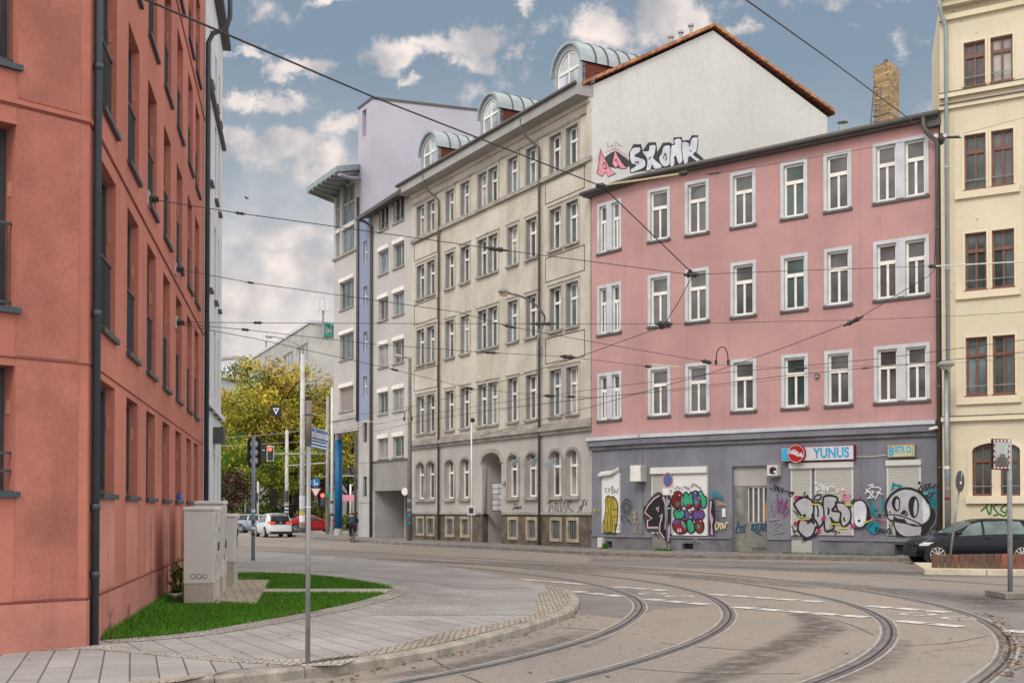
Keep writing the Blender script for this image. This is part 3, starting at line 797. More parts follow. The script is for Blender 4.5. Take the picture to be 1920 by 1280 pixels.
# plinth and shadow joints: shallow bands a few millimetres proud of the wall
REDP = mat('red_plinth', (.50, .21, .17), .9, var=.14, vscale=.7, fine=.06, bump=.1, streak=.5)
REDT = mat('combed_red_plaster', (.42, .16, .125), .95, var=.16, vscale=.9, fine=.09, fscale=30, bump=.25, bscale=30, streak=.45)
REDJ = flat('red_joint', (.19, .05, .04), .95)
mb = MB(); mb.fbox(FL, 0, FL.L, 0, .66, 0, .012, REDP); mb.fbox(FC, .0, FC.L, 0, .66, 0, .012, REDP); mb.build_each('plinth', rb)
mb = MB(); mb.fbox(FR, 0, FR.L, 0, .66, 0, .014, REDP); mb.build_each('plinth', rb)
for z in (.66, 3.42, 6.25, 11.85):
    mb = MB()
    for F_ in (FL, FC, FR):
        th = .028 if z != 3.42 else .012
        mb.fbox(F_, .002, F_.L - .002, z, z + th, 0, .013, REDJ)
        if z > 4: mb.fbox(F_, .002, F_.L - .002, z + th, z + th + .05, 0, .022, RED)
    mb.build_each('wall_joint', rb)
mb = MB()
for z0, z1 in ((.70, 3.40), (3.45, 6.24), (6.35, 9.1)):
    mb.fbox(FL, FL.u(30, 400) + .01, FL.L - .12, z0, z1, 0, .008, REDT)
mb.build_each('textured_panel', rb)
PANEL = mat('pale_red_panel', (.545, .235, .185), .9, var=.12, vscale=.6, fine=.06, bump=.1, streak=.45)
mb = MB()
for i, (a, c) in enumerate(cu):
    mb.fbox(FR, a, c, .72, 1.90, 0, .006, PANEL)
mb.build_each('wall_panel', rb)
def red_window(F_, a, c, z0, z1, k, fl):
    rv = .16 if F_ is FR else .32
    w_ = MB(); bars(w_, F_, a + .002, c - .002, z0 + .002, z1 - .002, -rv - .02, .06, .06, [(.5, 0, 1)] if F_ is FL else [], m=DARKM)
    w_ = w_.build('window', rb)
    pane(F_, a + .05, c - .05, z0 + .05, z1 - .05, -rv + .005, GL_CAR if k % 3 else GL_DARK, w_)
    s_ = MB(); s_.fbox(F_, a - .05, c + .05, z0 - .065, z0 + .0, -.002, .06, ANTH); s_.fbox(F_, a, c, z0 + .001, z0 + .012, -rv + .03, -.002, ANTH); s_.build('sill', w_)
    v_ = MB(); zc = z0 + (z1 - z0) * .62
    v_.fbox(F_, c - .010, c, zc, zc + .17, -rv * .68, -rv * .42, PANEL); v_.build('vent_plate', w_)
    if fl > 0:
        r_ = MB(); q = -.05 if F_ is FR else -.10
        r_.fbox(F_, a + .003, c - .003, z0 + .95, z0 + .98, q - .03, q, DARKM); r_.fbox(F_, a + .003, c - .003, z0 + .06, z0 + .09, q - .025, q - .005, DARKM)
        n_ = 11
        for i in range(n_):
            u = a + (c - a) * (i + .5) / n_; r_.fbox(F_, u - .007, u + .007, z0 + .09, z0 + .95, q - .02, q - .008, DARKM)
        r_.build('railing', w_)
    elif F_ is FL:
        r_ = MB()
        for zz in (.22, .42): r_.fbox(F_, a + .003, c - .003, z0 + zz, z0 + zz + .03, -.10, -.07, DARKM)
        r_.build('railing', w_)
k = 0
for F_, hs in ((FR, holesR), (FL, holesL)):
    for (a, c, z0, z1) in hs:
        k += 1; red_window(F_, a, c, z0, z1, k, 0 if z0 < 3 else 1)
pp = Vector((*at(179, 13.92), 0))
downpipe('downpipe', [pp + Vector((0, 0, .12)), pp + Vector((0, 0, TOPR))], .050, ANTH, rb, [pp + Vector((0, 0, z)) for z in (.95, 1.75, 4.05, 7.0, 9.6)])
q = FR.p(FR.L - .05, 0, .09)
downpipe('downpipe', [q + Vector((0, 0, .12)), q + Vector((0, 0, 13.9)), q + FR.n * .12 + Vector((0, 0, 14.15)), q + FR.n * .45 + Vector((0, 0, 14.3)), q + FR.n * .55 + Vector((0, 0, 14.6)), q + FR.n * .55 + Vector((0, 0, 16))], .064, ANTH, rb)

for x_, z0_, z1_, w_ in ((281, .2, 1.75, .22), (312, .25, 1.6, .2), (298, .15, .6, .3), (205, .13, .5, .35), (240, .13, .4, .5)): wall_smudge(FR, FR.u(x_, 1000), z0_, z1_, w_)
# ---------------------------------------------------------------- pale building beyond it
FP = Fac(at(381.5, 31.0), at(414, 37.6))
pb = thing('apartment_building', 'pale grey plastered house adjoining the far end of the red building', 'building', FP.A)
hol = []
for (x0, x1) in ((391.5, 394.5), (401.5, 404.5), (408.5, 410.5)):
    a = FP.u(x0, 600); c = FP.u(x1, 600)
    for z0, z1 in ((.6, 3.4), (4.6, 7.0), (7.9, 10.1), (10.9, 13.1), (13.7, 15.2)): hol.append((a, c, z0, z1))
mb = MB(); wall(mb, FP, 0, FP.L, 0, 16.6, hol, .22, PALE)
bk = FP.p(FP.L, 0, -10); bk2 = FP.p(0, 0, -10)
closing(mb, [FP.p(FP.L, 0), bk, bk2, FP.p(0, 0)], 0, 16.6, PALE)
mb.build('wall', pb)
mb = MB(); mb.fbox(FP, -.1, FP.L + .15, 16.6, 16.78, -10, .25, DARKM); mb.build('roof', pb)
mb = MB(); mb.fbox(FP, 0, FP.L + .05, 13.3, 13.42, 0, .12, ZINCD); mb.fbox(FP, 0, FP.L + .05, 6.05 - 1.5, 6.2 - 1.5, 0, .12, PALE); mb.build_each('cornice', pb)
for i, (a, c, z0, z1) in enumerate(hol):
    w_ = MB(); bars(w_, FP, a + .002, c - .002, z0 + .002, z1 - .002, -.2, .06, .05, [(.5, 0, 1)], [.68], m=FRAMEW); w_ = w_.build('window', pb)
    pane(FP, a + .05, c - .05, z0 + .05, z1 - .05, -.19, GL_DARK, w_)
    s_ = MB(); s_.fbox(FP, a - .06, c + .06, z0 - .07, z0, 0, .1, ZINCD); s_.build('sill', w_)
bxm = MB(); bxm.fbox(FP, FP.u(399, 830), FP.u(403, 830), 3.7, 4.15, 0, .3, DARKM); tag(bxm.build('lamp_box'), 'small dark box mounted on the pale grey house wall', 'wall box')

# ---------------------------------------------------------------- grey old apartment building with white gable
JAMB = flat('jamb_paint', (.26, .265, .265), .8); SURG = mat('plaster_surround', (.44, .405, .35), .9, var=.12, fine=.1, streak=.25)
FG = Fac(at(772, 66.95), at(1110, 50.9))
gb = thing('apartment_building', 'weathered grey tenement with arched dormers, orange roof edge and white gable wall', 'building', FG.p(FG.L, 0))
CX = [(783, 794.5), (802, 814.3), (837.7, 850), (866, 878.6), (898.6, 911.3), (917.5, 932), (954, 970), (987.6, 1006), (1033.4, 1050.6), (1063.3, 1083.2)]
cg = []
for x0, x1 in CX:
    a, c = FG.u(x0, 570), FG.u(x1, 570); mid = (a + c) / 2; cg.append((mid - .50, mid + .50))
zr = [(FG.z(1073, 775), FG.z(1073, 687)), (FG.z(1073, 612), FG.z(1073, 529)), (FG.z(1073, 456), FG.z(1073, 377)), (FG.z(1073, 310), FG.z(1073, 236))]
zsill0, zspr, ztop = FG.z(1075, 929), FG.z(1075, 856), FG.z(1075, 842)
zc = FG.z(1108, 802)        # cornice over the ground floor
zpl = FG.z(1108, 964)       # plinth ledge
EAV = FW_z = 19.75
holes = [(a, c, z0, z1) for a, c in cg for z0, z1 in zr]
mb = MB(); wall(mb, FG, 0, FG.L, zc, EAV, holes, .32, GREYP, JAMB); mb.build('wall', gb)
# ground floor with arched openings
ent = (FG.u(904, 950), FG.u(940, 950)); ez = (.12, FG.z(922, 868), FG.z(922, 848))
gcols = [g for i, g in enumerate(cg) if i not in (4, 5)]
gh = [(a - .02, c + .02, zsill0, ztop) for a, c in gcols] + [(ent[0], ent[1], zpl, ez[2])]
mb = MB(); wall(mb, FG, 0, FG.L, zpl, zc, gh, .30, GREYG)
def spandrel(mb, F_, a, c, zs, zt, m, o=0.0, dp=.3):
    N = 8; mid = (a + c) / 2; r = (c - a) / 2
    arc = [(mid - r * math.cos(math.pi * i / N), zs + (zt - zs) * math.sin(math.pi * i / N)) for i in range(N + 1)]
    for i in range(N):
        (u0, z0), (u1, z1) = arc[i], arc[i + 1]
        mb.quad(F_.p(u0, z0, o), F_.p(u1, z1, o), F_.p(u1, zt, o), F_.p(u0, zt, o), m)
        mb.quad(F_.p(u0, z0, o), F_.p(u0, z0, o - dp), F_.p(u1, z1, o - dp), F_.p(u1, z1, o), m)
for (a, c) in gcols: spandrel(mb, FG, a - .02, c + .02, zspr, ztop, GREYG)
spandrel(mb, FG, ent[0], ent[1], ez[1], ez[2], GREYG, dp=1.2)
# lobby of the entrance
r = -1.2
mb.quad(FG.p(ent[0], .12, r), FG.p(ent[1], .12, r), FG.p(ent[1], ez[2], r), FG.p(ent[0], ez[2], r), GREYG)
for u in ent: mb.quad(FG.p(u, .12, 0 if False else -.002), FG.p(u, .12, r), FG.p(u, ez[2], r), FG.p(u, ez[2], -.3), GREYG)
mb.build('ground_floor_wall', gb)
# plinth of dark stone with framed cellar windows
ch = []
for i, (a, c) in enumerate(cg):
    if i in (4, 5): continue
    ch.append((a + .02, c + .05, .32, zpl - .12))
mb = MB(); wall(mb, FG, 0, FG.L, 0, zpl, ch + [(ent[0], ent[1], 0, zpl)], .35, STONED); mb.build('plinth', gb)
mb = MB(); mb.fbox(FG, 0, ent[0] - .15, zpl - .02, zpl + .10, 0, .09, MOULD); mb.fbox(FG, ent[1] + .15, FG.L, zpl - .02, zpl + .10, 0, .09, MOULD); mb.build_each('ledge', gb)
CELL = mat('cellar_frame_plaster', (.40, .35, .26), .9, var=.2, vscale=2, streak=.4)
for a, c, z0, z1 in ch:
    w_ = MB(); bars(w_, FG, a + .003, c - .003, z0 + .003, z1 - .003, -.12, .15, .17, m=CELL); w_ = w_.build('cellar_window', gb)
    pane(FG, a + .14, c - .14, z0 + .14, z1 - .14, -.10, GL_DARK, w_)
    g_ = MB()
    for i in range(5):
        u = a + .15 + (c - a - .3) * (i + .5) / 5; g_.tube([FG.p(u, z0 + .15, -.02), FG.p(u, z1 - .15, -.02)], .012, 5, STEEL)
    g_.build('grille', w_)
def grey_window(a, c, z0, z1, k, arched=False, single=False):
    w_ = MB(); o = -.30
    bars(w_, FG, a + .002, c - .002, z0 + .002, z1 - (0 if arched else .002), o, .085, .08, [(.5, 0, .66), (.5, .66, 1)], [.66], .075, FRAMEW)
    w_ = w_.build('window', gb)
    gm = [GL_DARK, GL_BLUE, GL_DARK, GL_GREEN, GL_CURT, GL_DARK, GL_BLUE][(k * 5 + k // 3) % 7]
    pane(FG, a + .06, c - .06, z0 + .06, z1 - .06, o + .03, gm, w_)
    return w_
def sill(F_, a, c, z, w_, d=.13, h=.11, m=MOULD, ov=.1):
    s_ = MB(); s_.fbox(F_, a - ov, c + ov, z - h, z - .002, 0, d, m); s_.build('sill', w_)
k = 0
for ri, (z0, z1) in enumerate(zr):
    for i, (a, c) in enumerate(cg):
        k += 1; w_ = grey_window(a, c, z0, z1, k)
        if ri < 3: sill(FG, a, c, z0, w_)
        s_ = MB()     # plaster surround
        s_.fbox(FG, a - .14, a - .001, z0, z1 + .14, 0, .03, SURG); s_.fbox(FG, c + .001, c + .14, z0, z1 + .14, 0, .03, SURG) if i != 4 else None
        s_.fbox(FG, a - .001, c + .001, z1 + .001, z1 + .14, 0, .031, SURG); s_.fbox(FG, a - .16, c + .16, z1 + .14, z1 + .19, 0, .06, MOULD)
        s_.build('surround', w_)
for i, (a, c) in enumerate(gcols):
    k += 1; a -= .02; c += .02; w_ = grey_window(a, c, zsill0, ztop, k, True); sill(FG, a, c, zsill0, w_, .16, .16, MOULD, .1)
    s_ = MB(); N = 8; mid = (a + c) / 2; rr = (c - a) / 2
    for j in range(N):
        t0, t1 = math.pi * j / N, math.pi * (j + 1) / N
        P = []
        for o in (0, .04):
            for t, e in ((t0, 0), (t1, 0), (t1, .13), (t0, .13)):
                P.append(FG.p(mid - (rr + .002 + e) * math.cos(t), zspr + (ztop - zspr + .002 + e) * math.sin(t), o))
        s_.hexa(P, MOULD)
    s_.fbox(FG, a - .13, a - .002, zsill0, zspr, 0, .04, MOULD); s_.fbox(FG, c + .002, c + .13, zsill0, zspr, 0, .04, MOULD)
    s_.build('surround', w_)
s_ = MB(); N = 10; mid = sum(ent) / 2; rr = (ent[1] - ent[0]) / 2
for j in range(N):
    t0, t1 = math.pi * j / N, math.pi * (j + 1) / N; P = []
    for o in (0, .06):
        for t, e in ((t0, 0), (t1, 0), (t1, .2), (t0, .2)):
            P.append(FG.p(mid - (rr + .002 + e) * math.cos(t), ez[1] + (ez[2] - ez[1] + .002 + e) * math.sin(t), o))
    s_.hexa(P, MOULD)
s_.build('entrance_arch', gb)
mb = MB(); bars(mb, FG, ent[0] + .02, ent[1] - .02, .14, ez[2] - .05, -1.19, .12, .1, [(.5, 0, .7)], [.7], .08, CONC); d_ = mb.build('door', gb)
# mouldings
mb = MB(); mb.fbox(FG, -.02, FG.L + .06, zc - .10, zc + .06, 0, .14, MOULD); mb.fbox(FG, -.04, FG.L + .1, zc + .06, zc + .24, 0, .26, MOULD); mb.fbox(FG, 0, FG.L, zc + .24, zc + .42, 0, .08, MOULD); mb.build_each('cornice', gb)
zs = zr[3][0]
mb = MB(); mb.fbox(FG, 0, FG.L + .06, zs - .20, zs - .003, 0, .15, MOULD); mb.build_each('string_course', gb)
mb = MB(); mb.fbox(FG, 0, FG.L, EAV - .62, EAV - .55, 0, .06, MOULD); mb.fbox(FG, 0, FG.L, EAV - .2, EAV - .003, 0, .12, GREYP); mb.build_each('frieze', gb)
u8, u2 = FG.u(1015, 600), FG.u(826, 600)
mb = MB()   # projecting end bays with sunk panels between the storeys
for (a, c) in ((.05, u2 - .12), (u8 + .12, FG.L - .30)):
    for r_ in range(3):
        zb, zt = zr[r_][1] + .35, zr[r_ + 1][0] - .28
        for zz in (zb, zt): mb.fbox(FG, a + .25, c - .25, zz, zz + .03, 0, .02, STONED)
        for uu in (a + .25, c - .28): mb.fbox(FG, uu, uu + .03, zb + .03, zt, 0, .018, STONED)
mb.build_each('sunk_panel_moulding', gb)
mb = MB(); mb.fbox(FG, FG.L - .28, FG.L, zc + .43, EAV - .21, 0, .07, GREYP); mb.build('corner_pilaster', gb)
for u in (u2, u8):
    downpipe('downpipe', [FG.p(u, .15, .12), FG.p(u, EAV - 1.5, .12), FG.p(u + .02, EAV - 1.1, .14), FG.p(u - .45, EAV - .55, .5), FG.p(u - .55, EAV - .15, .72), FG.p(u - .55, EAV + .3, .8)], .06, ZINCD, gb, [FG.p(u, z, .12) for z in (3, 6, 9, 12, 15)], 8)
# eaves, gable and roof
FW = Fac(at(1110, 50.9), at(1556, 54.5))
OV = .8
mb = MB(); mb.fbox(FG, -.25, FG.L + .02, EAV, EAV + .48, -.3, OV, SOFFIT); mb.build('eaves', gb)
mb = MB(); L = [FG.p(-.3, EAV + .5, OV + .07), FG.p(FG.L + .05, EAV + .5, OV + .07)]
mb.tube(L, .085, 8, ZINCD); mb.build('gutter', gb, smooth=True)
ap = FW.uz(1337, 47); ev = FW.uz(1563, 210); fe = (-OV, EAV + .52)
fe = (FW.uz(1090, 157)[0], FW.uz(1090, 157)[1])
wl = FW.uz(1551, 215)
mb = MB(); mb.poly([FW.p(0, 0), FW.p(wl[0], 0), FW.p(wl[0], ev[1] - .25), FW.p(ap[0], ap[1] - .25), FW.p(fe[0] + .3, fe[1] - .12), FW.p(0, EAV + .0)], GABLE)
bq = [FW.p(wl[0], 0), FW.p(wl[0], 0) - FG.d * FG.L, FG.p(0, 0)]
closing(mb, bq, 0, ev[1] - .4, GABLE)
mb.build('gable_wall', gb)
sh = -FG.d * (FG.L - .1)
mb = MB()
def slope(a, c, th, m):
    A0, C0 = FW.p(*a, .12), FW.p(*c, .12); dn = Vector((0, 0, -th))
    mb.hexa([A0, C0, C0 + dn, A0 + dn, A0 + sh, C0 + sh, C0 + sh + dn, A0 + sh + dn], m)
slope(fe, ap, .16, TILE_B); slope(ap, (ev[0], ev[1]), .16, TILE_B); mb.build('roof', gb)
mb = MB()
def verge(a, c, n):
    for i in range(n):
        t0, t1 = i / n, (i + 1) / n - .004
        p0 = Vector((a[0] + (c[0] - a[0]) * t0, a[1] + (c[1] - a[1]) * t0)); p1 = Vector((a[0] + (c[0] - a[0]) * t1, a[1] + (c[1] - a[1]) * t1))
        e = .035 if i % 2 else .02
        mb.hexa([FW.p(p0.x, p0.y + e, .20), FW.p(p1.x, p1.y + e + .02, .20), FW.p(p1.x, p1.y + e + .02, -.15), FW.p(p0.x, p0.y + e, -.15),
                 FW.p(p0.x, p0.y - .12, .20), FW.p(p1.x, p1.y - .10, .20), FW.p(p1.x, p1.y - .10, -.15), FW.p(p0.x, p0.y - .12, -.15)], TILE_OV)
TILE_OV = mat('orange_verge_tile', (.50, .225, .12), .85, var=.25, vscale=2.5, fine=.15)
verge((fe[0] + .02, fe[1] + .02), ap, 20); verge(ap, (ev[0], ev[1]), 19); mb.build('verge_tiles', gb)
for t, hh in ((.76, .5), (.84, .5), (.92, .6)):      # vent pipes near the ridge
    x = fe[0] + (ap[0] - fe[0]) * t; z = fe[1] + (ap[1] - fe[1]) * t
    c0 = FW.p(x, z, -1.2); mb = MB(); mb.tube([c0 - Vector((0, 0, .2)), c0 + Vector((0, 0, hh))], .08, 8, CONC); mb.tube([c0 + Vector((0, 0, hh)), c0 + Vector((0, 0, hh + .1))], .14, 8, CONC); mb.build('vent_pipe', gb)
# dormers
roofk = (ap[1] - fe[1]) / (ap[0] - fe[0])
back_d = -FG.n
def dormer(xl, xr, ytop):
    o = .30; Fd = Fac((FG.A + FG.n * o).xy, (FG.A + FG.d * FG.L + FG.n * o).xy)
    a, c = Fd.u(xl, 200), Fd.u(xr, 200); mid, r_ = (a + c) / 2, (c - a) / 2
    zt = Fd.z((xl + xr) / 2, ytop); zsp = zt - r_ * .92; zb = EAV + .35
    depth = (zt - EAV) / roofk
    mb = MB(); N = 12; r0 = r_
    arc = [(mid - r0 * math.cos(math.pi * i / N), zsp + r0 * .92 * math.sin(math.pi * i / N)) for i in range(N + 1)]
    ri = r_ * .78
    arci = [(mid - ri * math.cos(math.pi * i / N), zsp + ri * .92 * math.sin(math.pi * i / N)) for i in range(N + 1)]
    d_ = MB()
    for i in range(N):      # front ring
        d_.quad(Fd.p(*arci[i]), Fd.p(*arci[i + 1]), Fd.p(*arc[i + 1]), Fd.p(*arc[i]), ZINC)
        d_.quad(Fd.p(*arci[i]), Fd.p(*arci[i], -.15), Fd.p(*arci[i + 1], -.15), Fd.p(*arci[i + 1]), ZINC)
    for (q0, q1) in ((mid - r0, mid - ri), (mid + ri, mid + r0)):
        d_.fbox(Fd, q0, q1, zb, zsp, -.15, 0, ZINC)
    d_ = d_.build('dormer', gb)
    cl = MB()
    for sgn in (-1, 1):
        u = mid + sgn * r0
        cl.quad(Fd.p(u, zb, -.0), Fd.p(u, zsp, -.0), Fd.p(u, zsp, -(zsp - EAV) / roofk - .5), Fd.p(u, zb, -.3), TILE_B)
    cl.build('tile_cheek', d_)
    rf = MB(); ro = r0 + .10
    arco = [(mid - ro * math.cos(math.pi * i / N), zsp + ro * .94 * math.sin(math.pi * i / N) + .02) for i in range(N + 1)]
    for i in range(N):
        rf.quad(Fd.p(*arco[i], .14), Fd.p(*arco[i + 1], .14), Fd.p(*arco[i + 1], -depth), Fd.p(*arco[i], -depth), ZINC)
        rf.quad(Fd.p(*arco[i], .14), Fd.p(*arc[i], .14), Fd.p(*arc[i + 1], .14), Fd.p(*arco[i + 1], .14), ZINC)
        rf.quad(Fd.p(*arc[i], .14), Fd.p(*arc[i], 0), Fd.p(*arc[i + 1], 0), Fd.p(*arc[i + 1], .14), ZINC)
    for s_ in range(1, 8):
        oo = -depth * s_ / 8
        for i in range(N):
            A, B = arco[i], arco[i + 1]
            e = lambda q: (mid + (q[0] - mid) * 1.035, zsp + (q[1] - zsp) * 1.035)
            rf.quad(Fd.p(*e(A), oo), Fd.p(*e(B), oo), Fd.p(*e(B), oo - .05), Fd.p(*e(A), oo - .05), ZINCD)
            rf.quad(Fd.p(*A, oo), Fd.p(*B, oo), Fd.p(*e(B), oo), Fd.p(*e(A), oo), ZINCD)
    rf.build('barrel_roof', d_, smooth=False)
    wn = MB(); o2 = -.12
    for i in range(N):
        ra = [(mid + (q[0] - mid) * .88, zsp + (q[1] - zsp) * .88) for q in (arci[i], arci[i + 1])]
        P = [Fd.p(*arci[i], o2), Fd.p(*arci[i + 1], o2), Fd.p(*ra[1], o2), Fd.p(*ra[0], o2)]
        wn.hexa(P + [p + Fd.n * .05 for p in P], FRAMEW)
    wn.fbox(Fd, mid - ri, mid - ri * .88, zb, zsp, o2, o2 + .05, FRAMEW); wn.fbox(Fd, mid + ri * .88, mid + ri, zb, zsp, o2, o2 + .05, FRAMEW)
    wn.fbox(Fd, mid - .045, mid + .045, zb, zsp + ri * .86, o2, o2 + .048, FRAMEW); wn.fbox(Fd, mid - ri * .88, mid + ri * .88, zsp - .06, zsp + .06, o2, o2 + .055, FRAMEW)
    # second, slanting glazing bar of the fanlight
    wn.build('window_frame', d_)
    g_ = MB(); g_.poly([Fd.p(mid - ri, zb, o2 + .01), Fd.p(mid + ri, zb, o2 + .01)] + [Fd.p(*q, o2 + .01) for q in reversed(arci)], GL_DORM); g_.build('pane', d_)
dormer(1038, 1092, 86); dormer(900, 938, 179); dormer(789, 822, 251)
# back dormer glimpsed over the rear roof slope
mb = MB(); c0 = FW.p(*FW.uz(1508, 165), -1.5); N = 8
for i in range(N):
    t0, t1 = math.pi * i / N, math.pi * (i + 1) / N
    P = [c0 + FG.d * (-.9 * math.cos(t)) + Vector((0, 0, .75 * math.sin(t) - .3)) for t in (t0, t1)]
    mb.quad(P[0] - FW.d * 1.2, P[1] - FW.d * 1.2, P[1] + FW.d * .6, P[0] + FW.d * .6, ZINC)
mb.build('rear_dormer', gb)
# snow guards at the dormers
for x in (1098, 945, 830):
    mb = MB(); o = .1; u = FG.u(x, 200)
    for i in range(8):
        q0 = FG.p(u + i * .12, EAV + .5, o); mb.tube([q0, q0 + Vector((0, 0, .28))], .012, 4, STEEL)
    mb.tube([FG.p(u, EAV + .78, o), FG.p(u + .86, EAV + .78, o)], .014, 4, STEEL); mb.build('snow_guard', gb)
# notice board in the entrance
def board():
    t = thing('notice_board', 'grey notice board of small posters in the arched entrance', 'notice board', FG.p(ent[0] + .3, 0, -.25))
    a, c = FG.u(915, 950) , FG.u(938, 950); z0, z1 = FG.z(926, 958), FG.z(926, 904)
    mb = MB(); mb.fbox(FG, a, c, z0, z1, -.30, -.24, DARKM); mb.build('panel', t)
    for i in range(2):
        for j in range(5):
            q = MB(); u0 = a + .03 + (c - a - .06) * i / 2; zz = z0 + .03 + (z1 - z0 - .06) * j / 5
            q.fbox(FG, u0 + .015, u0 + (c - a - .06) / 2 - .015, zz + .02, zz + (z1 - z0) / 5 - .03, -.238, -.234, flat('poster_%d%d' % (i, j), random.choice([(.5, .5, .52), (.38, .42, .46), (.45, .43, .42), (.33, .36, .40)]), .6)); q.build('poster', t)
board()

# ---------------------------------------------------------------- modern infill with blue stair tower and corner block
FM = Fac(at(697, 72.0), at(772, 66.97))
FB = Fac(at(671, 73.9), at(697, 72.0))
FK = Fac(at(625, 77.6), at(671, 73.9))
FV = Fac(at(697, 72.0), at(905, 74.3))
tb = thing('office_building', 'modern grey office block with lavender tower, blue column and flying roof canopy', 'building', FM.A)
mc = [(FM.u(710, 600), FM.u(728, 600)), (FM.u(737.5, 600), FM.u(757.5, 600))]
zrow = [(FM.z(747, b_), FM.z(747, a_)) for a_, b_ in ((810, 856), (721, 770), (630, 680), (540, 590), (448, 501), (368, 416))]
hm = [(a, c, z0, z1) for a, c in mc for z0, z1 in zrow]
zg = FM.z(740, 862)
mb = MB(); wall(mb, FM, 0, FM.L, zg, 19.75, hm, .22, TOWERG); mb.build('wall', tb)
gu = (FM.u(702, 960), FM.u(766, 960)); gz = FM.z(735, 919)
mb = MB(); wall(mb, FM, 0, FM.L, gz, zg, [], .1, VCLAD)
for i in range(24):
    u = FM.L * (i + .5) / 24; mb.fbox(FM, u - .02, u + .02, gz, zg - .06, 0, .025, VCLAD)
mb.build('metal_cladding', tb)
mb = MB(); mb.fbox(FM, 0, FM.L, zg - .06, zg + .04, 0, .06, ZINCD); mb.build_each('ledge', tb)
mb = MB(); wall(mb, FM, 0, FM.L, 0, gz, [(gu[0], gu[1], 0, gz)], 6.0, CONC)
mb.quad(FM.p(gu[0], 0, -6), FM.p(gu[1], 0, -6), FM.p(gu[1], gz, -6), FM.p(gu[0], gz, -6), DARKM)
mb.fbox(FM, gu[0] + 1.1, gu[0] + 1.25, 0, gz, -6, -1.5, CONC)
mb.build('garage_opening', tb)
for i, (a, c, z0, z1) in enumerate(hm):
    top = z1 > 18; zz = z1 if top else z1 - .24
    w_ = MB(); bars(w_, FM, a + .002, c - .002, z0 + .002, zz - .002, -.2, .07, .07, [(.42 if i % 2 else .58, 0, 1)], [], .07, CONC if not top else FRAMEW); w_ = w_.build('window', tb)
    gm = [GL_GREEN, GL_CURT, GL_BLUE, GL_GREEN, GL_DARK][(i * 3) % 5]
    if i == 0: gm = SH_BLIND if False else GL_CURT
    pane(FM, a + .04, c - .04, z0 + .04, zz - .04, -.18, gm, w_)
    s_ = MB(); s_.fbox(FM, a - .08, c + .08, z0 - .08, z0 - .001, 0, .1, MOULD); s_.build('sill', w_)
    if not top:
        s_ = MB(); s_.fbox(FM, a - .04, c + .04, zz, z1, -.2, .10, FRAMEW); s_.build('shutter_box', w_)
    else:
        s_ = MB()
        for q in (.2, .4): s_.tube([FM.p(a, z0 + q, -.05), FM.p(c, z0 + q, -.05)], .02, 5, STEEL)
        s_.build('safety_rail', w_)
mb = MB(); P = [FM.p(-.5, 19.55, .9), FM.p(FM.L + .2, 19.75, .9), FM.p(FM.L + .2, 20.6, -1.5), FM.p(-.5, 20.4, -1.5)]
mb.hexa(P + [p + Vector((0, 0, .22)) for p in P], ZINCD); mb.build('roof_edge', tb)
downpipe('downpipe', [FM.p(.12, .12, .12), FM.p(.12, 19.2, .12), FM.p(-.1, 19.5, .5), FM.p(-.3, 19.6, .8)], .09, ZINCD, tb, n=8)
# stair tower (bluer shaded tone of the render below, lavender block above) and its side wall
TOPT = FB.z(697, 187)
sl = [(345, 384), (452, 491), (537, 573), (622, 658), (705, 742)]
su = (FB.u(681, 600), FB.u(688.5, 600))
hs = [(su[0], su[1], FB.z(685, y1), FB.z(685, y0)) for y0, y1 in sl]
zb = FB.z(684, 787)
mb = MB(); wall(mb, FB, .12, FB.L, zb, 20.2, hs, .2, LAVEN_SHADE); mb.build('stair_tower_wall', tb)
hs2 = [(su[0], su[1], FB.z(685, y1), FB.z(685, y0)) for y0, y1 in ((792, 829), (893, 930))]
mb = MB(); wall(mb, FB, .12, FB.L, 0, zb, hs2, .2, CONC)
for z in (2.2, 4.7): mb.fbox(FB, .12, FB.L, z, z + .025, 0, .004, DARKM)
mb.build('stair_tower_base', tb)
for (a, c, z0, z1) in hs + hs2:
    w_ = MB(); bars(w_, FB, a + .002, c - .002, z0 + .002, z1 - .002, -.18, .05, .05, [(.55, 0, 1)], [.5], .05, FRAMEW if z0 > zb else DARKM); w_ = w_.build('window', tb); pane(FB, a + .03, c - .03, z0 + .03, z1 - .03, -.17, GL_BLUE if z0 > zb else GL_DARK, w_)
mb = MB(); hv = [(FB.u(679, 230), FB.u(687, 230), FB.z(683, 256), FB.z(683, 206))]
wall(mb, FB, -.05, FB.L, 20.2, TOPT, hv, .5, LAVEN)
wall(mb, FV, 0, FV.L, 0, TOPT, [], .1, LAVEN)
q = [FV.p(FV.L, 0), FV.p(FV.L, 0, -5), FB.p(-.05, 0, -6), FB.p(-.05, 0)]
closing(mb, q, 0, TOPT, LAVEN)
h_ = hv[0]; mb.quad(FB.p(h_[0], h_[2], -.5), FB.p(h_[1], h_[2], -.5), FB.p(h_[1], h_[3], -.5), FB.p(h_[0], h_[3], -.5), LAVEN)
mb.poly([p + Vector((0, 0, TOPT)) for p in (FB.p(-.05, 0), FB.p(FB.L, 0), FV.p(FV.L, 0), FV.p(FV.L, 0, -5), FB.p(-.05, 0, -6))], ZINCD)
mb.build('lavender_tower', tb)
mb = MB(); mb.fbox(FV, -.05, FV.L, TOPT, TOPT + .14, -.3, .06, ZINCD); mb.fbox(FB, -.05, FB.L - .06, TOPT, TOPT + .139, -.3, .06, ZINCD); mb.build_each('parapet_cap', tb)
downpipe('downpipe', [FB.p(.08, zb, .09), FB.p(.08, 21.5, .09)], .09, ZINCD, tb, n=8)
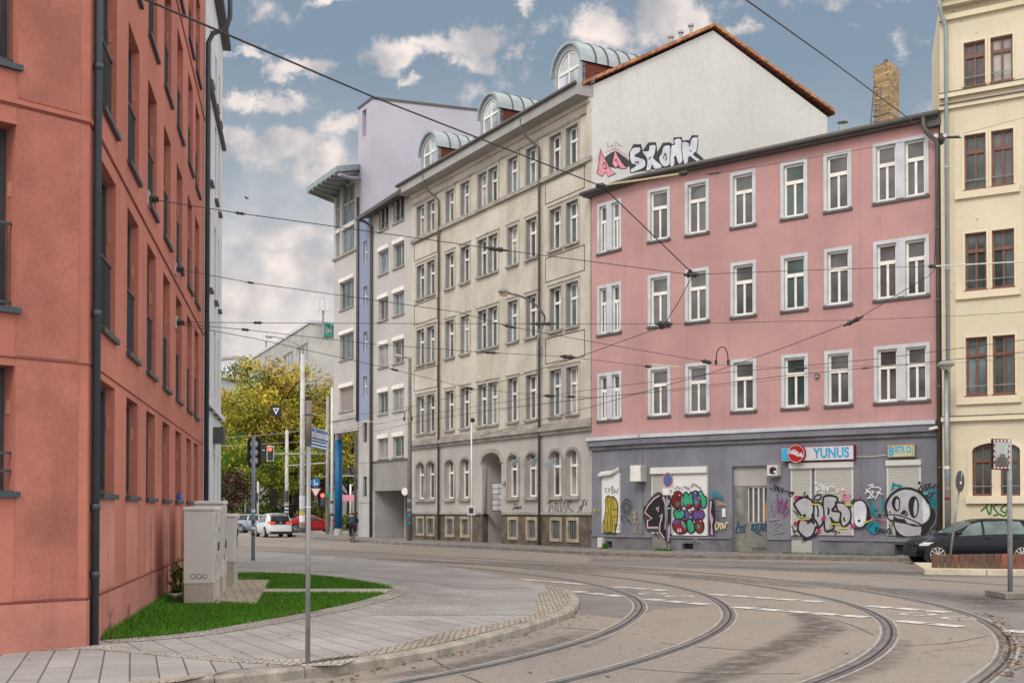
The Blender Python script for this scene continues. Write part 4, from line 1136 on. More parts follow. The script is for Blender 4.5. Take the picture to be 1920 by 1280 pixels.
# corner block on the blue column
zu = FK.z(648, 800); zbm = FK.z(648, 787)
kw = (FK.u(637.5, 600), FK.u(663, 600))
hk = [(kw[0], kw[1], FK.z(650, y1), FK.z(650, y0)) for y1, y0 in ((578, 519), (673, 618), (770, 718))]
aw = [(FK.u(629.5, 430), FK.u(637, 430)), (FK.u(641, 430), FK.u(664.5, 430))]
za0, za1 = FK.z(650, 474), FK.z(650, 346)
ha = [(a, c, za0, za1) for a, c in aw]
TK = FK.z(650, 330)
mb = MB(); wall(mb, FK, 0, FK.L, zbm, TK, hk + ha, .22, TOWERG)
q = [FK.p(FK.L - .02, 0, -.3), FK.p(FK.L - .02, 0, -9), FK.p(0, 0, -9), FK.p(0, 0)]
closing(mb, [FK.p(0, 0), FK.p(0, 0, -9), FK.p(FK.L, 0, -9), FK.p(FK.L, 0)], zbm, TK, TOWERG)
mb.quad(FK.p(0, zbm), FK.p(FK.L, zbm), FK.p(FK.L, zbm, -9), FK.p(0, zbm, -9), SOFFIT)
mb.build('corner_block_wall', tb)
mb = MB(); mb.fbox(FK, -.03, FK.L + .1, zu - .35, zbm - .003, -.4, .06, CONC); mb.fbox(FK, -.06, FK.L + .1, zbm, zbm + .1, 0, .12, MOULD); mb.build_each('beam', tb)
for i, (a, c, z0, z1) in enumerate(hk):
    zz = z1 - .24
    w_ = MB(); bars(w_, FK, a + .002, c - .002, z0 + .002, zz - .002, -.2, .06, .06, [(.3, 0, 1), (.66, 0, 1)] if i < 2 else [], [], .06, CONC); w_ = w_.build('window', tb)
    pane(FK, a + .04, c - .04, z0 + .04, zz - .04, -.16, GL_GREEN if i < 2 else SH_BLIND, w_)
    s_ = MB(); s_.fbox(FK, a - .05, c + .05, zz, z1, -.2, .1, FRAMEW); s_.build('shutter_box', w_)
    s_ = MB(); s_.fbox(FK, a - .08, c + .08, z0 - .08, z0 - .001, 0, .09, MOULD); s_.build('sill', w_)
for i, (a, c, z0, z1) in enumerate(ha):
    w_ = MB(); bars(w_, FK, a + .002, c - .002, z0 + .002, z1 - .002, -.16, .08, .08, [(.45, 0, 1)], [.42, .72], .08, CONC); w_ = w_.build('window', tb)
    pane(FK, a + .05, c - .05, z0 + .05, z1 - .05, -.14, GL_BLUE, w_)
    s_ = MB(); zz = z0 + (z1 - z0) * .36; s_.fbox(FK, a, c, zz, zz + .25, -.1, .05, FRAMEW); s_.build('shutter_box', w_)
mb = MB(); mb.fbox(FK, -.1, FK.L, za0 - .16, za0 - .005, 0, .12, MOULD); mb.build('sill', tb)
mb = MB(); cz = Vector((*at(620.0, 77.8), 0)) + FK.n * -.55
mb.tube([cz + Vector((0, 0, .55)), cz + Vector((0, 0, zu - .7))], .26, 20, flat('blue_column_paint', (.0, .105, .26), .5)); mb.build('blue_column', tb, smooth=True)
mb = MB(); mb.tube([cz, cz + Vector((0, 0, .55))], .27, 20, CONC); mb.tube([cz + Vector((0, 0, zu - .7)), cz + Vector((0, 0, zu + .1))], .22, 20, CONC); mb.build_each('column_base', tb)
# flying canopy
zk = TK + .15
F1 = W(631, 318, 71.0); F0 = W(574.5, 357.5, 71.0 * (631 + 300) / (574.5 + 300)); B1 = W(677, 314, 73.8); B0 = W(627, 379, 79.0)
mb = MB(); P = [F0, F1, B1, B0]
mb.hexa([p - Vector((0, 0, .12)) for p in P] + [p + Vector((0, 0, .22)) for p in P], ZINC)
for i in range(7):
    t = (i + .5) / 7; a = F0.lerp(F1, t); c = B0.lerp(B1, t); dz = Vector((0, 0, -.13)); e = (F1 - F0).normalized() * .05
    mb.hexa([a - e + dz, a + e + dz, c + e + dz, c - e + dz, a - e + dz * 2, a + e + dz * 2, c + e + dz * 2, c - e + dz * 2], SOFFIT)
mb.build('roof_canopy', tb)
mb = MB(); mb.tube([F1.lerp(B1, .1) - Vector((0, 0, .3)), F1.lerp(B1, .45) - Vector((0, 0, .55)), F1.lerp(B1, 1) - Vector((0, 0, .7))], .11, 8, ZINC); mb.build('canopy_gutter', tb)

# ---------------------------------------------------------------- pink corner building
FQ = Fac(at(1110, 50.7), at(1203, 48.3))          # angled bay
FA = Fac(at(1203, 48.3), at(1765, 40.6))          # main front
kb = thing('shop_building', 'dusty pink corner house over a slate grey shop floor covered in graffiti', 'building', FA.p(FA.L / 2, 0))
zcn = FA.z(1203, 817); ZE = FA.z(1203, 341)
def uzb(F_, x0, x1, y0, y1):
    xm = (x0 + x1) / 2; return (F_.u(x0, (y0 + y1) / 2), F_.u(x1, (y0 + y1) / 2), F_.z(xm, y1), F_.z(xm, y0))
SGL = [(1215, 1257), (1285, 1330), (1370, 1418), (1464.5, 1515), (1545.5, 1598)]
zrk = [uzb(FA, 1285, 1330, 680, 775)[2:], uzb(FA, 1285, 1330, 503, 602)[2:], uzb(FA, 1285, 1330, 338, 438)[2:]]
su_ = [(FA.u(a, 540), FA.u(c, 540)) for a, c in SGL]
du = (FA.u(1638, 540), FA.u(1743, 540)); cd = (FQ.u(1120.5, 575), FQ.u(1165.5, 575))
SW = .13
openA = []; wins = []
for z0, z1 in zrk:
    for a, c in su_: openA.append((a + SW, c - SW, z0 + .04, z1 - SW)); wins.append(('s', FA, a, c, z0, z1))
    m_ = sum(du) / 2
    openA += [(du[0] + SW, m_ - .16, z0 + .04, z1 - SW), (m_ + .16, du[1] - SW, z0 + .04, z1 - SW)]; wins.append(('d', FA, du[0], du[1], z0, z1))
    wins.append(('d', FQ, cd[0], cd[1], z0, z1))
openQ = []
for z0, z1 in zrk:
    m_ = sum(cd) / 2; openQ += [(cd[0] + SW, m_ - .16, z0 + .04, z1 - SW), (m_ + .16, cd[1] - SW, z0 + .04, z1 - SW)]
mb = MB(); wall(mb, FA, 0, FA.L, zcn, ZE, openA, .17, PINK, SURR); wall(mb, FQ, 0, FQ.L, zcn, ZE, openQ, .17, PINK, SURR)
bR = FA.p(FA.L, 0, -9); bL = FQ.p(0, 0, -1.0)
closing(mb, [FA.p(FA.L, 0), bR], 0, ZE, PINK)
mb.build('wall', kb)
def pink_window(F_, a, c, z0, z1, k, double):
    m_ = (a + c) / 2
    s_ = MB()
    def halves():
        return [(a + SW, m_ - .16), (m_ + .16, c - SW)] if double else [(a + SW, c - SW)]
    first = True
    for (p, q) in halves():
        w_ = MB(); zz0, zz1 = z0 + .04, z1 - SW
        bars(w_, F_, p + .002, q - .002, zz0 + .002, zz1 - .002, -.16, .075, .07, [(.5, 0, .66)], [.66], .085, FRAMEW)
        w_ = w_.build('window', kb)
        pane(F_, p + .05, q - .05, zz0 + .05, zz1 - .05, -.135, [GL_DARK, GL_DARK, GL_GREEN, GL_DARK, GL_MIX, GL_DARK, GL_MIX][(k * 3) % 7], w_); k += 1
        t_ = MB(); t_.fbox(F_, p - .02, q + .02, zz0 - .045, zz0, -.05, .05, SURR); t_.build('sill', w_)
        if first:
            first = False
            s_ = MB()
            s_.fbox(F_, a, a + SW - .001, z0 + .04, z1, 0, .03, SURR); s_.fbox(F_, c - SW + .001, c, z0 + .04, z1, 0, .03, SURR); s_.fbox(F_, a + SW - .001, c - SW + .001, z1 - SW + .001, z1, 0, .031, SURR)
            if double: s_.fbox(F_, m_ - .159, m_ + .159, z0 + .04, z1 - SW, 0, .028, SURR)
            s_.fbox(F_, a - .03, c + .03, z0 - .09, z0 - .006, 0, .07, ZINCD); s_.build('surround', w_)
for k, (ty, F_, a, c, z0, z1) in enumerate(wins): pink_window(F_, a, c, z0, z1, k, ty == 'd')
# eaves, gutter, roof
u1 = FQ.L
mb = MB()
def eave(F_, a, c):
    mb.fbox(F_, a, c, ZE, ZE + .12, -.2, .30, ZINCD)
eave(FA, 0.12, FA.L); eave(FQ, -.25, FQ.L + .1); mb.build('eaves', kb)
mb = MB(); mb.tube([FQ.p(-.3, ZE + .14, .36), FQ.p(FQ.L, ZE + .14, .37), FA.p(.0, ZE + .14, .37), FA.p(FA.L + .1, ZE + .16, .37)], .095, 8, ZINCD); mb.build('gutter', kb, smooth=True)
mb = MB(); P = [FQ.p(-.2, ZE + .12, .25), FQ.p(FQ.L, ZE + .12, .25), FA.p(FA.L, ZE + .12, .25), FA.p(FA.L, ZE + .5, -9), FQ.p(0, ZE + .3, -.6)]
mb.poly(P, ZINCD); mb.build('roof', kb)
# narrow pilaster strips of the upper floors
mb = MB(); up = FA.u(1612, 540)
for F_, a, c in ((FA, up - .03, up + .03), (FA, .0, .06), (FA, FA.L - .24, FA.L - .20)):
    mb.fbox(F_, a, c, zcn + .3, ZE - .02, 0, .012, PINK)
mb.build_each('wall_joint', kb)
# cornice
zt = zcn + .02
mb = MB()
for F_ in (FQ, FA):
    a0 = -.12 if F_ is FQ else .08; a1 = F_.L + (.08 if F_ is FQ else 0) - (.0 if F_ is FQ else .12)
    mb.fbox(F_, a0, a1, zt - .10, zt + .04, 0, .26, SURR); mb.fbox(F_, a0, a1, zt - .34, zt - .103, 0, .20, PURPLE); mb.fbox(F_, a0, a1, zt - .50, zt - .343, 0, .10, PURPLE2)
mb.build_each('cornice', kb)
# shop floor
dr = (FA.u(1373, 950), FA.u(1438, 950), .12, FA.z(1405, 873))
vents = [(uzb(FA, 1280, 1301, 1018, 1029)), (uzb(FA, 1536, 1562, 1017, 1033)), (uzb(FA, 1678, 1714, 1020, 1040))]
vq = [uzb(FQ, 1138, 1149, 1014, 1026)]
mb = MB(); wall(mb, FA, 0, FA.L, 0, zcn, [dr] + vents, .25, PURPLE); wall(mb, FQ, 0, FQ.L, 0, zcn, vq, .25, PURPLE)
for F_, h in [(FA, v_) for v_ in vents] + [(FQ, vq[0])]:
    mb.quad(F_.p(h[0], h[2], -.25), F_.p(h[1], h[2], -.25), F_.p(h[1], h[3], -.25), F_.p(h[0], h[3], -.25), DARKM)
mb.build('shop_floor_wall', kb)
zpk = FA.z(1300, 1004)
mb = MB(); du0, du1 = FA.u(1224, 1000), FA.u(1257, 1000); s0, s1 = FA.u(1485, 1000), FA.u(1523, 1000)
segs = [(0, du0 - .02, FA), (du1 + .02, dr[0] - .03, FA), (dr[1] + .03, s0 - .03, FA), (s1 + .3, FA.L, FA), (0, FQ.L, FQ)]
for a, c, F_ in segs:
    hh = [h for h in (vents if F_ is FA else vq) if a < h[0] < c]
    xs_ = [a] + [e for h in sorted(hh) for e in (h[0], h[1])] + [c]
    for i in range(0, len(xs_), 2): mb.fbox(F_, xs_[i], xs_[i + 1], 0, zpk - .1, 0, .045, PURPLE2)
    for h in hh: mb.fbox(F_, h[0], h[1], h[3], zpk - .1, 0, .044, PURPLE2) if h[3] < zpk - .12 else None
    mb.fbox(F_, a, c, zpk - .1, zpk - .03, 0, .10, SURR if False else PURPLE)
mb.build_each('plinth', kb)
mb = MB(); mb.fbox(FA, up - .02, up + .04, .7, zt - .52, 0, .02, PURPLE2); mb.fbox(FA, .02, .08, .7, zt - .52, 0, .02, PURPLE2); mb.build_each('wall_joint', kb)
# shop door: two leaves, the right one half open behind bars
DOORG = mat('grey_green_door', (.235, .235, .205), .7, var=.2, vscale=2, streak=.4, fine=.1)
zd = FA.z(1405, 910)
mb = MB(); mb.fbox(FA, dr[0], dr[1], zd, dr[3], -.22, -.16, CONC); mb.build('door_panel', kb)
mid = FA.u(1399, 950)
for a, c, kind in ((dr[0], mid, 0), (mid, dr[1], 1)):
    w_ = MB()
    if kind == 0:
        w_.fbox(FA, a, c - .01, .14, zd, -.22, -.17, DOORG); w_.fbox(FA, a + .12, c - .14, .3, 1.35, -.17, -.155, DOORG); w_.fbox(FA, a + .12, c - .14, 1.5, zd - .2, -.17, -.155, DOORG)
        w_.build('door', kb)
    else:
        z1 = 1.28
        w_.fbox(FA, a, c, .14, z1, -.22, -.17, DOORG); w_.fbox(FA, a, c, zd - .1, zd, -.22, -.17, DOORG)
        n = 4
        for i in range(n + 1):
            u = a + (c - a) * i / n; w_.fbox(FA, max(a, u - .03), min(c, u + .03), z1, zd - .1, -.22, -.17, CABIN)
        w_ = w_.build('door', kb)
        g_ = MB(); g_.quad(FA.p(a, z1, -.24), FA.p(c, z1, -.24), FA.p(c, zd, -.24), FA.p(a, zd, -.24), GL_DARK); g_.build('pane', w_)
        g_ = MB(); g_.quad(FA.p(a + (c - a) * .78, z1 + .05, -.232), FA.p(c - .02, z1 + .05, -.232), FA.p(c - .02, z1 + .75, -.232), FA.p(a + (c - a) * .78, z1 + .75, -.232), flat('orange_board', (.55, .22, .05), .7)); g_.build('orange_board', w_)
# roller shutters
def shutter(F_, x0, x1, y0, y1, m, boxh=0.0, frame=CABIN, zmin=None):
    a, c, z0, z1 = uzb(F_, x0, x1, y0, y1)
    if zmin is not None: z0 = zmin
    mb = MB(); mb.fbox(F_, a + .06, c - .06, z0, z1, 0, .05, m)
    s_ = mb.build('roller_shutter', kb)
    f_ = MB(); f_.fbox(F_, a, a + .06, z0, z1, 0, .06, frame); f_.fbox(F_, c - .06, c, z0, z1, 0, .06, frame)
    if boxh: f_.fbox(F_, a - .03, c + .03, z1, z1 + boxh, 0, .16, frame)
    else: f_.fbox(F_, a, c, z1, z1 + .08, 0, .06, frame)
    f_.build('shutter_frame', s_)
shutter(FQ, 1130, 1164, 890, 998, SH_WHITE, .0)
shutter(FA, 1223, 1261, 888, 1000, SH_GREY, .0); shutter(FA, 1262, 1328, 888, 1003, SH_WHITE, .0)
shutter(FA, 1484, 1523, 879, 1003, SH_GREY); shutter(FA, 1529, 1601, 879, 1003, SH_GREY); shutter(FA, 1664, 1728, 874, 1003, SH_GREY)
mb = MB(); mb.fbox(FA, du0, du1, .13, zpk - .12, 0, .05, DOORG); mb.build('low_door', kb)
mb = MB(); mb.fbox(FA, s0, s1, .13, zpk - .12, 0, .05, SH_GREY); mb.build('low_shutter', kb)
a, c, z0, z1 = uzb(FA, 1222, 1328, 875, 887); mb = MB(); mb.hexa([FA.p(a, z0, .17), FA.p(c, z0, .17), FA.p(c, z0, 0), FA.p(a, z0, 0), FA.p(a, z1, .12), FA.p(c, z1, .12), FA.p(c, z1, 0), FA.p(a, z1, 0)], CABIN); mb.build('shutter_box', kb)
a, c, z0, z1 = uzb(FA, 1482, 1602, 866, 877); mb = MB(); mb.fbox(FA, a, c, z0, z1, 0, .14, CABIN); mb.build('shutter_box', kb)
a, c, z0, z1 = uzb(FA, 1663, 1729, 862, 872); mb = MB(); mb.fbox(FA, a, c, z0, z1, 0, .14, CABIN); mb.build('shutter_box', kb)
# bent metal cover over the narrow shutter
P = [FQ.p(*FQ.uz(x, y), o) for x, y, o in ((1128, 888, .02), (1164, 884, .02))]; P2 = [FQ.p(*FQ.uz(1128, 893), .22), FQ.p(*FQ.uz(1150, 890), .22), FQ.p(*FQ.uz(1164, 879), .12)]
mb = MB(); mb.poly([P[0], P2[0], P2[1], P2[2], P[1]], CABIN); mb.poly([P[1] + Vector((0, 0, .1)), P2[2] + Vector((0, 0, .1)), P2[1] + Vector((0, 0, .1)), P2[0] + Vector((0, 0, .1)), P[0] + Vector((0, 0, .1))], CABIN)
for p, q in zip(P2[:-1], P2[1:]): mb.quad(p, q, q + Vector((0, 0, .1)), p + Vector((0, 0, .1)), CABIN)
mb.build('bent_cover', kb)
# downpipe with its swan neck
pu = FA.L - .02
downpipe('downpipe', [FA.p(pu, .15, .14), FA.p(pu, FA.z(1765, 290), .14), FA.p(FA.u(1760, 270), FA.z(1760, 268), .2), FA.p(FA.u(1746, 255), FA.z(1746, 256), .32), FA.p(FA.u(1739, 245), FA.z(1739, 243), .36), FA.p(FA.u(1738, 240), ZE + .1, .37)], .075, ZINCD, kb, [FA.p(pu, z, .14) for z in (3.2, 6, 9, 11.5)])
mb = MB(); mb.fbox(FA, FA.L - .35, FA.L + .15, ZE - .25, ZE + .25, -.3, .25, ZINCD); mb.build('gutter_end', kb)

# ---------------------------------------------------------------- cream building
FE = Fac(at(1768, 40.35), at(2300, 36.0))
FS = Fac(at(1752.5, 45.0), at(1768, 40.35))
cb_ = thing('apartment_building', 'cream plastered house with reddish brown windows at the right edge', 'building', FE.A)
CC = [(1809.5, 1850), (1860, 1902)]
ce = [(FE.u(a, 500), FE.u(c, 500)) for a, c in CC]
dx = 3.15
ce2 = ce + [(a + dx, c + dx) for a, c in ce] + [(a + 2 * dx, c + 2 * dx) for a, c in ce]
zrc = [(FE.z(1830, 741), FE.z(1830, 632)), (FE.z(1830, 543), FE.z(1830, 436)), (FE.z(1830, 354), FE.z(1830, 251)), (FE.z(1830, 160), FE.z(1830, 77))]
hE = [(a, c, z0, z1) for a, c in ce2 for z0, z1 in zrc]
zA0, zAs, zAt = FE.z(1845, 929), FE.z(1845, 845), FE.z(1850, 830)
arch = [(FE.u(1823, 880) + dx * i, FE.u(1913, 880) + dx * i) for i in range(2)]
TOPE = FE.z(1768, 20)
mb = MB(); wall(mb, FE, 0, FE.L, 0, TOPE, hE + [(a, c, zA0, zAt) for a, c in arch], .2, CREAM)
for a, c in arch: spandrel(mb, FE, a, c, zAs, zAt, CREAM, dp=.2)
wall(mb, FS, 0, FS.L, 0, TOPE + .3, [], .1, CREAM)
closing(mb, [FS.p(0, 0), FE.p(FE.L, 0, -8), FE.p(FE.L, 0)], 0, TOPE, CREAM)
mb.build('wall', cb_)
mb = MB()
for zz, h, d in ((FE.z(1768, 42), .18, .14), (TOPE, .3, .35), (TOPE + .3, .5, .6), (FE.z(1780, 185), .16, .16), (FE.z(1772, 207), .14, .12), (FE.z(1790, 790), .16, .16)):
    mb.fbox(FE, -.02, FE.L, zz, zz + h, 0, d, CREAM2)
mb.build_each('cornice', cb_)
mb = MB(); mb.fbox(FE, -.1, FE.L, TOPE + .8, TOPE + 1.0, -8, .75, ZINCD); mb.build('roof', cb_)
mb = MB()
for zz in (FE.z(1780, 185) + .16, FE.z(1772, 207) + .14, FE.z(1790, 790) + .16): mb.fbox(FE, 0, FE.L, zz, zz + .025, 0, .18, ZINCD)
mb.build_each('ledge_flashing', cb_)
mb = MB()
for i in range(2):
    a = ce[0][0] - .32 + dx * i; c = ce[1][1] + .32 + dx * i
    zlo = FE.z(1790, 790) + .2
    for uu in (a - .02, c): mb.fbox(FE, uu, uu + .02, zlo, FE.z(1772, 207), 0, .03, CREAM2)
mb.build_each('wall_panel_edge', cb_)
def cream_window(a, c, z0, z1, k, o=-.19, parent=None):
    w_ = MB(); bars(w_, FE, a + .002, c - .002, z0 + .002, z1 - .002, o, .07, .07, [(.5, 0, .69), (.5, .69, 1)], [.69], .075, BROWN); w_ = w_.build('window', cb_)
    pane(FE, a + .05, c - .05, z0 + .05, z1 - .05, o + .02, [GL_BLUE, GL_GREEN, GL_CURT, GL_GREEN, GL_DARK][k % 5], w_)
    r_ = MB(); r_.tube([FE.p(a - .03, z0 + .32, -.02), FE.p(c + .03, z0 + .32, -.02)], .018, 6, STEEL); r_.build('safety_rail', w_)
    return w_
for k, (a, c, z0, z1) in enumerate(hE):
    w_ = cream_window(a, c, z0, z1, k * 3 + k // 4)
    s_ = MB(); s_.fbox(FE, a - .02, c + .02, z0 - .05, z0 - .001, -.1, .05, BROWN); s_.build('sill', w_)
    t_ = MB(); t_.fbox(FE, a - .07, a - .001, z0, z1 + .07, 0, .025, CREAM2); t_.fbox(FE, c + .001, c + .07, z0, z1 + .07, 0, .025, CREAM2); t_.fbox(FE, a - .001, c + .001, z1 + .001, z1 + .07, 0, .026, CREAM2); t_.build('surround', w_)
mb = MB()
for i in range(3):
    for z0, z1 in zrc[:3]: mb.fbox(FE, ce[0][0] - .3 + dx * i, ce[1][1] + .2 + dx * i, z0 - .30, z0 - .055, 0, .11, CREAM2)
for i in range(2): mb.fbox(FE, arch[i][0] - .2, arch[i][1] + .2, zA0 - .26, zA0 - .002, 0, .14, CREAM2)
mb.build_each('sill_course', cb_)
for k, (a, c) in enumerate(arch):
    m_ = (a + c) / 2
    mb = MB(); mb.fbox(FE, m_ - .14, m_ + .14, zA0, zAt - .02, -.195, -.02, CREAM); mb.build('pier', cb_)
    cream_window(a + .02, m_ - .142, zA0, zAt - .06, 3, -.192); cream_window(m_ + .142, c - .02, zA0, zAt - .06, 1, -.192)
    s_ = MB(); N = 10; rr = (c - a) / 2
    for j in range(N):
        t0, t1 = math.pi * j / N, math.pi * (j + 1) / N; P = []
        for o in (0, .05):
            for t, e in ((t0, 0), (t1, 0), (t1, .14), (t0, .14)): P.append(FE.p(m_ - (rr + .002 + e) * math.cos(t), zAs + (zAt - zAs + .002 + e) * math.sin(t), o))
        s_.hexa(P, CREAM2)
    s_.fbox(FE, a - .14, a - .002, zA0, zAs, 0, .05, CREAM2); s_.fbox(FE, c + .002, c + .14, zA0, zAs, 0, .05, CREAM2)
    s_.build('window_arch', cb_)
q = FE.p(.22, 0, .12)
downpipe('downpipe', [q + Vector((0, 0, .15)), q + Vector((0, 0, TOPE - .6)), FE.p(.1, TOPE - .2, .3), FE.p(.05, TOPE + .7, .6)], .07, ZINC, cb_, [q + Vector((0, 0, z)) for z in (3, 6.5, 10, 13.5)])

# ---------------------------------------------------------------- brick chimney behind, roof vent
cy = thing('brick_chimney', 'tall yellow brick chimney rising behind the pink house', 'chimney', (*at(1667, 60), 0))
D0 = 60.0; A_ = Vector((*at(1641, 60.6), 0)); B_ = Vector((*at(1672, 59.8), 0)); C_ = Vector((*at(1692, 60.9), 0)); E_ = A_ + C_ - B_
zt = W(1660, 120, D0).z; cen = (A_ + C_) / 2
def ring(s, z): return [cen + (p - cen) * s + Vector((0, 0, z)) for p in (A_, B_, C_, E_)]
mb = MB(); mb.hexa(ring(1.0, 0) + ring(.93, zt), BRICKY); mb.build('shaft', cy)
mb = MB(); mb.hexa(ring(.95, zt - 1.0) + ring(.98, zt + .06), BRICKY); mb.build('cap', cy)
for z in (zt - 2.6, zt - 5.2, zt - 7.6, 13.5):
    mb = MB(); f_ = 1.0 - .07 * z / zt + .012; mb.hexa(ring(f_, z) + ring(f_, z + .07), DARKM); mb.build('iron_band', cy)
mb = MB(); c0 = cen + Vector((0, 0, zt)); mb.tube([c0, c0 + Vector((0, 0, .25))], .12, 8, ZINCD); mb.tube([c0 + Vector((0, 0, .25)), c0 + Vector((0, 0, .28))], .3, 8, ZINCD); mb.tube([c0 + Vector((0, 0, .28)), c0 + Vector((0, 0, .5))], .1, 8, ZINCD); mb.build('pot', cy)
ld = thing('ladder', 'thin iron ladder leaning against the brick chimney', 'ladder', (*at(1636, 59.5), 10))
mb = MB(); p0, p1 = W(1631, 250, 59.4), W(1639, 160, 59.9); r0, r1 = W(1647, 250, 59.0), W(1653, 160, 59.5)
mb.tube([p0, p1], .035, 5, DARKM); mb.build('rail', ld); mb = MB(); mb.tube([r0, r1], .035, 5, DARKM); mb.build('rail', ld)
for i in range(9):
    mb = MB(); mb.tube([p0.lerp(p1, i / 8.5), r0.lerp(r1, i / 8.5)], .02, 4, DARKM); mb.build('rung', ld)
mb = MB(); c0 = W(1580, 262, 49); mb.tube([c0 - Vector((0, 0, 1.2)), c0 + Vector((0, 0, .6))], .15, 10, ZINC); mb.tube([c0 + Vector((0, 0, .72)), c0 + Vector((0, 0, .78))], .24, 10, ZINC); mb.tube([c0 + Vector((0, 0, .6)), c0 + Vector((0, 0, .72))], .05, 6, ZINC)
tag(mb.build('roof_vent'), 'round metal vent pipe with cap on the pink house roof', 'vent pipe')

# ---------------------------------------------------------------- far slab block and neighbours
FZ = Fac(at(580, 128), at(700, 132)); FY = Fac(at(436, 172), at(580, 128))
sb = thing('office_building', 'long pale slab block with ribbon windows far behind the trees', 'building', FZ.A)
zt = FZ.z(580, 606)
mb = MB(); wall(mb, FZ, 0, FZ.L, 0, zt, [], .1, mat('slab_end_wall', (.50, .49, .475), .9, var=.08))
hy = [(FY.u(x0, 650), FY.u(x1, 650), zt - 3.9, zt - 1.9) for x0, x1 in ((505, 524), (530, 549), (556, 577), (478, 500))]
hy += [(a, c, z0 - 3.4 * k_, z1 - 3.4 * k_) for a, c, z0, z1 in hy for k_ in (1, 2, 3)]
SLABG = mat('slab_facade', (.45, .44, .425), .9, var=.1)
wall(mb, FY, 0, FY.L, 0, zt, hy, .3, SLABG); closing(mb, [FZ.p(FZ.L, 0), FZ.p(FZ.L, 0, -30), FY.p(0, 0, -20), FY.p(0, 0)], 0, zt, SLABG)
mb.poly([p + Vector((0, 0, zt)) for p in (FY.p(0, 0), FY.p(FY.L, 0), FZ.p(FZ.L, 0), FZ.p(FZ.L, 0, -30), FY.p(0, 0, -20))], CONC)
mb.build('wall', sb)
for a, c, z0, z1 in hy:
    w_ = MB(); bars(w_, FY, a, c, z0, z1, -.25, .12, .1, [(.33, 0, 1), (.66, 0, 1)], [], .12, FRAMEW); w_ = w_.build('window', sb); pane(FY, a + .1, c - .1, z0 + .1, z1 - .1, -.2, GL_BLUE, w_)
mb = MB(); mb.fbox(FY, -.1, FY.L + .1, zt - .02, zt + .35, -.3, .15, PALE); mb.fbox(FZ, .2, FZ.L, zt - .02, zt + .36, -.3, .15, PALE); mb.build_each('parapet', sb)
GRN = flat('teal_sign', (.0, .30, .25), .5)
sg = thing('rooftop_sign', 'teal letter sign on the end wall of the far slab block', 'sign', FZ.p(FZ.u(605, 615), zt - 2))
a, c, z0, z1 = uzb(FZ, 605.5, 620, 606, 631); t_ = (z1 - z0) * .15
mb = MB(); mb.fbox(FZ, a, a + t_, z0, z1, .05, .3, GRN); mb.fbox(FZ, a + t_, c - t_ * .3, z1 - t_, z1, .05, .3, GRN); mb.fbox(FZ, a + t_, c - t_ * .3, z0, z0 + t_, .05, .3, GRN); mb.fbox(FZ, c - t_, c, z0 + t_, z0 + t_ * 2.2, .05, .3, GRN); mb.fbox(FZ, c - t_, c, z1 - t_ * 2.2, z1 - t_, .05, .3, GRN); mb.build('letter', sg)
mb = MB(); a2 = FZ.u(623, 615); mb.fbox(FZ, a2, a2 + t_, z0 + t_ * 1.5, z1, .05, .3, GRN); mb.fbox(FZ, a2, a2 + t_, z0, z0 + t_, .05, .3, GRN); mb.build('letter', sg)
def antenna(px, y0, y1, D, lab):
    t = thing('antenna_mast', lab, 'antenna', W(px, y1, D)); p0, p1 = W(px, y1, D), W(px, y0, D)
    mb = MB(); mb.tube([p0 - Vector((0, 0, 2)), p1], .12, 6, STEEL); mb.build('mast', t)
    h = (p1.z - p0.z)
    for i, dx_ in enumerate((-.55, .0, .55)):
        mb = MB(); q = p0.lerp(p1, .45) + Vector((dx_, -.3, 0)); mb.box(q.x - .16, q.x + .16, q.y - .1, q.y + .1, q.z, q.z + h * .5, PALE); mb.build('antenna_panel', t)
antenna(606, 559, 603, 128, 'antenna mast with white panels on the near end of the slab block roof')
antenna(499, 624, 652, 150, 'smaller antenna mast halfway along the slab block roof')
sb2 = thing('apartment_building', 'small pale block with a flat roof at the far end of the street', 'building', W(455, 960, 190))
FN = Fac(at(438, 188), at(478, 192)); zt = FN.z(455, 674)
mb = MB(); mb.fbox(FN, 0, FN.L, 0, zt, -12, 0, PALE); mb.build('wall', sb2)
mb = MB(); mb.fbox(FN, FN.u(441, 690), FN.u(447, 690), FN.z(444, 700), FN.z(444, 682), -.1, .05, DARKM); mb.build('window', sb2)
mb = MB(); mb.fbox(FN, -.3, FN.L + .3, zt, zt + .4, -12.3, .3, CONC); mb.build('roof', sb2)
FO = Fac(at(380, 118), at(452, 125)); zt = FO.z(430, 712)
sb3 = thing('apartment_building', 'cream rendered block with grid of windows half hidden behind the yellow trees', 'building', FO.A)
hz = []
for i in range(7):
    for j in range(4):
        u = .6 + i * (FO.L - .6) / 7; hz.append((u, u + .35, 1.5 + j * 3.2, 3.2 + j * 3.2)) if False else hz.append((u, u + .32 * 1.0 + .0, 1.5 + j * 3.2, 3.2 + j * 3.2))
mb = MB(); wall(mb, FO, 0, FO.L, 0, zt, hz, .2, PALE); closing(mb, [FO.p(FO.L, 0), FO.p(FO.L, 0, -10), FO.p(0, 0, -10), FO.p(0, 0)], 0, zt, PALE); mb.build('wall', sb3)
mb = MB(); mb.fbox(FO, -.3, FO.L + .3, zt, zt + .5, -10, .5, CREAM2); mb.build('roof', sb3)
for a, c, z0, z1 in hz: pane(FO, a, c, z0, z1, -.2, GL_DARK, sb3).name = 'window'
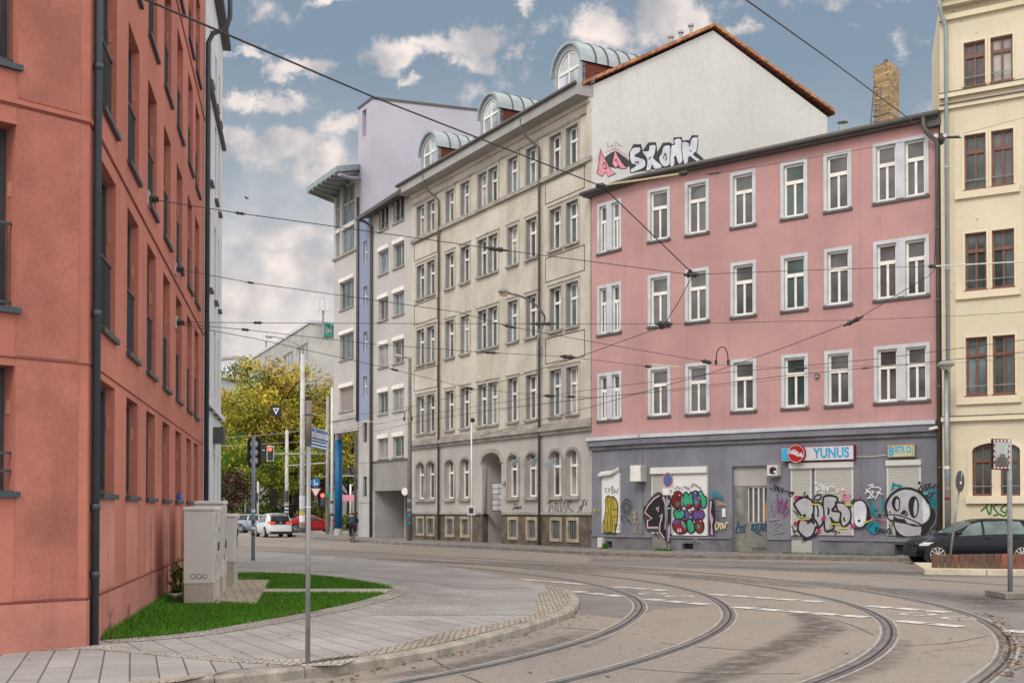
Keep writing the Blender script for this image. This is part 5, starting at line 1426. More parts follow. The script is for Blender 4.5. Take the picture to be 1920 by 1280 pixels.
# long pale house front behind the trees
FX = Fac(at(400, 140), at(720, 140)); sb4 = thing('apartment_building', 'wide pale house front with dark windows seen through the park trees', 'building', FX.A)
hx = [(1.5 + i * 2.4, 2.6 + i * 2.4, .9 + j * 3.2, 2.7 + j * 3.2) for i in range(8) for j in range(3)]
mb = MB(); wall(mb, FX, 0, FX.L, 0, 11, hx, .2, SLABG); closing(mb, [FX.p(FX.L, 0), FX.p(FX.L, 0, -9), FX.p(0, 0, -9), FX.p(0, 0)], 0, 11, SLABG); mb.build('wall', sb4)
mb = MB(); mb.fbox(FX, -.3, FX.L + .3, 11, 11.4, -9.3, .4, CONC); mb.build('roof', sb4)
for a, c, z0, z1 in hx: pane(FX, a, c, z0, z1, -.2, GL_DARK, sb4).name = 'window'
# ================================================================== GRAFFITI (paint on the walls)
def pmat(n, c, r=.7): return flat('paint_' + n, c, r, var=.12)
P_BLK = pmat('black', (.012, .012, .013)); P_WHT = pmat('white', (.72, .72, .74)); P_SIL = pmat('silver', (.40, .40, .42)); P_LSIL = pmat('pale_silver', (.60, .62, .68))
P_RED = pmat('crimson', (.22, .012, .02)); P_GRN = pmat('mint', (.03, .34, .20)); P_PUR = pmat('violet', (.13, .06, .28)); P_TEAL = pmat('teal', (.0, .21, .27)); P_LTEAL = pmat('pale_teal', (.12, .32, .40))
P_YEL = pmat('mustard', (.40, .32, .035)); P_PNK = pmat('pink', (.72, .30, .36)); P_LIL = pmat('lilac', (.50, .33, .50)); P_MAG = pmat('magenta', (.40, .02, .10)); P_DKG = pmat('dark_grey', (.045, .045, .05))
P_OCH = pmat('ochre', (.45, .30, .10)); P_CRM = pmat('cream', (.68, .56, .30)); P_NAVY = pmat('navy', (.01, .06, .12)); P_LEAF = pmat('leaf_green', (.03, .16, .02)); P_BYEL = pmat('bright_yellow', (.55, .45, .03)); P_GREY = pmat('grey', (.27, .27, .30)); P_PUR2 = pmat('purple_line', (.20, .02, .16))
P_LPNK = pmat('pale_pink', (.8, .5, .52))
Z5 = zoomer(1100, 860, 6.4); ZB = zoomer(1480, 880, 9.143); ZC = zoomer(1620, 880, 9.143); ZS = zoomer(1080, 200, 4.0); Z6 = zoomer(1400, 780, 4.5725); Z7 = zoomer(760, 620, 2.908); ZE_ = zoomer(1680, 780, 3.554)
# gable: big silver block letters and a pink A
g = Paint(FW, ZS, .006)
blk = [[(395, 350), (430, 282), (488, 282), (500, 330), (540, 270), (600, 266), (610, 340), (650, 272), (700, 268), (735, 285), (728, 232), (792, 228), (800, 255), (850, 250), (868, 215), (915, 215), (905, 345), (960, 395), (905, 415), (700, 455), (405, 500)]]
for q in blk: g.fill(q, P_DKG, smooth=False)
LET = [ # S K O N K as fat silver forms
 [(402, 355), (425, 310), (480, 306), (480, 340), (440, 370), (468, 380), (515, 400), (522, 440), (500, 465), (462, 480), (415, 497), (408, 470), (450, 440), (415, 425)],
 [(495, 336), (540, 332), (552, 292), (598, 292), (590, 360), (580, 385), (640, 440), (638, 460), (590, 470), (570, 440), (560, 475), (525, 480), (532, 400)],
 [(640, 350), (655, 300), (700, 290), (712, 340), (715, 410), (690, 445), (655, 450), (630, 420), (622, 380)],
 [(712, 300), (740, 285), (735, 250), (790, 250), (800, 400), (780, 430), (765, 425), (745, 380), (735, 440), (705, 440)],
 [(792, 275), (845, 272), (850, 300), (865, 240), (912, 235), (905, 330), (880, 360), (930, 400), (900, 410), (850, 375), (838, 420), (808, 425)]]
for q in LET: g.fill(q, P_LSIL, n=4); g.line(q, 5, P_BLK, closed=True, n=4)
g.lines([[(655, 390), (668, 350), (678, 385), (668, 405)], [(735, 390), (745, 372), (752, 392)], [(545, 395), (560, 380)], [(440, 420), (465, 415), (462, 432)], [(850, 330), (865, 335)]], 6, P_BLK)
g.fill([(215, 385), (290, 335), (345, 365), (400, 410), (395, 450), (330, 460), (262, 455), (225, 430)], P_DKG, n=3)
for q in ([(158, 500), (172, 420), (185, 320), (200, 360), (240, 440), (265, 485), (300, 500), (240, 528), (222, 490), (195, 525)], [(270, 430), (290, 330), (310, 370), (350, 430), (380, 465), (330, 465), (318, 440), (295, 462)]):
    g.fill(q, P_PNK, smooth=False); g.line(q, 4, P_BLK, smooth=False, closed=True)
g.lines([[(200, 440), (215, 420), (228, 465), (202, 462)], [(290, 410), (300, 395), (312, 430)]], 5, P_BLK)
g.line([(225, 345), (290, 315), (360, 355), (405, 390)], 4, P_PNK); g.line([(158, 410), (180, 330)], 4, P_PNK)
g.lines([[(235, 268), (240, 310)], [(250, 300), (275, 288), (270, 310)], [(290, 270), (300, 320)], [(310, 290), (350, 296)], [(300, 265), (320, 280)]], 3, P_GREY)
g.build(gb)
# grey house: two tags
g = Paint(FG, Z7, .006)
g.lines([[(590, 975), (595, 945), (605, 948), (598, 970), (615, 955), (612, 975), (628, 955), (632, 975)], [(588, 968), (634, 962)]], 4, P_BLK)
g.build(gb); g = Paint(FG, Z7, .006)
g.lines([[(775, 940), (800, 925)], [(790, 930), (782, 990), (800, 950), (808, 992)], [(815, 990), (822, 935), (838, 990), (818, 965)], [(845, 940), (850, 990), (868, 930), (872, 992)], [(880, 990), (885, 940), (905, 930), (888, 960), (915, 985)], [(945, 965), (968, 950), (940, 990), (965, 960), (955, 995)], [(962, 920), (975, 945), (965, 950), (978, 918), (985, 950), (992, 920)]], 3.5, P_BLK)
g.build(gb)
# pink house: angled bay
g = Paint(FQ, Z5, .056)
g.lines([[(230, 340), (235, 405)], [(258, 345), (240, 375), (262, 408)], [(275, 345), (280, 405), (292, 350)], [(305, 345), (330, 340), (308, 375), (332, 378), (310, 408), (335, 405)], [(315, 335), (325, 322)], [(345, 350), (350, 405), (362, 380), (372, 408), (392, 348)]], 9, P_GREY)
YF = [(240, 480), (265, 445), (300, 455), (330, 450), (365, 490), (385, 560), (382, 700), (370, 800), (350, 890), (300, 880), (260, 885), (215, 870), (208, 780), (225, 710), (240, 600)]
g.fill(YF, P_YEL); g.line(YF, 11, P_BLK, closed=True)
g.lines([[(265, 470), (268, 560), (280, 650)], [(300, 460), (305, 560), (300, 640)], [(325, 480), (330, 570)], [(240, 640), (270, 670), (262, 760), (270, 880)], [(280, 640), (300, 700), (290, 870)], [(310, 660), (320, 760), (315, 880)], [(225, 740), (245, 800), (240, 870)], [(330, 690), (380, 690)], [(340, 800), (365, 790), (350, 850)], [(330, 600), (382, 610)], [(275, 430), (280, 460)], [(320, 455), (345, 490)]], 7, P_BLK)
g.lines([[(385, 790), (408, 800), (405, 830), (390, 850)]], 8, P_GREY)
g.lines([[(425, 590), (450, 520), (490, 480), (530, 510), (545, 600)], [(450, 580), (480, 530), (510, 545), (520, 600)]], 12, P_DKG)
g.lines([[(440, 640), (458, 590), (470, 645)], [(475, 600), (495, 610), (472, 650), (500, 650)], [(530, 600), (508, 640), (530, 660), (520, 630)], [(420, 685), (480, 690), (540, 770)], [(500, 730), (545, 775)], [(425, 700), (470, 760)]], 8, P_DKG)
g.lines([[(570, 640), (600, 630), (575, 700), (610, 690), (580, 760), (625, 750), (590, 850), (635, 880)], [(600, 620), (590, 760)]], 10, P_OCH)
g.lines([[(95, 610), (125, 600), (110, 640)], [(160, 610), (150, 640)]], 14, P_YEL)
g.build(kb)
# main front, left: black and pink character, bubble letters
g = Paint(FA, Z5, .062)
BK = [(700, 640), (745, 560), (820, 470), (880, 440), (940, 450), (1000, 480), (1010, 640), (1005, 760), (985, 900), (955, 960), (890, 880), (870, 830), (735, 830), (740, 740), (790, 715)]
g.fill([(690, 620), (740, 520), (850, 400), (950, 430), (1020, 460), (1020, 960), (990, 1000), (940, 970), (870, 880), (740, 860), (700, 760)], P_DKG); g.fill(BK, P_BLK, n=3); g.line([(880, 440), (820, 475), (745, 560), (708, 640), (795, 715), (740, 740), (738, 830)], 10, P_LPNK, smooth=False)
g.fill([(735, 810), (870, 810), (870, 835), (735, 835)], P_LIL, smooth=False)
g.lines([[(918, 660), (890, 770), (885, 870), (940, 945)], [(845, 590), (875, 575), (868, 630), (845, 590)], [(885, 690), (918, 660), (905, 740)]], 9, P_LPNK, smooth=False)
g.fill([(915, 455), (945, 460), (960, 520), (985, 560), (960, 600), (940, 520)], P_LIL, n=3); g.line([(980, 520), (1000, 490), (990, 545), (968, 520)], 9, P_LPNK); g.line([(950, 560), (958, 700), (950, 840)], 14, P_GREY); g.line([(965, 600), (1010, 590)], 8, P_WHT)
g.fill([(985, 830), (1010, 780), (1015, 850), (995, 980), (968, 970)], P_LIL, n=2)
g.lines([[(800, 860), (840, 880), (830, 920)], [(850, 900), (880, 960)], [(860, 440), (880, 400), (900, 420)], [(700, 560), (690, 700)]], 9, P_DKG)
BUB = [([(1030, 490), (1060, 410), (1120, 390), (1170, 440), (1180, 520), (1140, 590), (1080, 590), (1040, 550)], P_RED), ([(1175, 430), (1205, 395), (1235, 430), (1265, 395), (1290, 440), (1290, 540), (1240, 590), (1180, 560)], P_GRN), ([(1285, 420), (1310, 385), (1350, 400), (1340, 460), (1390, 540), (1360, 590), (1300, 580)], P_PUR), ([(1345, 410), (1390, 385), (1412, 430), (1450, 470), (1440, 570), (1390, 580), (1380, 480)], P_GRN),
       ([(1055, 640), (1090, 600), (1120, 630), (1160, 605), (1190, 660), (1150, 720), (1080, 720)], P_GRN), ([(1185, 650), (1210, 605), (1250, 660), (1290, 680), (1280, 740), (1200, 740)], P_PUR), ([(1290, 640), (1330, 610), (1400, 615), (1425, 680), (1380, 730), (1300, 730)], P_PUR), ([(1050, 760), (1090, 720), (1170, 730), (1220, 800), (1210, 870), (1120, 895), (1055, 840)], P_RED), ([(1215, 740), (1260, 720), (1305, 800), (1300, 870), (1250, 885), (1220, 830)], P_GRN), ([(1310, 780), (1350, 715), (1410, 760), (1415, 840), (1370, 885), (1315, 850)], P_RED)]
for q, m in BUB: g.fill(q, m); g.line(q, 13, P_BLK, closed=True)
g.dot(1110, 470, 22, P_BLK); g.dot(1110, 468, 12, P_RED); g.dot(1280, 630, 26, P_BLK); g.dot(1280, 630, 19, P_RED); g.dot(1335, 625, 18, P_RED)
g.fill([(1160, 450), (1178, 480), (1170, 560), (1150, 540)], P_GRN); g.fill([(1200, 550), (1280, 540), (1240, 585)], P_RED); g.fill([(1300, 520), (1380, 540), (1340, 585)], P_RED); g.fill([(1060, 740), (1100, 725), (1130, 760), (1060, 780)], P_PUR); g.fill([(1150, 740), (1200, 790), (1200, 840), (1160, 790)], P_GRN)
for cx, cy, m in ((1105, 540, P_GRN), (1330, 520, P_GRN), (1360, 810, P_GRN)):
    for t in range(5): a = t * math.tau / 5; g.line([(cx, cy), (cx + 22 * math.cos(a), cy + 30 * math.sin(a))], 9, m)
for x, y in ((1130, 435), (1318, 405), (1390, 410), (1170, 760), (1380, 745), (1280, 615), (1260, 700)): g.dot(x, y, 7, P_WHT)
g.lines([[(1110, 840), (1120, 838), (1108, 866), (1124, 866)], [(1135, 840), (1145, 838), (1134, 866), (1150, 866)]], 6, P_WHT)
g.lines([[(1080, 360), (1085, 340)], [(1100, 330), (1130, 350)], [(1150, 340), (1160, 365)], [(1180, 330), (1250, 355)], [(1270, 330), (1300, 300), (1340, 320)], [(1350, 330), (1385, 350)]], 12, P_GREY)
g.fill([(1485, 490), (1545, 480), (1555, 640), (1545, 910), (1485, 915)], P_BLK, smooth=False); g.fill([(1495, 510), (1520, 500), (1505, 640), (1535, 720), (1520, 800), (1535, 910), (1500, 900), (1510, 800), (1490, 690)], P_LIL, smooth=False)
g.lines([[(1500, 400), (1560, 385), (1530, 450), (1600, 420)], [(1510, 430), (1620, 460), (1645, 490)], [(1600, 420), (1650, 460)]], 14, P_TEAL); g.lines([[(1580, 520), (1640, 530), (1700, 545)], [(1580, 550), (1660, 540)]], 9, P_OCH)
g.lines([[(1570, 750), (1600, 800), (1565, 850), (1560, 780)], [(1610, 760), (1625, 840)], [(1610, 790), (1640, 770), (1645, 830)], [(1650, 770), (1670, 830), (1690, 760), (1715, 770)]], 10, P_CRM)
g.lines([[(1560, 620), (1620, 630)], [(1560, 700), (1600, 680), (1600, 740)]], 8, P_DKG)
g.lines([[(1270, 990), (1320, 960), (1340, 1000), (1380, 980), (1400, 1040), (1440, 1060)], [(1320, 950), (1420, 1010)]], 7, P_GREY)
g.build(kb)
# door tags
g = Paint(FA, Z5, -.15)
g.lines([[(1770, 870), (1790, 780), (1800, 830)], [(1775, 830), (1890, 790)], [(1820, 800), (1825, 880), (1850, 800), (1860, 880)], [(1880, 790), (1870, 880)], [(1770, 885), (1880, 880)], [(1795, 750), (1800, 780)]], 9, P_NAVY)
g.c = Z6
g.lines([[(22, 980), (40, 925), (45, 985), (30, 960)], [(60, 985), (65, 930), (85, 950), (66, 965), (88, 985)], [(95, 985), (110, 930), (118, 985)], [(125, 930), (128, 980)], [(140, 935), (158, 930), (140, 955), (156, 985)], [(20, 930), (150, 920)], [(60, 995), (110, 1015)]], 8, P_NAVY)
g.lines([[(x, 1118 + 10 * (i % 2)), (x + 8, 1140)] for i, x in enumerate(range(25, 150, 11))], 3, P_DKG)
g.build(kb)
# left of shutters
g = Paint(FA, Z6, .062)
g.lines([[(208, 612), (225, 625)], [(255, 590), (240, 600), (258, 625), (238, 632)], [(262, 600), (280, 640), (275, 600), (290, 645)], [(300, 610), (310, 650), (320, 615)], [(330, 640), (355, 640)], [(365, 640), (380, 690), (408, 650), (370, 665)]], 7, P_BLK)
g.lines([[(270, 660), (275, 820)], [(272, 740), (300, 730), (285, 790), (305, 830)], [(310, 700), (320, 830), (355, 705)], [(340, 760), (365, 810), (320, 860)], [(350, 720), (325, 770)]], 7, P_PUR2)
g.lines([[(200, 810), (225, 715), (250, 805)], [(240, 825), (270, 860), (230, 890), (215, 840), (245, 825)], [(200, 885), (290, 880)], [(230, 920), (300, 905), (250, 960), (320, 985), (235, 1000)], [(235, 920), (238, 1000)]], 6, P_GREY)
# on the middle shutters: fat outlined letters
g.c = ZB
for q in ([(120, 590), (180, 510), (260, 480), (360, 510), (410, 620), (420, 740), (380, 810), (300, 830), (240, 790), (180, 690)], [(180, 960), (220, 880), (330, 860), (440, 930), (450, 1010), (400, 1110), (300, 1160), (220, 1110), (175, 1020)],
          [(440, 640), (480, 590), (560, 610), (600, 720), (590, 850), (540, 950), (480, 880), (440, 740)], [(600, 500), (680, 470), (820, 490), (800, 620), (760, 690), (880, 730), (890, 870), (800, 880), (720, 830), (740, 940), (640, 1050), (610, 900)],
          [(830, 590), (930, 590), (1040, 660), (1070, 780), (1020, 900), (930, 960), (890, 880), (910, 740), (850, 700)]):
    g.fill(q, P_SIL)
g.fill([(1120, 620), (1180, 545), (1270, 540), (1330, 640), (1330, 830), (1290, 950), (1200, 975), (1130, 880)], P_LSIL)
g.lines([[(130, 480), (230, 470), (340, 490), (430, 570), (430, 720), (410, 800), (480, 900), (510, 1040), (440, 1140)], [(240, 480), (160, 520), (100, 580), (120, 650), (210, 780)]], 34, P_BLK)
g.lines([[(420, 820), (340, 880), (210, 840), (170, 930), (170, 1040), (230, 1120), (320, 1170), (420, 1110), (470, 980)], [(330, 920), (380, 880), (440, 920)]], 36, P_BLK)
g.dot(275, 785, 28, P_BLK); g.dot(320, 455, 24, P_BLK); g.lines([[(265, 440), (285, 380)], [(60, 380), (20, 400), (90, 400)]], 20, P_BLK)
g.lines([[(430, 570), (520, 560), (590, 620), (610, 760), (600, 880), (540, 980), (480, 970)], [(490, 620), (510, 700), (505, 800)]], 28, P_BLK)
g.line([(440, 490), (490, 430), (560, 440), (540, 500), (470, 515)], 24, P_BLK, closed=True)
g.lines([[(590, 620), (600, 480), (680, 440), (800, 460), (840, 510), (800, 620), (750, 700), (890, 730), (880, 880)], [(610, 880), (640, 1050), (770, 1010), (770, 930)], [(720, 820), (780, 890), (880, 900), (900, 860)], [(680, 660), (690, 700), (682, 760)]], 34, P_BLK)
g.fill([(715, 830), (840, 900), (880, 900), (870, 920), (740, 920)], P_BLK, smooth=False)
g.lines([[(800, 560), (930, 570), (1040, 660), (1075, 790), (1030, 920), (930, 970), (890, 860)], [(820, 600), (840, 690)], [(950, 820), (965, 880)]], 28, P_BLK)
g.lines([[(1060, 640), (1130, 540), (1250, 520), (1330, 590), (1380, 720), (1360, 850), (1300, 970), (1200, 1010), (1120, 980), (1060, 900)]], 26, P_BLK)
g.fill([(1310, 560), (1380, 650), (1400, 760), (1370, 860), (1290, 1000), (1340, 830), (1345, 680)], P_BLK)
g.dot(1212, 875, 24, P_BLK); g.dot(1390, 820, 34, P_BLK)
g.lines([[(1120, 500), (1070, 560)], [(1110, 520), (1135, 490)], [(140, 740), (170, 810)], [(90, 700), (150, 760)], [(60, 960), (110, 1100)], [(80, 1060), (160, 1040)], [(80, 1130), (150, 1120)], [(750, 1060), (830, 1050), (800, 1110)], [(250, 1190), (330, 1180)]], 18, P_BLK)
g.dot(870, 1075, 14, P_BLK); g.dot(280, 1195, 32, P_BLK); g.dot(240, 1235, 10, P_BLK)
g.lines([[(390, 590), (515, 595)], [(955, 605), (1095, 610)], [(700, 930), (880, 930)], [(180, 850), (330, 850)], [(1300, 890), (1380, 885)], [(880, 1000), (990, 1000)]], 22, P_BYEL)
for x, y in ((605, 835), (130, 920), (140, 480), (1110, 970), (525, 1050)): g.dot(x, y, 34, P_MAG); g.dot(x + 30, y - 28, 10, P_MAG); g.dot(x - 36, y + 22, 9, P_MAG)
g.fill([(920, 560), (950, 410), (1000, 440), (1080, 430), (1060, 470), (990, 500), (940, 560)], P_MAG, smooth=False); g.lines([[(950, 480), (1060, 450)], [(950, 520), (1060, 490)]], 10, P_LPNK); g.fill([(1200, 510), (1240, 460), (1265, 520)], P_MAG, smooth=False)
g.lines([[(480, 370), (510, 270), (560, 240), (540, 330), (500, 340)], [(580, 250), (590, 370), (610, 260)], [(620, 370), (640, 270), (660, 350), (690, 280), (680, 380)], [(710, 290), (790, 280), (720, 350), (790, 300), (840, 390)], [(850, 320), (870, 350), (840, 390)], [(540, 385), (620, 400)]], 12, P_WHT); g.dot(475, 225, 22, P_WHT); g.dot(940, 340, 26, P_LPNK)
g.build(kb)
# cartoon skull on the right-hand shutter, tags around it
g = Paint(FA, ZC, .062)
g.fill([(470, 380), (500, 210), (560, 250), (690, 270), (600, 330), (530, 330)], P_TEAL, smooth=False); g.fill([(530, 290), (600, 300), (540, 350)], P_GREY)
for L in ([(100, 510), (140, 600), (150, 700), (230, 790)], [(330, 500), (330, 690)], [(150, 690), (240, 670)]): g.line(L, 40, P_TEAL)
g.fill([(50, 970), (150, 900), (270, 920), (270, 1040), (200, 1100), (100, 1060)], P_TEAL); g.lines([[(90, 960), (180, 920)], [(60, 1010), (150, 960)], [(240, 800), (270, 780)], [(240, 870), (260, 860)]], 18, P_NAVY)
g.lines([[(1030, 400), (1150, 370), (1290, 380), (1250, 430)], [(1220, 470), (1250, 600), (1290, 690), (1300, 600)], [(1120, 480), (1200, 620)], [(1200, 650), (1190, 480)], [(1280, 470), (1340, 490)]], 36, P_TEAL); g.lines([[(1000, 430), (1100, 400)]], 40, P_LTEAL); g.lines([[(1090, 450), (1130, 490)], [(1200, 410), (1140, 480)], [(1150, 530), (1170, 520)]], 22, P_BLK)
SK = [(390, 640), (420, 520), (520, 400), (660, 330), (800, 325), (950, 380), (1060, 470), (1130, 600), (1150, 740), (1110, 860), (1020, 930), (960, 920), (900, 960), (700, 940), (560, 850), (480, 860), (420, 800)]
JAW = [(520, 900), (700, 930), (850, 970), (1010, 960), (1010, 1060), (960, 1110), (840, 1135), (700, 1130), (600, 1080), (540, 990)]
g.fill(SK, P_SIL); g.fill(JAW, P_SIL); g.fill([(1020, 520), (1080, 560), (1130, 660), (1130, 780), (1080, 860), (1030, 900), (1020, 760)], P_LSIL)
g.line([(400, 740), (385, 620), (430, 500), (520, 400), (660, 330), (800, 325), (950, 380), (1060, 480), (1120, 570)], 44, P_BLK)
g.fill([(1060, 470), (1150, 640), (1220, 700), (1230, 780), (1190, 900), (1100, 1010), (1085, 1080), (1040, 1135), (980, 1135), (1005, 1000), (1020, 930), (1110, 870), (1150, 740), (1120, 600)], P_BLK, n=4)
g.lines([[(350, 775), (450, 770), (600, 780), (780, 840), (900, 890), (1010, 950)], [(410, 760), (430, 840), (490, 870), (540, 840), (530, 800)], [(520, 870), (600, 890), (740, 920), (880, 960), (1000, 960)], [(525, 900), (545, 1000), (600, 1080), (680, 1140)], [(700, 850), (750, 920), (900, 945)]], 22, P_BLK)
g.fill([(535, 800), (600, 840), (700, 850), (740, 920), (600, 890), (520, 870)], P_BLK); g.fill([(580, 815), (690, 815), (680, 840), (610, 838)], P_SIL); g.fill([(545, 990), (610, 1080), (700, 1135), (560, 1135)], P_BLK, smooth=False); g.fill([(990, 960), (1060, 930), (1080, 1080), (1000, 1080)], P_BLK, smooth=False); g.fill([(1100, 950), (1150, 1035), (1060, 1040)], P_BLK, smooth=False)
g.fill([(490, 570), (520, 480), (580, 450), (625, 500), (635, 600), (610, 700), (560, 710), (510, 650)], P_BLK); g.fill([(550, 580), (575, 500), (610, 530), (612, 640), (585, 690), (555, 640)], P_SIL)
g.fill([(775, 620), (800, 500), (870, 450), (930, 500), (958, 620), (930, 770), (870, 830), (810, 770)], P_BLK); g.fill([(865, 650), (890, 510), (925, 560), (925, 720), (885, 800), (868, 740)], P_SIL)
g.fill([(640, 760), (700, 690), (760, 740), (765, 780), (720, 790), (700, 765)], P_BLK); g.fill([(715, 760), (735, 735), (748, 765)], P_SIL)
g.lines([[(1265, 845), (1265, 920), (1180, 1030)]], 24, P_BLK); g.lines([[(1265, 985), (1245, 1030)]], 28, P_BLK); g.dot(1155, 1095, 20, P_BLK); g.dot(1188, 1118, 10, P_BLK); g.dot(460, 725, 16, P_BLK); g.dot(290, 780, 26, P_BLK); g.dot(345, 470, 14, P_BLK)
g.lines([[(1010, 290), (950, 330), (1000, 370), (1040, 310)], [(1060, 260), (1080, 350)], [(1150, 240), (1090, 350)], [(1040, 260), (1160, 250)], [(1150, 310), (1210, 300)], [(1215, 320), (1225, 260), (1330, 320), (1320, 220)]], 20, P_BLK); g.dot(965, 225, 24, P_BLK); g.dot(990, 275, 14, P_BLK)
g.lines([[(90, 270), (180, 260), (80, 350), (40, 410)], [(80, 380), (180, 370), (100, 480)], [(160, 300), (300, 320), (210, 500)], [(50, 330), (190, 470)], [(230, 380), (325, 415)], [(70, 490), (180, 470)]], 13, P_WHT)
g.lines([[(210, 1000), (245, 985), (215, 1050), (260, 1060)], [(265, 1010), (280, 1070), (295, 1010)], [(310, 1080), (315, 1010), (340, 1030), (318, 1045), (345, 1085)], [(355, 1085), (360, 1015), (395, 1050), (358, 1085)]], 12, P_BLK); g.line([(455, 1000), (490, 1050), (450, 1100), (415, 1050)], 14, P_BLK, closed=True); g.lines([[(445, 1030), (450, 1070)], [(465, 1030), (462, 1075)], [(470, 1080), (515, 1085)], [(440, 930), (480, 975), (520, 900), (470, 900)]], 10, P_BLK)
g.lines([[(215, 880), (230, 850)], [(255, 900), (280, 870), (300, 910), (330, 880), (370, 915), (400, 900)]], 12, P_RED); g.lines([[(40, 910), (160, 850)]], 18, P_BYEL)
g.lines([[(45, 1200), (80, 1190), (50, 1245), (90, 1250)], [(110, 1200), (130, 1250), (150, 1190)], [(170, 1195), (155, 1260)], [(200, 1190), (240, 1180)]], 7, P_GREY)
g.build(kb)
g = Paint(FE, ZE_, .01)
g.lines([[(570, 575), (640, 575)], [(590, 575), (610, 590), (568, 630)], [(600, 600), (625, 655), (640, 580)], [(700, 578), (650, 600), (680, 650), (650, 660)], [(690, 585), (730, 575)], [(735, 580), (700, 620), (730, 640), (748, 600), (728, 590)], [(690, 650), (720, 665), (735, 650)]], 8, P_LEAF)
g.build(cb_)

# ================================================================== SIGNS ON THE SHOP FRONT
def sign_box(F_, x0, x1, y0, y1, o, name, label, cat, front, sidem):
    a, c, z0, z1 = uzb(F_, x0, x1, y0, y1)
    t = thing(name, label, cat, F_.p((a + c) / 2, z0, o / 2))
    mb = MB(); mb.fbox(F_, a, c, z0, z1, .0 if True else 0, o, sidem); mb.build('housing', t, bevel=.012)
    mb = MB(); mb.quad(F_.p(a + .03, z0 + .03, o + .003), F_.p(c - .03, z0 + .03, o + .003), F_.p(c - .03, z1 - .03, o + .003), F_.p(a + .03, z1 - .03, o + .003), front); mb.build('face', t)
    return t, a, c, z0, z1
CYAN = flat('cyan_lettering', (.02, .32, .58), .5); SIGNW = flat('sign_face_white', (.58, .57, .60), .45); COLA = flat('cola_red', (.36, .008, .012), .35); BURG = flat('burgundy_sign_edge', (.16, .02, .04), .5); YELW = flat('pale_yellow_face', (.50, .50, .30), .5); CYL = flat('light_blue_face', (.04, .38, .62), .5)
t, a, c, z0, z1 = sign_box(FA, 1469, 1606, 836, 864, .22, 'shop_sign', 'white box sign with blue YUNUS lettering and a red cola disc', 'sign', SIGNW, BURG)
mb = MB(); ax = FA.u(1487, 850); mb.quad(FA.p(a + .04, z0 + .04, .2245), FA.p(ax, z0 + .04, .2245), FA.p(ax, z1 - .04, .2245), FA.p(a + .04, z1 - .04, .2245), CYL); mb.build('blue_field', t)
mb = MB(); put_text(mb, FA, 'YUNUS', FA.u(1529, 850), FA.u(1597, 850), z0 + .09, z1 - .07, .226, CYAN, bold=.03); mb.build('lettering', t)
cu_, cz_ = FA.uz(1500.5, 850.5); rr = abs(FA.z(1500, 833) - FA.z(1500, 868)) / 2
mb = MB(); mb.disc(FA.p(cu_, cz_, .36), FA.n, rr, .16, 32, COLA, BURG); mb.build('disc', t)
mb = MB()
n_ = 40
for i in range(n_):
    t0, t1 = math.tau * i / n_, math.tau * (i + 1) / n_
    P = [(cu_ + rr * e * math.cos(q), cz_ + rr * e * math.sin(q)) for q, e in ((t0, .93), (t1, .93), (t1, .88), (t0, .88))]
    mb.quad(*[FA.p(u, z, .363) for u, z in P], m=SIGNW)
mb.build('disc_ring', t)
sc_ = lambda x, y: zoomer(1400, 780, 4.5725)(x, y)
pt = Paint(FA, sc_, .364)
pt.lines([[(412, 300), (402, 288), (393, 300), (395, 320), (412, 318)], [(420, 318), (415, 308), (424, 305), (427, 318), (420, 322)], [(440, 312), (432, 312), (434, 326), (444, 322)], [(462, 318), (450, 314), (450, 330), (460, 330), (462, 316), (464, 334)], [(470, 320), (455, 298), (430, 295), (470, 330), (505, 325)], [(482, 318), (470, 310), (464, 324), (470, 344), (484, 338)], [(490, 340), (488, 330), (496, 328), (496, 342), (489, 345)], [(508, 315), (500, 345), (508, 346)], [(516, 334), (508, 334), (508, 348), (515, 346), (517, 333), (518, 350)]], 7.5, SIGNW)
pt.lines([[(458, 268), (475, 268)], [(463, 272), (463, 284)]], 5, P_LEAF)
pt.build(t, 'script_lettering')
t, a, c, z0, z1 = sign_box(FA, 1667, 1719, 833, 857, .18, 'shop_sign', 'small pale yellow sign box with blue BISTRO lettering', 'sign', YELW, flat('sign_edge_brown', (.30, .20, .12), .6))
mb = MB(); put_text(mb, FA, 'B', FA.u(1670, 845), FA.u(1680, 845), z0 + .06, z1 - .07, .186, CYAN, bold=.03)
put_text(mb, FA, 'ISTR', FA.u(1681, 845), FA.u(1701, 845), z0 + .15, z1 - .07, .186, CYAN, bold=.03)
put_text(mb, FA, 'O', FA.u(1702.5, 845), FA.u(1712, 845), z0 + .15, z1 - .07, .187, CYAN, bold=.03); mb.build('lettering', t)
mb = MB(); mb.fbox(FA, a + .02, c - .02, z1 - .05, z1 - .02, .183, .187, P_OCH); mb.fbox(FA, FA.u(1714, 845), FA.u(1715, 845), z0 + .04, z1 - .06, .183, .187, CYAN); mb.build('border', t)
t, a, c, z0, z1 = sign_box(FA, 1192, 1213, 872, 903, .45, 'blank_sign', 'blank white box sign sticking out over the grey shop wall', 'sign', WHITE, CABIN2)
# cable between the two signs
mb = MB(); p0, p1 = FA.p(*FA.uz(1607, 856), .05), FA.p(*FA.uz(1667, 852), .05); mb.tube([p0, p0.lerp(p1, .5) - Vector((0, 0, .03)), p1], .012, 5, CABLEW); tag(mb.build('sign_cable'), 'thin pale cable running along the wall between the two shop signs', 'cable')
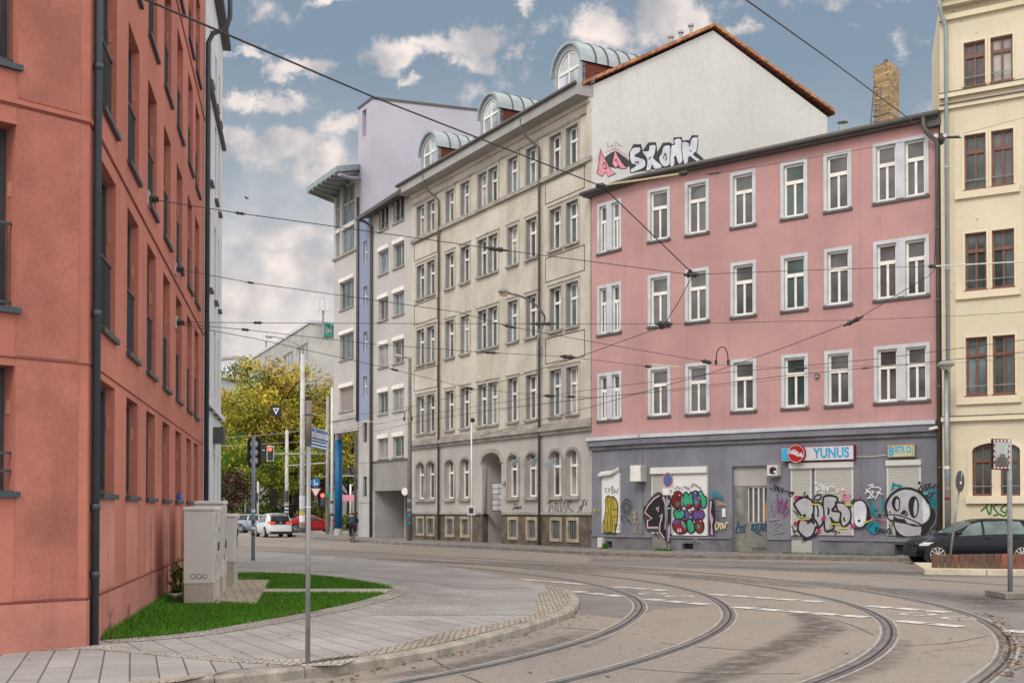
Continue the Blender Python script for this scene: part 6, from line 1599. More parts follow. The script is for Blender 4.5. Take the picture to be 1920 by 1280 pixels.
# air conditioner
a, c, z0, z1 = uzb(FA, 1446, 1465, 872, 892); t = thing('air_conditioner', 'small boxy air conditioner on the wall, covered in stickers', 'air conditioner', FA.p(a, z0, .2))
mb = MB(); mb.fbox(FA, a, c, z0, z1, .03, .36, CABIN); mb.build('housing', t, bevel=.015)
mb = MB(); mb.disc(FA.p((a + c) / 2 + .04, (z0 + z1) / 2, .366), FA.n, (z1 - z0) * .36, .01, 20, BLACK); mb.build('fan_grille', t)
for k_, (du_, dz_, m_) in enumerate(((.1, .3, P_LPNK), (.32, .12, P_WHT), (.3, .3, P_OCH), (.12, .1, P_DKG))):
    mb = MB(); mb.fbox(FA, a + du_ * .9, a + du_ * .9 + .09, z0 + dz_, z0 + dz_ + .07, .368, .37, m_); mb.build('sticker', t)
mb = MB(); mb.fbox(FA, a + .05, c - .05, z0 - .06, z0, 0, .3, STEEL); mb.build('bracket', t)
# white door intercom, meter box, camera
a, c, z0, z1 = uzb(FA, 1355, 1361, 953, 969); mb = MB(); mb.fbox(FA, a, c, z0, z1, .0, .06, WHITE); t = tag(mb.build('intercom', bevel=.01), 'slim white intercom plate on the wall left of the shop door', 'intercom')
a, c, z0, z1 = uzb(FQ, 1127, 1135, 1007, 1026); mb = MB(); mb.fbox(FQ, a, c, z0, z1, .046, .22, CABIN); tag(mb.build('meter_box', bevel=.012), 'low pale utility box at the foot of the angled wall', 'utility box')
t = thing('security_camera', 'white security camera under the cornice near the downpipe', 'camera', FA.p(*FA.uz(1757, 802), .2)); q = FA.p(*FA.uz(1757, 802), .3)
mb = MB(); mb.tube([q - FA.d * .16 - Vector((0, 0, .05)), q + FA.d * .12], .05, 8, WHITE); mb.build('body', t); mb = MB(); mb.tube([q, q + FA.d * .1 + Vector((0, 0, .1)) - FA.n * .15], .02, 6, DARKM); mb.build('arm', t)

# ================================================================== STREET POSTS, LAMPS, SIGNALS
def base(px, D, z=.12): return Vector((*at(px, D), z))
def post(t, p, h, r, m, name='pole', r2=None, n=12):
    mb = MB(); mb.tube([p, p + Vector((0, 0, h * .5)), p + Vector((0, 0, h))], [r, (r + (r2 or r)) / 2, r2 or r], n, m); return mb.build(name, t, smooth=True)
# street-name post in the foreground
p = base(578, 12.3); t = thing('street_sign', 'blue street name plates on a tall grey post near the kerb', 'sign', p)
post(t, p, 2.30, .026, STEEL)
mb = MB(); mb.tube([p + Vector((0, 0, 2.30)), p + Vector((0, 0, 2.74))], .034, 14, mat('aged_sleeve', (.20, .17, .15), .6, var=.2)); mb.build('sleeve', t, smooth=True)
mb = MB(); mb.tube([p + Vector((0, 0, 2.74)), p + Vector((0, 0, 2.78))], .03, 14, BLACK); mb.build('cap', t)
FSg = Fac(at(579.5, 12.32), at(614, 13.15)); SGB = flat('sign_blue', (.01, .10, .36), .4)
zt_, zb_ = FSg.z(583, 800), FSg.z(583, 823.5)
mb = MB(); mb.fbox(FSg, .0, FSg.L, zb_, zt_, -.008, .008, SGB); mb.build('name_plate', t)
mb = MB()
for (q0, q1, w0, w1) in ((0, FSg.L, zb_, zb_ + .007), (0, FSg.L, zt_ - .007, zt_), (0, .007, zb_ + .007, zt_ - .007), (FSg.L - .007, FSg.L, zb_ + .007, zt_ - .007)): mb.fbox(FSg, q0, q1, w0, w1, .0085, .0095, P_WHT)
mb.build('plate_border', t)
mb = MB(); put_text(mb, FSg, 'Kurt-Schumacher-Straße', .02, FSg.L - .02, zb_ + .028, zt_ - .02, .0105, P_WHT, bold=.03); mb.build('lettering', t)
z1_ = zb_ - .012; mb = MB(); mb.fbox(FSg, 0, FSg.L * .93, z1_ - .07, z1_, -.006, .006, SGB); mb.build('name_plate', t)
for q in (.008, .045): mb = MB(); mb.fbox(FSg, 0.005, FSg.L * .92, z1_ - q - .014, z1_ - q, .0065, .008, P_WHT); mb.build('plate_line', t)
mb = MB(); mb.tube([p + Vector((0, 0, 2.27)), p + Vector((0, 0, 2.30))], .036, 12, DARKM); mb.tube([p + Vector((0, 0, 2.58)), p + Vector((0, 0, 2.60))], .037, 12, DARKM); mb.build('clamp', t)
mb = MB(); mb.tube([p + Vector((0, 0, 1.62)), p + Vector((0, 0, 1.63))], .03, 12, WHITE); mb.build('cable_tie', t)
# near traffic light, seen from behind
p = base(475, 37.8); t = thing('traffic_light', 'traffic light on a slim blue grey post, seen from behind', 'traffic light', p)
post(t, p, 3.98, .062, flat('blue_grey_post', (.18, .22, .28), .5)); zc_ = W(474, 848, 37.8).z
mb = MB(); r_ = .17; pts = []
for i in range(24):
    a_ = math.tau * i / 24; pts.append((.225 * (1 if math.cos(a_) > 0 else -1) * abs(math.cos(a_)) ** .45, .49 * (1 if math.sin(a_) > 0 else -1) * abs(math.sin(a_)) ** .35))
f_ = [Vector((p.x + x, p.y + .10, zc_ + z)) for x, z in pts]; b_ = [v_ + Vector((0, .03, 0)) for v_ in f_]
mb.add(f_ + b_, [tuple(range(24))[::-1], tuple(range(24, 48))] + [(i, (i + 1) % 24, 24 + (i + 1) % 24, 24 + i) for i in range(24)], BLACK); mb.build('backing_board', t)
for k_ in (-1, 0, 1):
    mb = MB(); M_ = Matrix.Translation((p.x + .0, p.y + .10, zc_ + .27 * k_)) @ Matrix.Rotation(math.pi / 2, 4, 'X')
    mb.lathe([(.13, 0), (.125, .05), (.10, .10), (.05, .13), (0, .14)], M_, 14, flat('lamp_pot_%d' % (k_ + 1), (.34, .36, .36), .5)); mb.build('signal_lamp', t, smooth=True)
for z_, m_ in ((1.55, P_WHT), (1.42, P_LTEAL), (1.2, P_DKG), (1.0, P_WHT), (.8, P_DKG)):
    mb = MB(); mb.tube([p + Vector((0, 0, z_)), p + Vector((0, 0, z_ + .09))], .064, 12, m_); mb.build('sticker', t)
# big white tram mast with street lamp
def cobra(t, p, h, dirv, reach, m, headm, tilt=.22):
    d = Vector((dirv[0], dirv[1], 0)).normalized()
    mb = MB(); top = p + Vector((0, 0, h)); arm = [top, top + Vector((0, 0, .25)), top + d * .15 + Vector((0, 0, .55)), top + d * reach * .4 + Vector((0, 0, .95)), top + d * reach * .8 + Vector((0, 0, 1.2)), top + d * reach + Vector((0, 0, 1.28))]
    mb.tube(spline(arm, 4), .045, 8, m); mb.build('arm', t, smooth=True)
    e = arm[-1]; s = Vector((-d.y, d.x, 0))
    mb = MB(); L_ = .85
    prof = [(0, .05, .04), (.2, .10, .07), (.55, .15, .10), (.8, .13, .09), (.85, .05, .04)]
    b0 = []
    for x, w_, hh in prof:
        c_ = e + d * x * L_ / .85 + Vector((0, 0, .02 + x * tilt * .3)); b0.append([c_ + s * w_ * .9, c_ + s * w_ * .6 + Vector((0, 0, hh)), c_ - s * w_ * .6 + Vector((0, 0, hh)), c_ - s * w_ * .9, c_ - s * w_ * .6 - Vector((0, 0, hh * .5)), c_ + s * w_ * .6 - Vector((0, 0, hh * .5))])
    vs = [q for r_ in b0 for q in r_]; fs = []
    for i in range(len(prof) - 1):
        for j in range(6): fs.append((i * 6 + j, i * 6 + (j + 1) % 6, i * 6 + 6 + (j + 1) % 6, i * 6 + 6 + j))
    fs += [tuple(range(6))[::-1], tuple(range(len(vs) - 6, len(vs)))]
    mb.add(vs, fs, headm); mb.build('lamp_head', t, smooth=True)
    mb = MB(); c_ = e + d * .55 + Vector((0, 0, -.02)); mb.box(-.22, .22, -.1, .1, -.05, 0, flat('lamp_lens_' + str(len(MATS)), (.5, .48, .40), .3), Matrix.Translation(c_) @ Matrix.Rotation(math.atan2(d.y, d.x), 4, 'Z')); mb.build('lens', t)
p = base(566.5, 86); t = thing('tram_mast', 'thick white tram mast carrying a curved street lamp, posters at its foot', 'mast', p)
hm_ = W(566, 664, 86).z - .12; post(t, p, hm_, .20, flat('white_mast_paint', (.56, .56, .56), .55, var=.15), 'mast', .15)
cobra(t, p, hm_, (-1, .1), 2.0, STEEL, POLEG)
mb = MB(); mb.tube([p, p + Vector((0, 0, .35))], .28, 12, DARKM); mb.build('base', t)
mb = MB(); mb.tube([p + Vector((0, 0, 1.75)), p + Vector((0, 0, 2.7))], .205, 12, P_LSIL); mb.build('poster', t); mb = MB(); mb.tube([p + Vector((0, 0, 1.35)), p + Vector((0, 0, 1.6))], .206, 12, P_BYEL); mb.build('poster', t); mb = MB(); mb.tube([p + Vector((0, 0, .8)), p + Vector((0, 0, 1.3))], .204, 12, WHITE); mb.build('poster', t)
REDL = bpy.data.materials.new('red_signal_light'); REDL.use_nodes = True; nt_ = NT(REDL.node_tree); nt_.t.links.new(nt_.n('ShaderNodeEmission', {0: (1, .05, .03, 1), 1: 6.0}).outputs[0], nt_.n('ShaderNodeOutputMaterial').inputs[0])
GRNL = bpy.data.materials.new('green_signal_light'); GRNL.use_nodes = True; nt_ = NT(GRNL.node_tree); nt_.t.links.new(nt_.n('ShaderNodeEmission', {0: (.02, .35, .22, 1), 1: .6}).outputs[0], nt_.n('ShaderNodeOutputMaterial').inputs[0])
def signal(t, c, w_, h, lit, border=True, name='signal_head'):
    if border: mb = MB(); mb.box(c.x - w_ * .68, c.x + w_ * .68, c.y + .02, c.y + .06, c.z - h * .58, c.z + h * .58, WHITE); mb.build('backing_board', t)
    mb = MB(); mb.box(c.x - w_ / 2, c.x + w_ / 2, c.y - .14, c.y + .018, c.z - h / 2, c.z + h / 2, BLACK); o = mb.build(name, t, bevel=.02)
    for k_ in range(3):
        zz = c.z + h * (.31 - .31 * k_); m_ = {0: REDL, 2: GRNL}.get(k_, BLACK) if lit == k_ else GL_CAR
        mb = MB(); mb.disc((c.x, c.y - .16, zz), (0, -1, 0), w_ * .36, .02, 16, m_, BLACK); mb.build('lens', o)
p = base(614, 82); t = thing('traffic_light', 'tall grey signal mast with long arm, arrow sign and give-way sign', 'traffic light', p)
hh = W(614, 742, 82).z - .12; post(t, p, hh, .13, POLEG, 'mast', .11)
za = W(560, 851, 82).z; xa = at(512, 82)[0]; mb = MB(); mb.tube([Vector((p.x, p.y, za)), Vector((xa, p.y, za + .02))], .055, 8, POLEG); mb.build('arm', t, smooth=True)
signal(t, W(507.5, 850, 82) + Vector((0, -.1, 0)), .36, .92, 0)
c_ = W(495, 847, 82.0); mb = MB(); mb.box(c_.x - .15, c_.x + .15, c_.y - .12, c_.y + .1, c_.z - .52, c_.z + .55, BLACK); o_ = mb.build('tram_signal_head', t, bevel=.02); mb = MB(); mb.box(c_.x - .09, c_.x + .09, c_.y - .14, c_.y - .125, c_.z + .10, c_.z + .15, P_WHT); mb.build('signal_bar', o_)
signal(t, W(605.5, 936, 81.6), .36, .92, 0, False); c_ = W(616.5, 928, 81.7); mb = MB(); mb.disc(c_, (0, -1, 0), .17, .1, 14, GRNL, BLACK); mb.build('arrow_lens', t)
za = W(595, 893, 82).z; mb = MB(); mb.tube([Vector((p.x, p.y, za)), W(591, 893, 82)], .03, 6, POLEG); mb.build('sign_bracket', t)
c_ = W(591.5, 904.5, 81.7); BLUES = flat('traffic_blue', (.01, .16, .42), .45)
mb = MB(); mb.disc(c_, (0, -1, 0), .31, .03, 28, BLUES, STEEL); s_ = mb.build('arrow_sign', t)
mb = MB(); y_ = c_.y - .006
def pl(pts): mb.poly([(c_.x + a, y_, c_.z + b_) for a, b_ in pts], P_WHT)
pl([(-.10, -.2), (-.05, -.2), (-.05, .1), (-.10, .1)]); pl([(-.15, .08), (.0, .08), (-.075, .22)]); pl([(-.048, -.10), (.09, -.10), (.09, -.05), (-.048, -.05)]); pl([(.08, -.17), (.2, -.075), (.08, .02)]); mb.build('arrow', s_)
c_ = W(592, 923, 81.7); TR = flat('traffic_red', (.42, .015, .02), .45)
mb = MB(); q_ = [(-.42, .34), (.42, .34), (0, -.40)]; f_ = [Vector((c_.x + a, c_.y, c_.z + b_)) for a, b_ in q_]; mb.add(f_ + [v_ + Vector((0, .03, 0)) for v_ in f_], [(0, 2, 1), (3, 4, 5), (0, 1, 4, 3), (1, 2, 5, 4), (2, 0, 3, 5)], TR); s_ = mb.build('give_way_sign', t)
mb = MB(); mb.poly([(c_.x + a, c_.y - .006, c_.z + b_) for a, b_ in ((-.29, .27), (.29, .27), (0, -.25))], P_WHT); mb.build('white_field', s_)
# thinner mast in the middle with pedestrian lights
p = base(537.5, 97); t = thing('tram_mast', 'slender pale mast between the white car and the trees', 'mast', p); post(t, p, W(537, 806, 97).z - .12, .17, flat('pale_mast', (.50, .49, .47), .55, var=.15), 'mast', .13)
za = W(560, 873, 97).z; mb = MB(); mb.tube([Vector((p.x, p.y, za)), Vector((at(612, 97)[0], p.y, za + .25))], .06, 6, POLEG); mb.build('arm', t)
signal(t, W(536, 930, 96.6), .42, .9, 9, False)
mb = MB(); mb.tube([p + Vector((0, 0, .5)), p + Vector((0, 0, 2.2))], .175, 12, P_LSIL); mb.build('poster', t)
for k_, zz in enumerate((.7, 1.0, 1.3, 1.6, 1.9)): mb = MB(); mb.tube([p + Vector((0, 0, zz)), p + Vector((0, 0, zz + .15))], .178, 12, P_NAVY if k_ % 2 else P_DKG); mb.build('sticker', t)
p = base(622.5, 80.5); t = thing('mast', 'slim white mast right beside the blue column', 'mast', p); post(t, p, W(622, 726, 80.5).z - .12, .10, WHITE, 'pole')
for zz, m_ in ((2.1, P_DKG), (1.6, P_LIL), (1.25, P_DKG), (.8, P_GREY)): mb = MB(); mb.tube([p + Vector((0, 0, zz)), p + Vector((0, 0, zz + .2))], .104, 10, m_); mb.build('sticker', t)
p = base(483.5, 100); t = thing('lamp_post', 'thin pale post standing behind the grey estate car', 'post', p); post(t, p, W(483, 905, 100).z, .09, flat('pale_post', (.5, .48, .42), .6)); signal(t, W(481.5, 931, 99.8), .25, .7, 9, False)
p = base(688, 110); t = thing('fence_post', 'slim white post seen through the passage under the tower', 'post', base(657, 105)); post(t, base(657, 105), 4.0, .08, WHITE)
p = base(666.5, 84); t = thing('downpipe_post', 'dark slim post at the right side of the tower passage', 'post', p); post(t, p, W(666, 812, 84).z - .12, .09, ZINCD)
# street lamps
p = base(768, 63.5); t = thing('street_lamp', 'grey street lamp post with flat lamp head by the grey house', 'street lamp', p); hp = W(768, 671, 63.5).z - .12; post(t, p, hp, .13, flat('weathered_post', (.20, .19, .17), .65, var=.2), 'pole', .09)
top = p + Vector((0, 0, hp)); mb = MB(); mb.tube([top, top + Vector((-.4, 0, .05))], .04, 6, STEEL); mb.build('arm', t)
mb = MB(); e = top + Vector((-.4, 0, .02)); mb.hexa([e + Vector(q) for q in ((0, -.11, .0), (-.45, -.16, .08), (-.45, .16, .08), (0, .11, .0), (0, -.08, .13), (-.42, -.10, .24), (-.42, .10, .24), (0, .08, .13))], POLEG); mb.build('lamp_head', t, bevel=.02)
for z_ in (1.3, 1.6, 2.1, .9): mb = MB(); mb.tube([p + Vector((0, 0, z_)), p + Vector((0, 0, z_ + .12))], .134, 10, P_GREY if z_ > 1.5 else P_TEAL); mb.build('sticker', t)
c_ = base(759, 64.5, 0); c_.z = W(759, 921, 64.5).z; mb = MB(); mb.disc(c_, (-.4, -.9, 0), .21, .03, 20, WHITE, STEEL); tag(mb.build('round_sign'), 'small round white sign beside the garage entrance', 'sign')
q = FG.p(FG.u(1020.5, 640), FG.z(1021, 640), .1); t = thing('street_lamp', 'street lamp on a long curved arm fixed to the grey house wall', 'street lamp', q)
head = W(952, 549, 48.5); mid_ = [q + FG.n * .25 - Vector((0, 0, 1.6)), q + FG.n * .25, W(1021, 600, 53.8), W(1016, 585, 53), W(1000, 568, 51.6), W(978, 556, 50), head]
mb = MB(); mb.tube(spline(mid_, 4), .05, 8, STEEL); mb.build('arm', t, smooth=True); mb = MB(); mb.tube([q + Vector((0, 0, -.3)), q + FG.n * .25 + Vector((0, 0, -.3))], .03, 6, STEEL); mb.tube([q + Vector((0, 0, -1.3)), q + FG.n * .25 + Vector((0, 0, -1.3))], .03, 6, STEEL); mb.build('bracket', t)
d = (head - mid_[-2]).normalized(); s = Vector((-d.y, d.x, 0)).normalized(); up_ = s.cross(d); up_ = up_ if up_.z > 0 else -up_
vs = []; prof = [(-.15, .05, .05), (.15, .12, .10), (.45, .16, .14), (.75, .15, .13), (.86, .06, .07)]
for x, w_, h_ in prof:
    c_ = head + d * x; vs += [c_ + s * w_, c_ + s * w_ * .6 + up_ * h_, c_ - s * w_ * .6 + up_ * h_, c_ - s * w_, c_ - s * w_ * .7 - up_ * h_ * .5, c_ + s * w_ * .7 - up_ * h_ * .5]
fs = [(i * 6 + j, i * 6 + (j + 1) % 6, i * 6 + 6 + (j + 1) % 6, i * 6 + 6 + j) for i in range(4) for j in range(6)] + [tuple(range(6))[::-1], tuple(range(24, 30))]
mb = MB(); mb.add(vs, fs, POLEG); mb.build('lamp_head', t, smooth=True)
mb = MB(); c_ = head + d * .5 - up_ * .07; mb.hexa([c_ + d * a - s * b_ - up_ * e_ for e_ in (0, .1) for a, b_ in ((-.22, -.1), (.22, -.1), (.22, .1), (-.22, .1))], flat('amber_lens', (.45, .40, .25), .3)); mb.build('lens', t)
# slender white flag pole with sign box in front of the grey house
p = base(884, 56.5); t = thing('flagpole', 'thin white pole with a stickered box in front of the entrance', 'pole', p); post(t, p, W(884, 790, 56.5).z - .12, .045, WHITE, 'pole', .03)
c_ = W(884, 957, 56.4); mb = MB(); mb.box(c_.x - .2, c_.x + .2, c_.y - .08, c_.y + .08, c_.z - .22, c_.z + .22, CABIN); mb.build('box', t, bevel=.015); mb = MB(); mb.box(c_.x - .12, c_.x + .1, c_.y - .086, c_.y - .082, c_.z - .12, c_.z + .14, P_DKG); mb.build('sticker', t)
mb = MB(); c_ = W(886, 788, 56.5); mb.lathe([(0, -.1), (.1, -.05), (.12, .05), (.05, .12), (0, .13)], Matrix.Translation(c_), 8, INSUL); mb.build('insulator', t)
# tram pole with disc lamp at the pink/cream joint
p = base(1776, 39.4); t = thing('street_lamp', 'tall thin pole with a round dish lamp beside the cream house', 'street lamp', p); hp = W(1776, 690, 39.4).z - .12; post(t, p, hp, .085, STEEL, 'pole', .075)
for z_, m_ in ((1.95, P_RED), (2.3, P_GREY), (3.0, P_WHT), (2.7, P_LTEAL)): mb = MB(); mb.tube([p + Vector((0, 0, z_)), p + Vector((0, 0, z_ + .1))], .088, 10, m_); mb.build('sticker', t)
top = p + Vector((-.12, -.25, hp)); mb = MB(); mb.lathe([(0, .24), (.12, .22), (.27, .12), (.285, .05), (.2, .02)], Matrix.Translation(top), 20, POLEG); mb.build('lamp_shade', t, smooth=True); mb = MB(); mb.lathe([(.2, .02), (.17, -.05), (.08, -.09), (0, -.1)], Matrix.Translation(top), 16, flat('dish_lens', (.5, .46, .36), .3)); mb.build('lens', t, smooth=True)
mb = MB(); mb.tube([p + Vector((0, 0, hp)), p + Vector((0, 0, hp + .12)), top + Vector((0, 0, .15))], .03, 6, STEEL); mb.build('arm', t)
# no-stopping sign
p = base(1250.5, 46.6); t = thing('no_stopping_sign', 'round red and blue no-stopping sign with white plate on a post', 'sign', p); post(t, p, W(1250, 885, 46.6).z - .12, .032, STEEL)
nr = Vector((-.62, -.78, 0)).normalized(); vw = (CAM - p); vw.z = 0; vw.normalize(); nr = (Matrix.Rotation(R(-52), 3, 'Z') @ vw); c_ = W(1252, 899, 46.4)
mb = MB(); mb.disc(c_, nr, .30, .02, 32, TR, STEEL); mb.build('disc', t); mb = MB(); mb.disc(c_ + nr * .004, nr, .235, .002, 32, BLUES); mb.build('blue_field', t)
sx = Vector((0, 0, 1)).cross(nr).normalized(); mb = MB()
for k_ in (1,):
    a_ = math.radians(135); u_ = sx * math.cos(a_) + Vector((0, 0, math.sin(a_))); v_ = sx * -math.sin(a_) + Vector((0, 0, math.cos(a_))); q0 = c_ + nr * .008
    mb.quad(q0 - u_ * .24 - v_ * .03, q0 + u_ * .24 - v_ * .03, q0 + u_ * .24 + v_ * .03, q0 - u_ * .24 + v_ * .03, TR)
mb.build('red_bar', t)
mb = MB()
for i in range(32):
    t0, t1 = math.tau * i / 32, math.tau * (i + 1) / 32
    mb.quad(*[c_ + nr * .006 + (sx * math.cos(q) + Vector((0, 0, math.sin(q)))) * e for q, e in ((t0, .30), (t1, .30), (t1, .285), (t0, .285))], m=P_WHT)
mb.build('white_rim', t)
c2 = W(1252.5, 921, 46.4); nr2 = Matrix.Rotation(R(-30), 3, 'Z') @ vw; sx2 = Vector((0, 0, 1)).cross(nr2).normalized(); up3 = Vector((0, 0, .135)); mb = MB(); a_, b_ = c2 - sx2 * .24, c2 + sx2 * .24
mb.hexa([a_ - up3 - nr2 * .01, b_ - up3 - nr2 * .01, b_ - up3, a_ - up3, a_ + up3 - nr2 * .01, b_ + up3 - nr2 * .01, b_ + up3, a_ + up3], WHITE); mb.build('plate', t)
mb = MB(); q0 = c2 + nr2 * .004
for (x0, z0, x1, z1) in ((-.02, -.09, .08, -.08), (.08, -.10, .095, .08), (.10, -.02, .19, .0), (.17, -.10, .185, .08), (.10, .03, .15, .07)):
    mb.quad(q0 + sx2 * x0 + Vector((0, 0, z0)), q0 + sx2 * x1 + Vector((0, 0, z0)), q0 + sx2 * x1 + Vector((0, 0, z1)), q0 + sx2 * x0 + Vector((0, 0, z1)), P_BLK); q0 = q0 + nr2 * .0006
mb.build('pictogram', t)
# leaning sign seen from the back
p = base(1779, 36.2); tp = W(1803, 884, 36.2); t = thing('leaning_sign', 'round sign on a leaning post, seen from its dark back', 'sign', p)
mb = MB(); mb.tube([p, tp], .035, 10, STEEL); mb.build('pole', t, smooth=True); c_ = W(1800.5, 902, 36.12); nr = Vector((-.55, .8, 0)).normalized()
vw = (CAM - p); vw.z = 0; vw.normalize(); nr = Matrix.Rotation(R(66), 3, 'Z') @ vw; upl = (tp - p).normalized()
mb = MB(); mb.disc(c_, nr, .31, .02, 28, flat('sign_back', (.055, .06, .07), .5), STEEL, up=upl, ry=.33); mb.build('disc', t)
mb = MB(); mb.disc(c_ - upl * .05 + nr * .03, nr, .05, .02, 8, WHITE); mb.build('sticker', t)
# traffic mirror on a post with concrete foot
zf = .13; p = Vector((*at(1893, 23.0), zf)); t = thing('traffic_mirror', 'rectangular traffic mirror with red and white edge on a grey post', 'traffic mirror', p)
post(t, p, W(1893, 823, 23).z - zf, .048, flat('mirror_post', (.26, .28, .29), .5, var=.15)); 
c_ = W(1878, 851, 22.85); FMi = Fac((c_.x - .21, c_.y - .11), (c_.x + .21, c_.y + .11)); 
def mp(u, z, o=0): return FMi.p(u, z, o) 
x0, x1 = 0.0, FMi.L; zb_, zt_ = c_.z - .30, c_.z + .30
mb = MB(); mb.fbox(FMi, x0, x1, zb_, zt_, -.06, .0, BLACK); mb.build('mirror_frame', t, bevel=.02)
MIR, tt, pp_, oo_ = base_mat('mirror_glass'); pp_.inputs['Metallic'].default_value = 1.0; pp_.inputs['Roughness'].default_value = .08; pp_.inputs['Base Color'].default_value = (.30, .31, .30, 1)
mb = MB(); N_ = 8
for i in range(N_):
    for j in range(N_):
        P = []
        for a_, b_ in ((i, j), (i + 1, j), (i + 1, j + 1), (i, j + 1)):
            uu, vv_ = a_ / N_, b_ / N_; bulge = .05 * (1 - (2 * uu - 1) ** 2) * (1 - (2 * vv_ - 1) ** 2); P.append(FMi.p(.05 + uu * (FMi.L - .10), zb_ + .06 + vv_ * (zt_ - zb_ - .12), .004 + bulge))
        mb.quad(*P, m=MIR)
mb.build('mirror_glass', t, smooth=True)
mb = MB()
for i in range(9):
    m_ = TR if i % 2 else P_WHT; q0, q1 = x0 + .01 + (x1 - x0 - .02) * i / 9, x0 + .01 + (x1 - x0 - .02) * (i + 1) / 9
    for a_, b_ in ((zb_ + .02, zb_ + .05), (zt_ - .05, zt_ - .02)): mb.quad(FMi.p(q0, a_, .003), FMi.p(q1, a_, .003), FMi.p(q1, b_, .003), FMi.p(q0, b_, .003), m_)
for i in range(9):
    m_ = TR if i % 2 else P_WHT; q0, q1 = zb_ + .056 + (zt_ - zb_ - .112) * i / 9, zb_ + .056 + (zt_ - zb_ - .112) * (i + 1) / 9
    for a_, b_ in ((x0 + .015, x0 + .04), (x1 - .04, x1 - .015)): mb.quad(FMi.p(a_, q0, .0035), FMi.p(b_, q0, .0035), FMi.p(b_, q1, .0035), FMi.p(a_, q1, .0035), m_)
mb.build('warning_border', t)
b0 = at(1930, 23.2); mb = MB(); mb.box(at(1880, 22.7)[0], at(1880, 22.7)[0] + 2.2, 22.6, 23.6, 0, zf, KERBD); tag(mb.build('concrete_island', bevel=.02), 'low grey concrete foot under the traffic mirror post', 'kerb block')
# planting bed with wooden palisade and pale kerb
bx0, by0 = at(1746, 32.4); bx1, by1 = at(2060, 31.2)
FBd = Fac((bx0, by0), (bx1, by1)); FBk = Fac(at(1733, 31.6), at(2080, 30.4))
mb = MB(); mb.fbox(FBk, 0, FBk.L, 0, .14, -4.5, 0, KERBY)
for i in range(6): mb.fbox(FBk, 1.6 * i + 1.55, 1.6 * i + 1.57, .0, .141, -.3, .002, DARKM)
struct('pavement', mb)
WOODS = [mat('palisade_wood_%d' % i, c_, .85, var=.18, vscale=2.5, fine=.2, fscale=18, streak=.5, bump=.4) for i, c_ in enumerate([(.15, .085, .06), (.19, .09, .062), (.24, .10, .072), (.13, .085, .065)])]
pt_ = thing('palisade_fence', 'low brown wooden palisade around the planting bed by the dark car', 'fence', FBd.p(0, .14))
for i in range(26):
    u0 = i * .178; hh = .37 + .006 * i * .5 + random.uniform(-.008, .012); m_ = WOODS[random.choice((0, 1, 3))] if i < 10 else WOODS[2 if random.random() < .75 else 1]
    mb = MB(); mb.fbox(FBd, u0 + .003, u0 + .172, .12, .14 + hh, -.07 + random.uniform(-.006, .006), random.uniform(-.004, .006), m_); mb.build('board', pt_, bevel=.008)
# curb stop: mirror-side kerb strip is part of the pavement above

# ================================================================== UTILITY CABINETS AND SMALL THINGS ON THE LAWN
def cabinet(x0, D0, wd, dp, h, label, foot=.33, vents=False, m=CABIN, grp=None):
    X0, Y0 = at(x0, D0); e = Vector((-.17, .985, 0)).normalized(); s = Vector((e.y, -e.x, 0))
    M_ = Matrix(((s.x, e.x, 0, X0), (s.y, e.y, 0, Y0), (0, 0, 1, .12), (0, 0, 0, 1)))
    t = thing('utility_cabinet', label, 'utility cabinet', (X0, Y0, .12), grp)
    mb = MB(); mb.box(0, wd, 0, dp, -.05, foot, mat('cabinet_foot_%d' % len(MATS), (.45, .40, .35), .9, var=.12, fine=.1), M_); mb.build('foot', t, bevel=.006)
    mb = MB(); mb.box(-.008, wd + .008, -.008, dp + .008, foot + .004, h - .07, m, M_); mb.build('body', t, bevel=.012)
    mb = MB(); mb.hexa([M_ @ Vector(q) for q in ((-.03, -.03, h - .068), (wd + .03, -.03, h - .068), (wd + .03, dp + .03, h - .068), (-.03, dp + .03, h - .068), (-.025, -.025, h - .01), (wd + .025, -.025, h - .01), (wd + .025, dp + .025, h + .012), (-.025, dp + .025, h + .012))], m); mb.build('lid', t, bevel=.015)
    for k_ in range(2):
        mb = MB(); mb.box(wd + .009, wd + .016, dp * (.03 + .49 * k_), dp * (.48 + .49 * k_), foot + .03, h - .1, CABIN2, M_); d_ = mb.build('door', t, bevel=.004)
        mb = MB(); mb.box(wd + .016, wd + .035, dp * (.42 + .12 * k_), dp * (.42 + .12 * k_) + .03, foot + .55, foot + .70, DARKM, M_); mb.build('handle', d_)
        for i in range(14):
            mb = MB(); y_ = dp * (.06 + .49 * k_) + random.random() * dp * .3; z_ = foot + .1 + random.random() * (h - foot - .5); q_ = random.uniform(.04, .14)
            mb.box(wd + .0165, wd + .0175, y_, y_ + q_, z_, z_ + q_ * random.uniform(.6, 1.8), random.choice([P_GREY, P_DKG, P_LTEAL, P_WHT, P_LTEAL]), M_)
            if i < 7: mb.build('sticker', d_)
    if vents:
        for k_ in range(3):
            mb = MB(); c_ = M_ @ Vector((.16 + .095 * k_, -.0085, foot + .13)); n_ = -e
            mb.disc(c_ + n_ * .003, n_, .038, .006, 18, CABIN); mb.build('vent_plug', t)
            mb = MB()
            for i in range(18):
                a0, a1 = math.tau * i / 18, math.tau * (i + 1) / 18
                P = [c_ + n_ * .0045 + s * r_ * math.cos(q) + Vector((0, 0, r_ * math.sin(q))) for q, r_ in ((a0, .043), (a1, .043), (a1, .034), (a0, .034))]; mb.quad(*P, m=DARKM)
            mb.build('vent_ring', t)
    return t
cabinet(345.5, 20.2, .50, 1.45, 1.66, 'large grey utility cabinet nearest the camera, three round plugs near its foot', .33, True, grp='utility cabinets on the lawn')
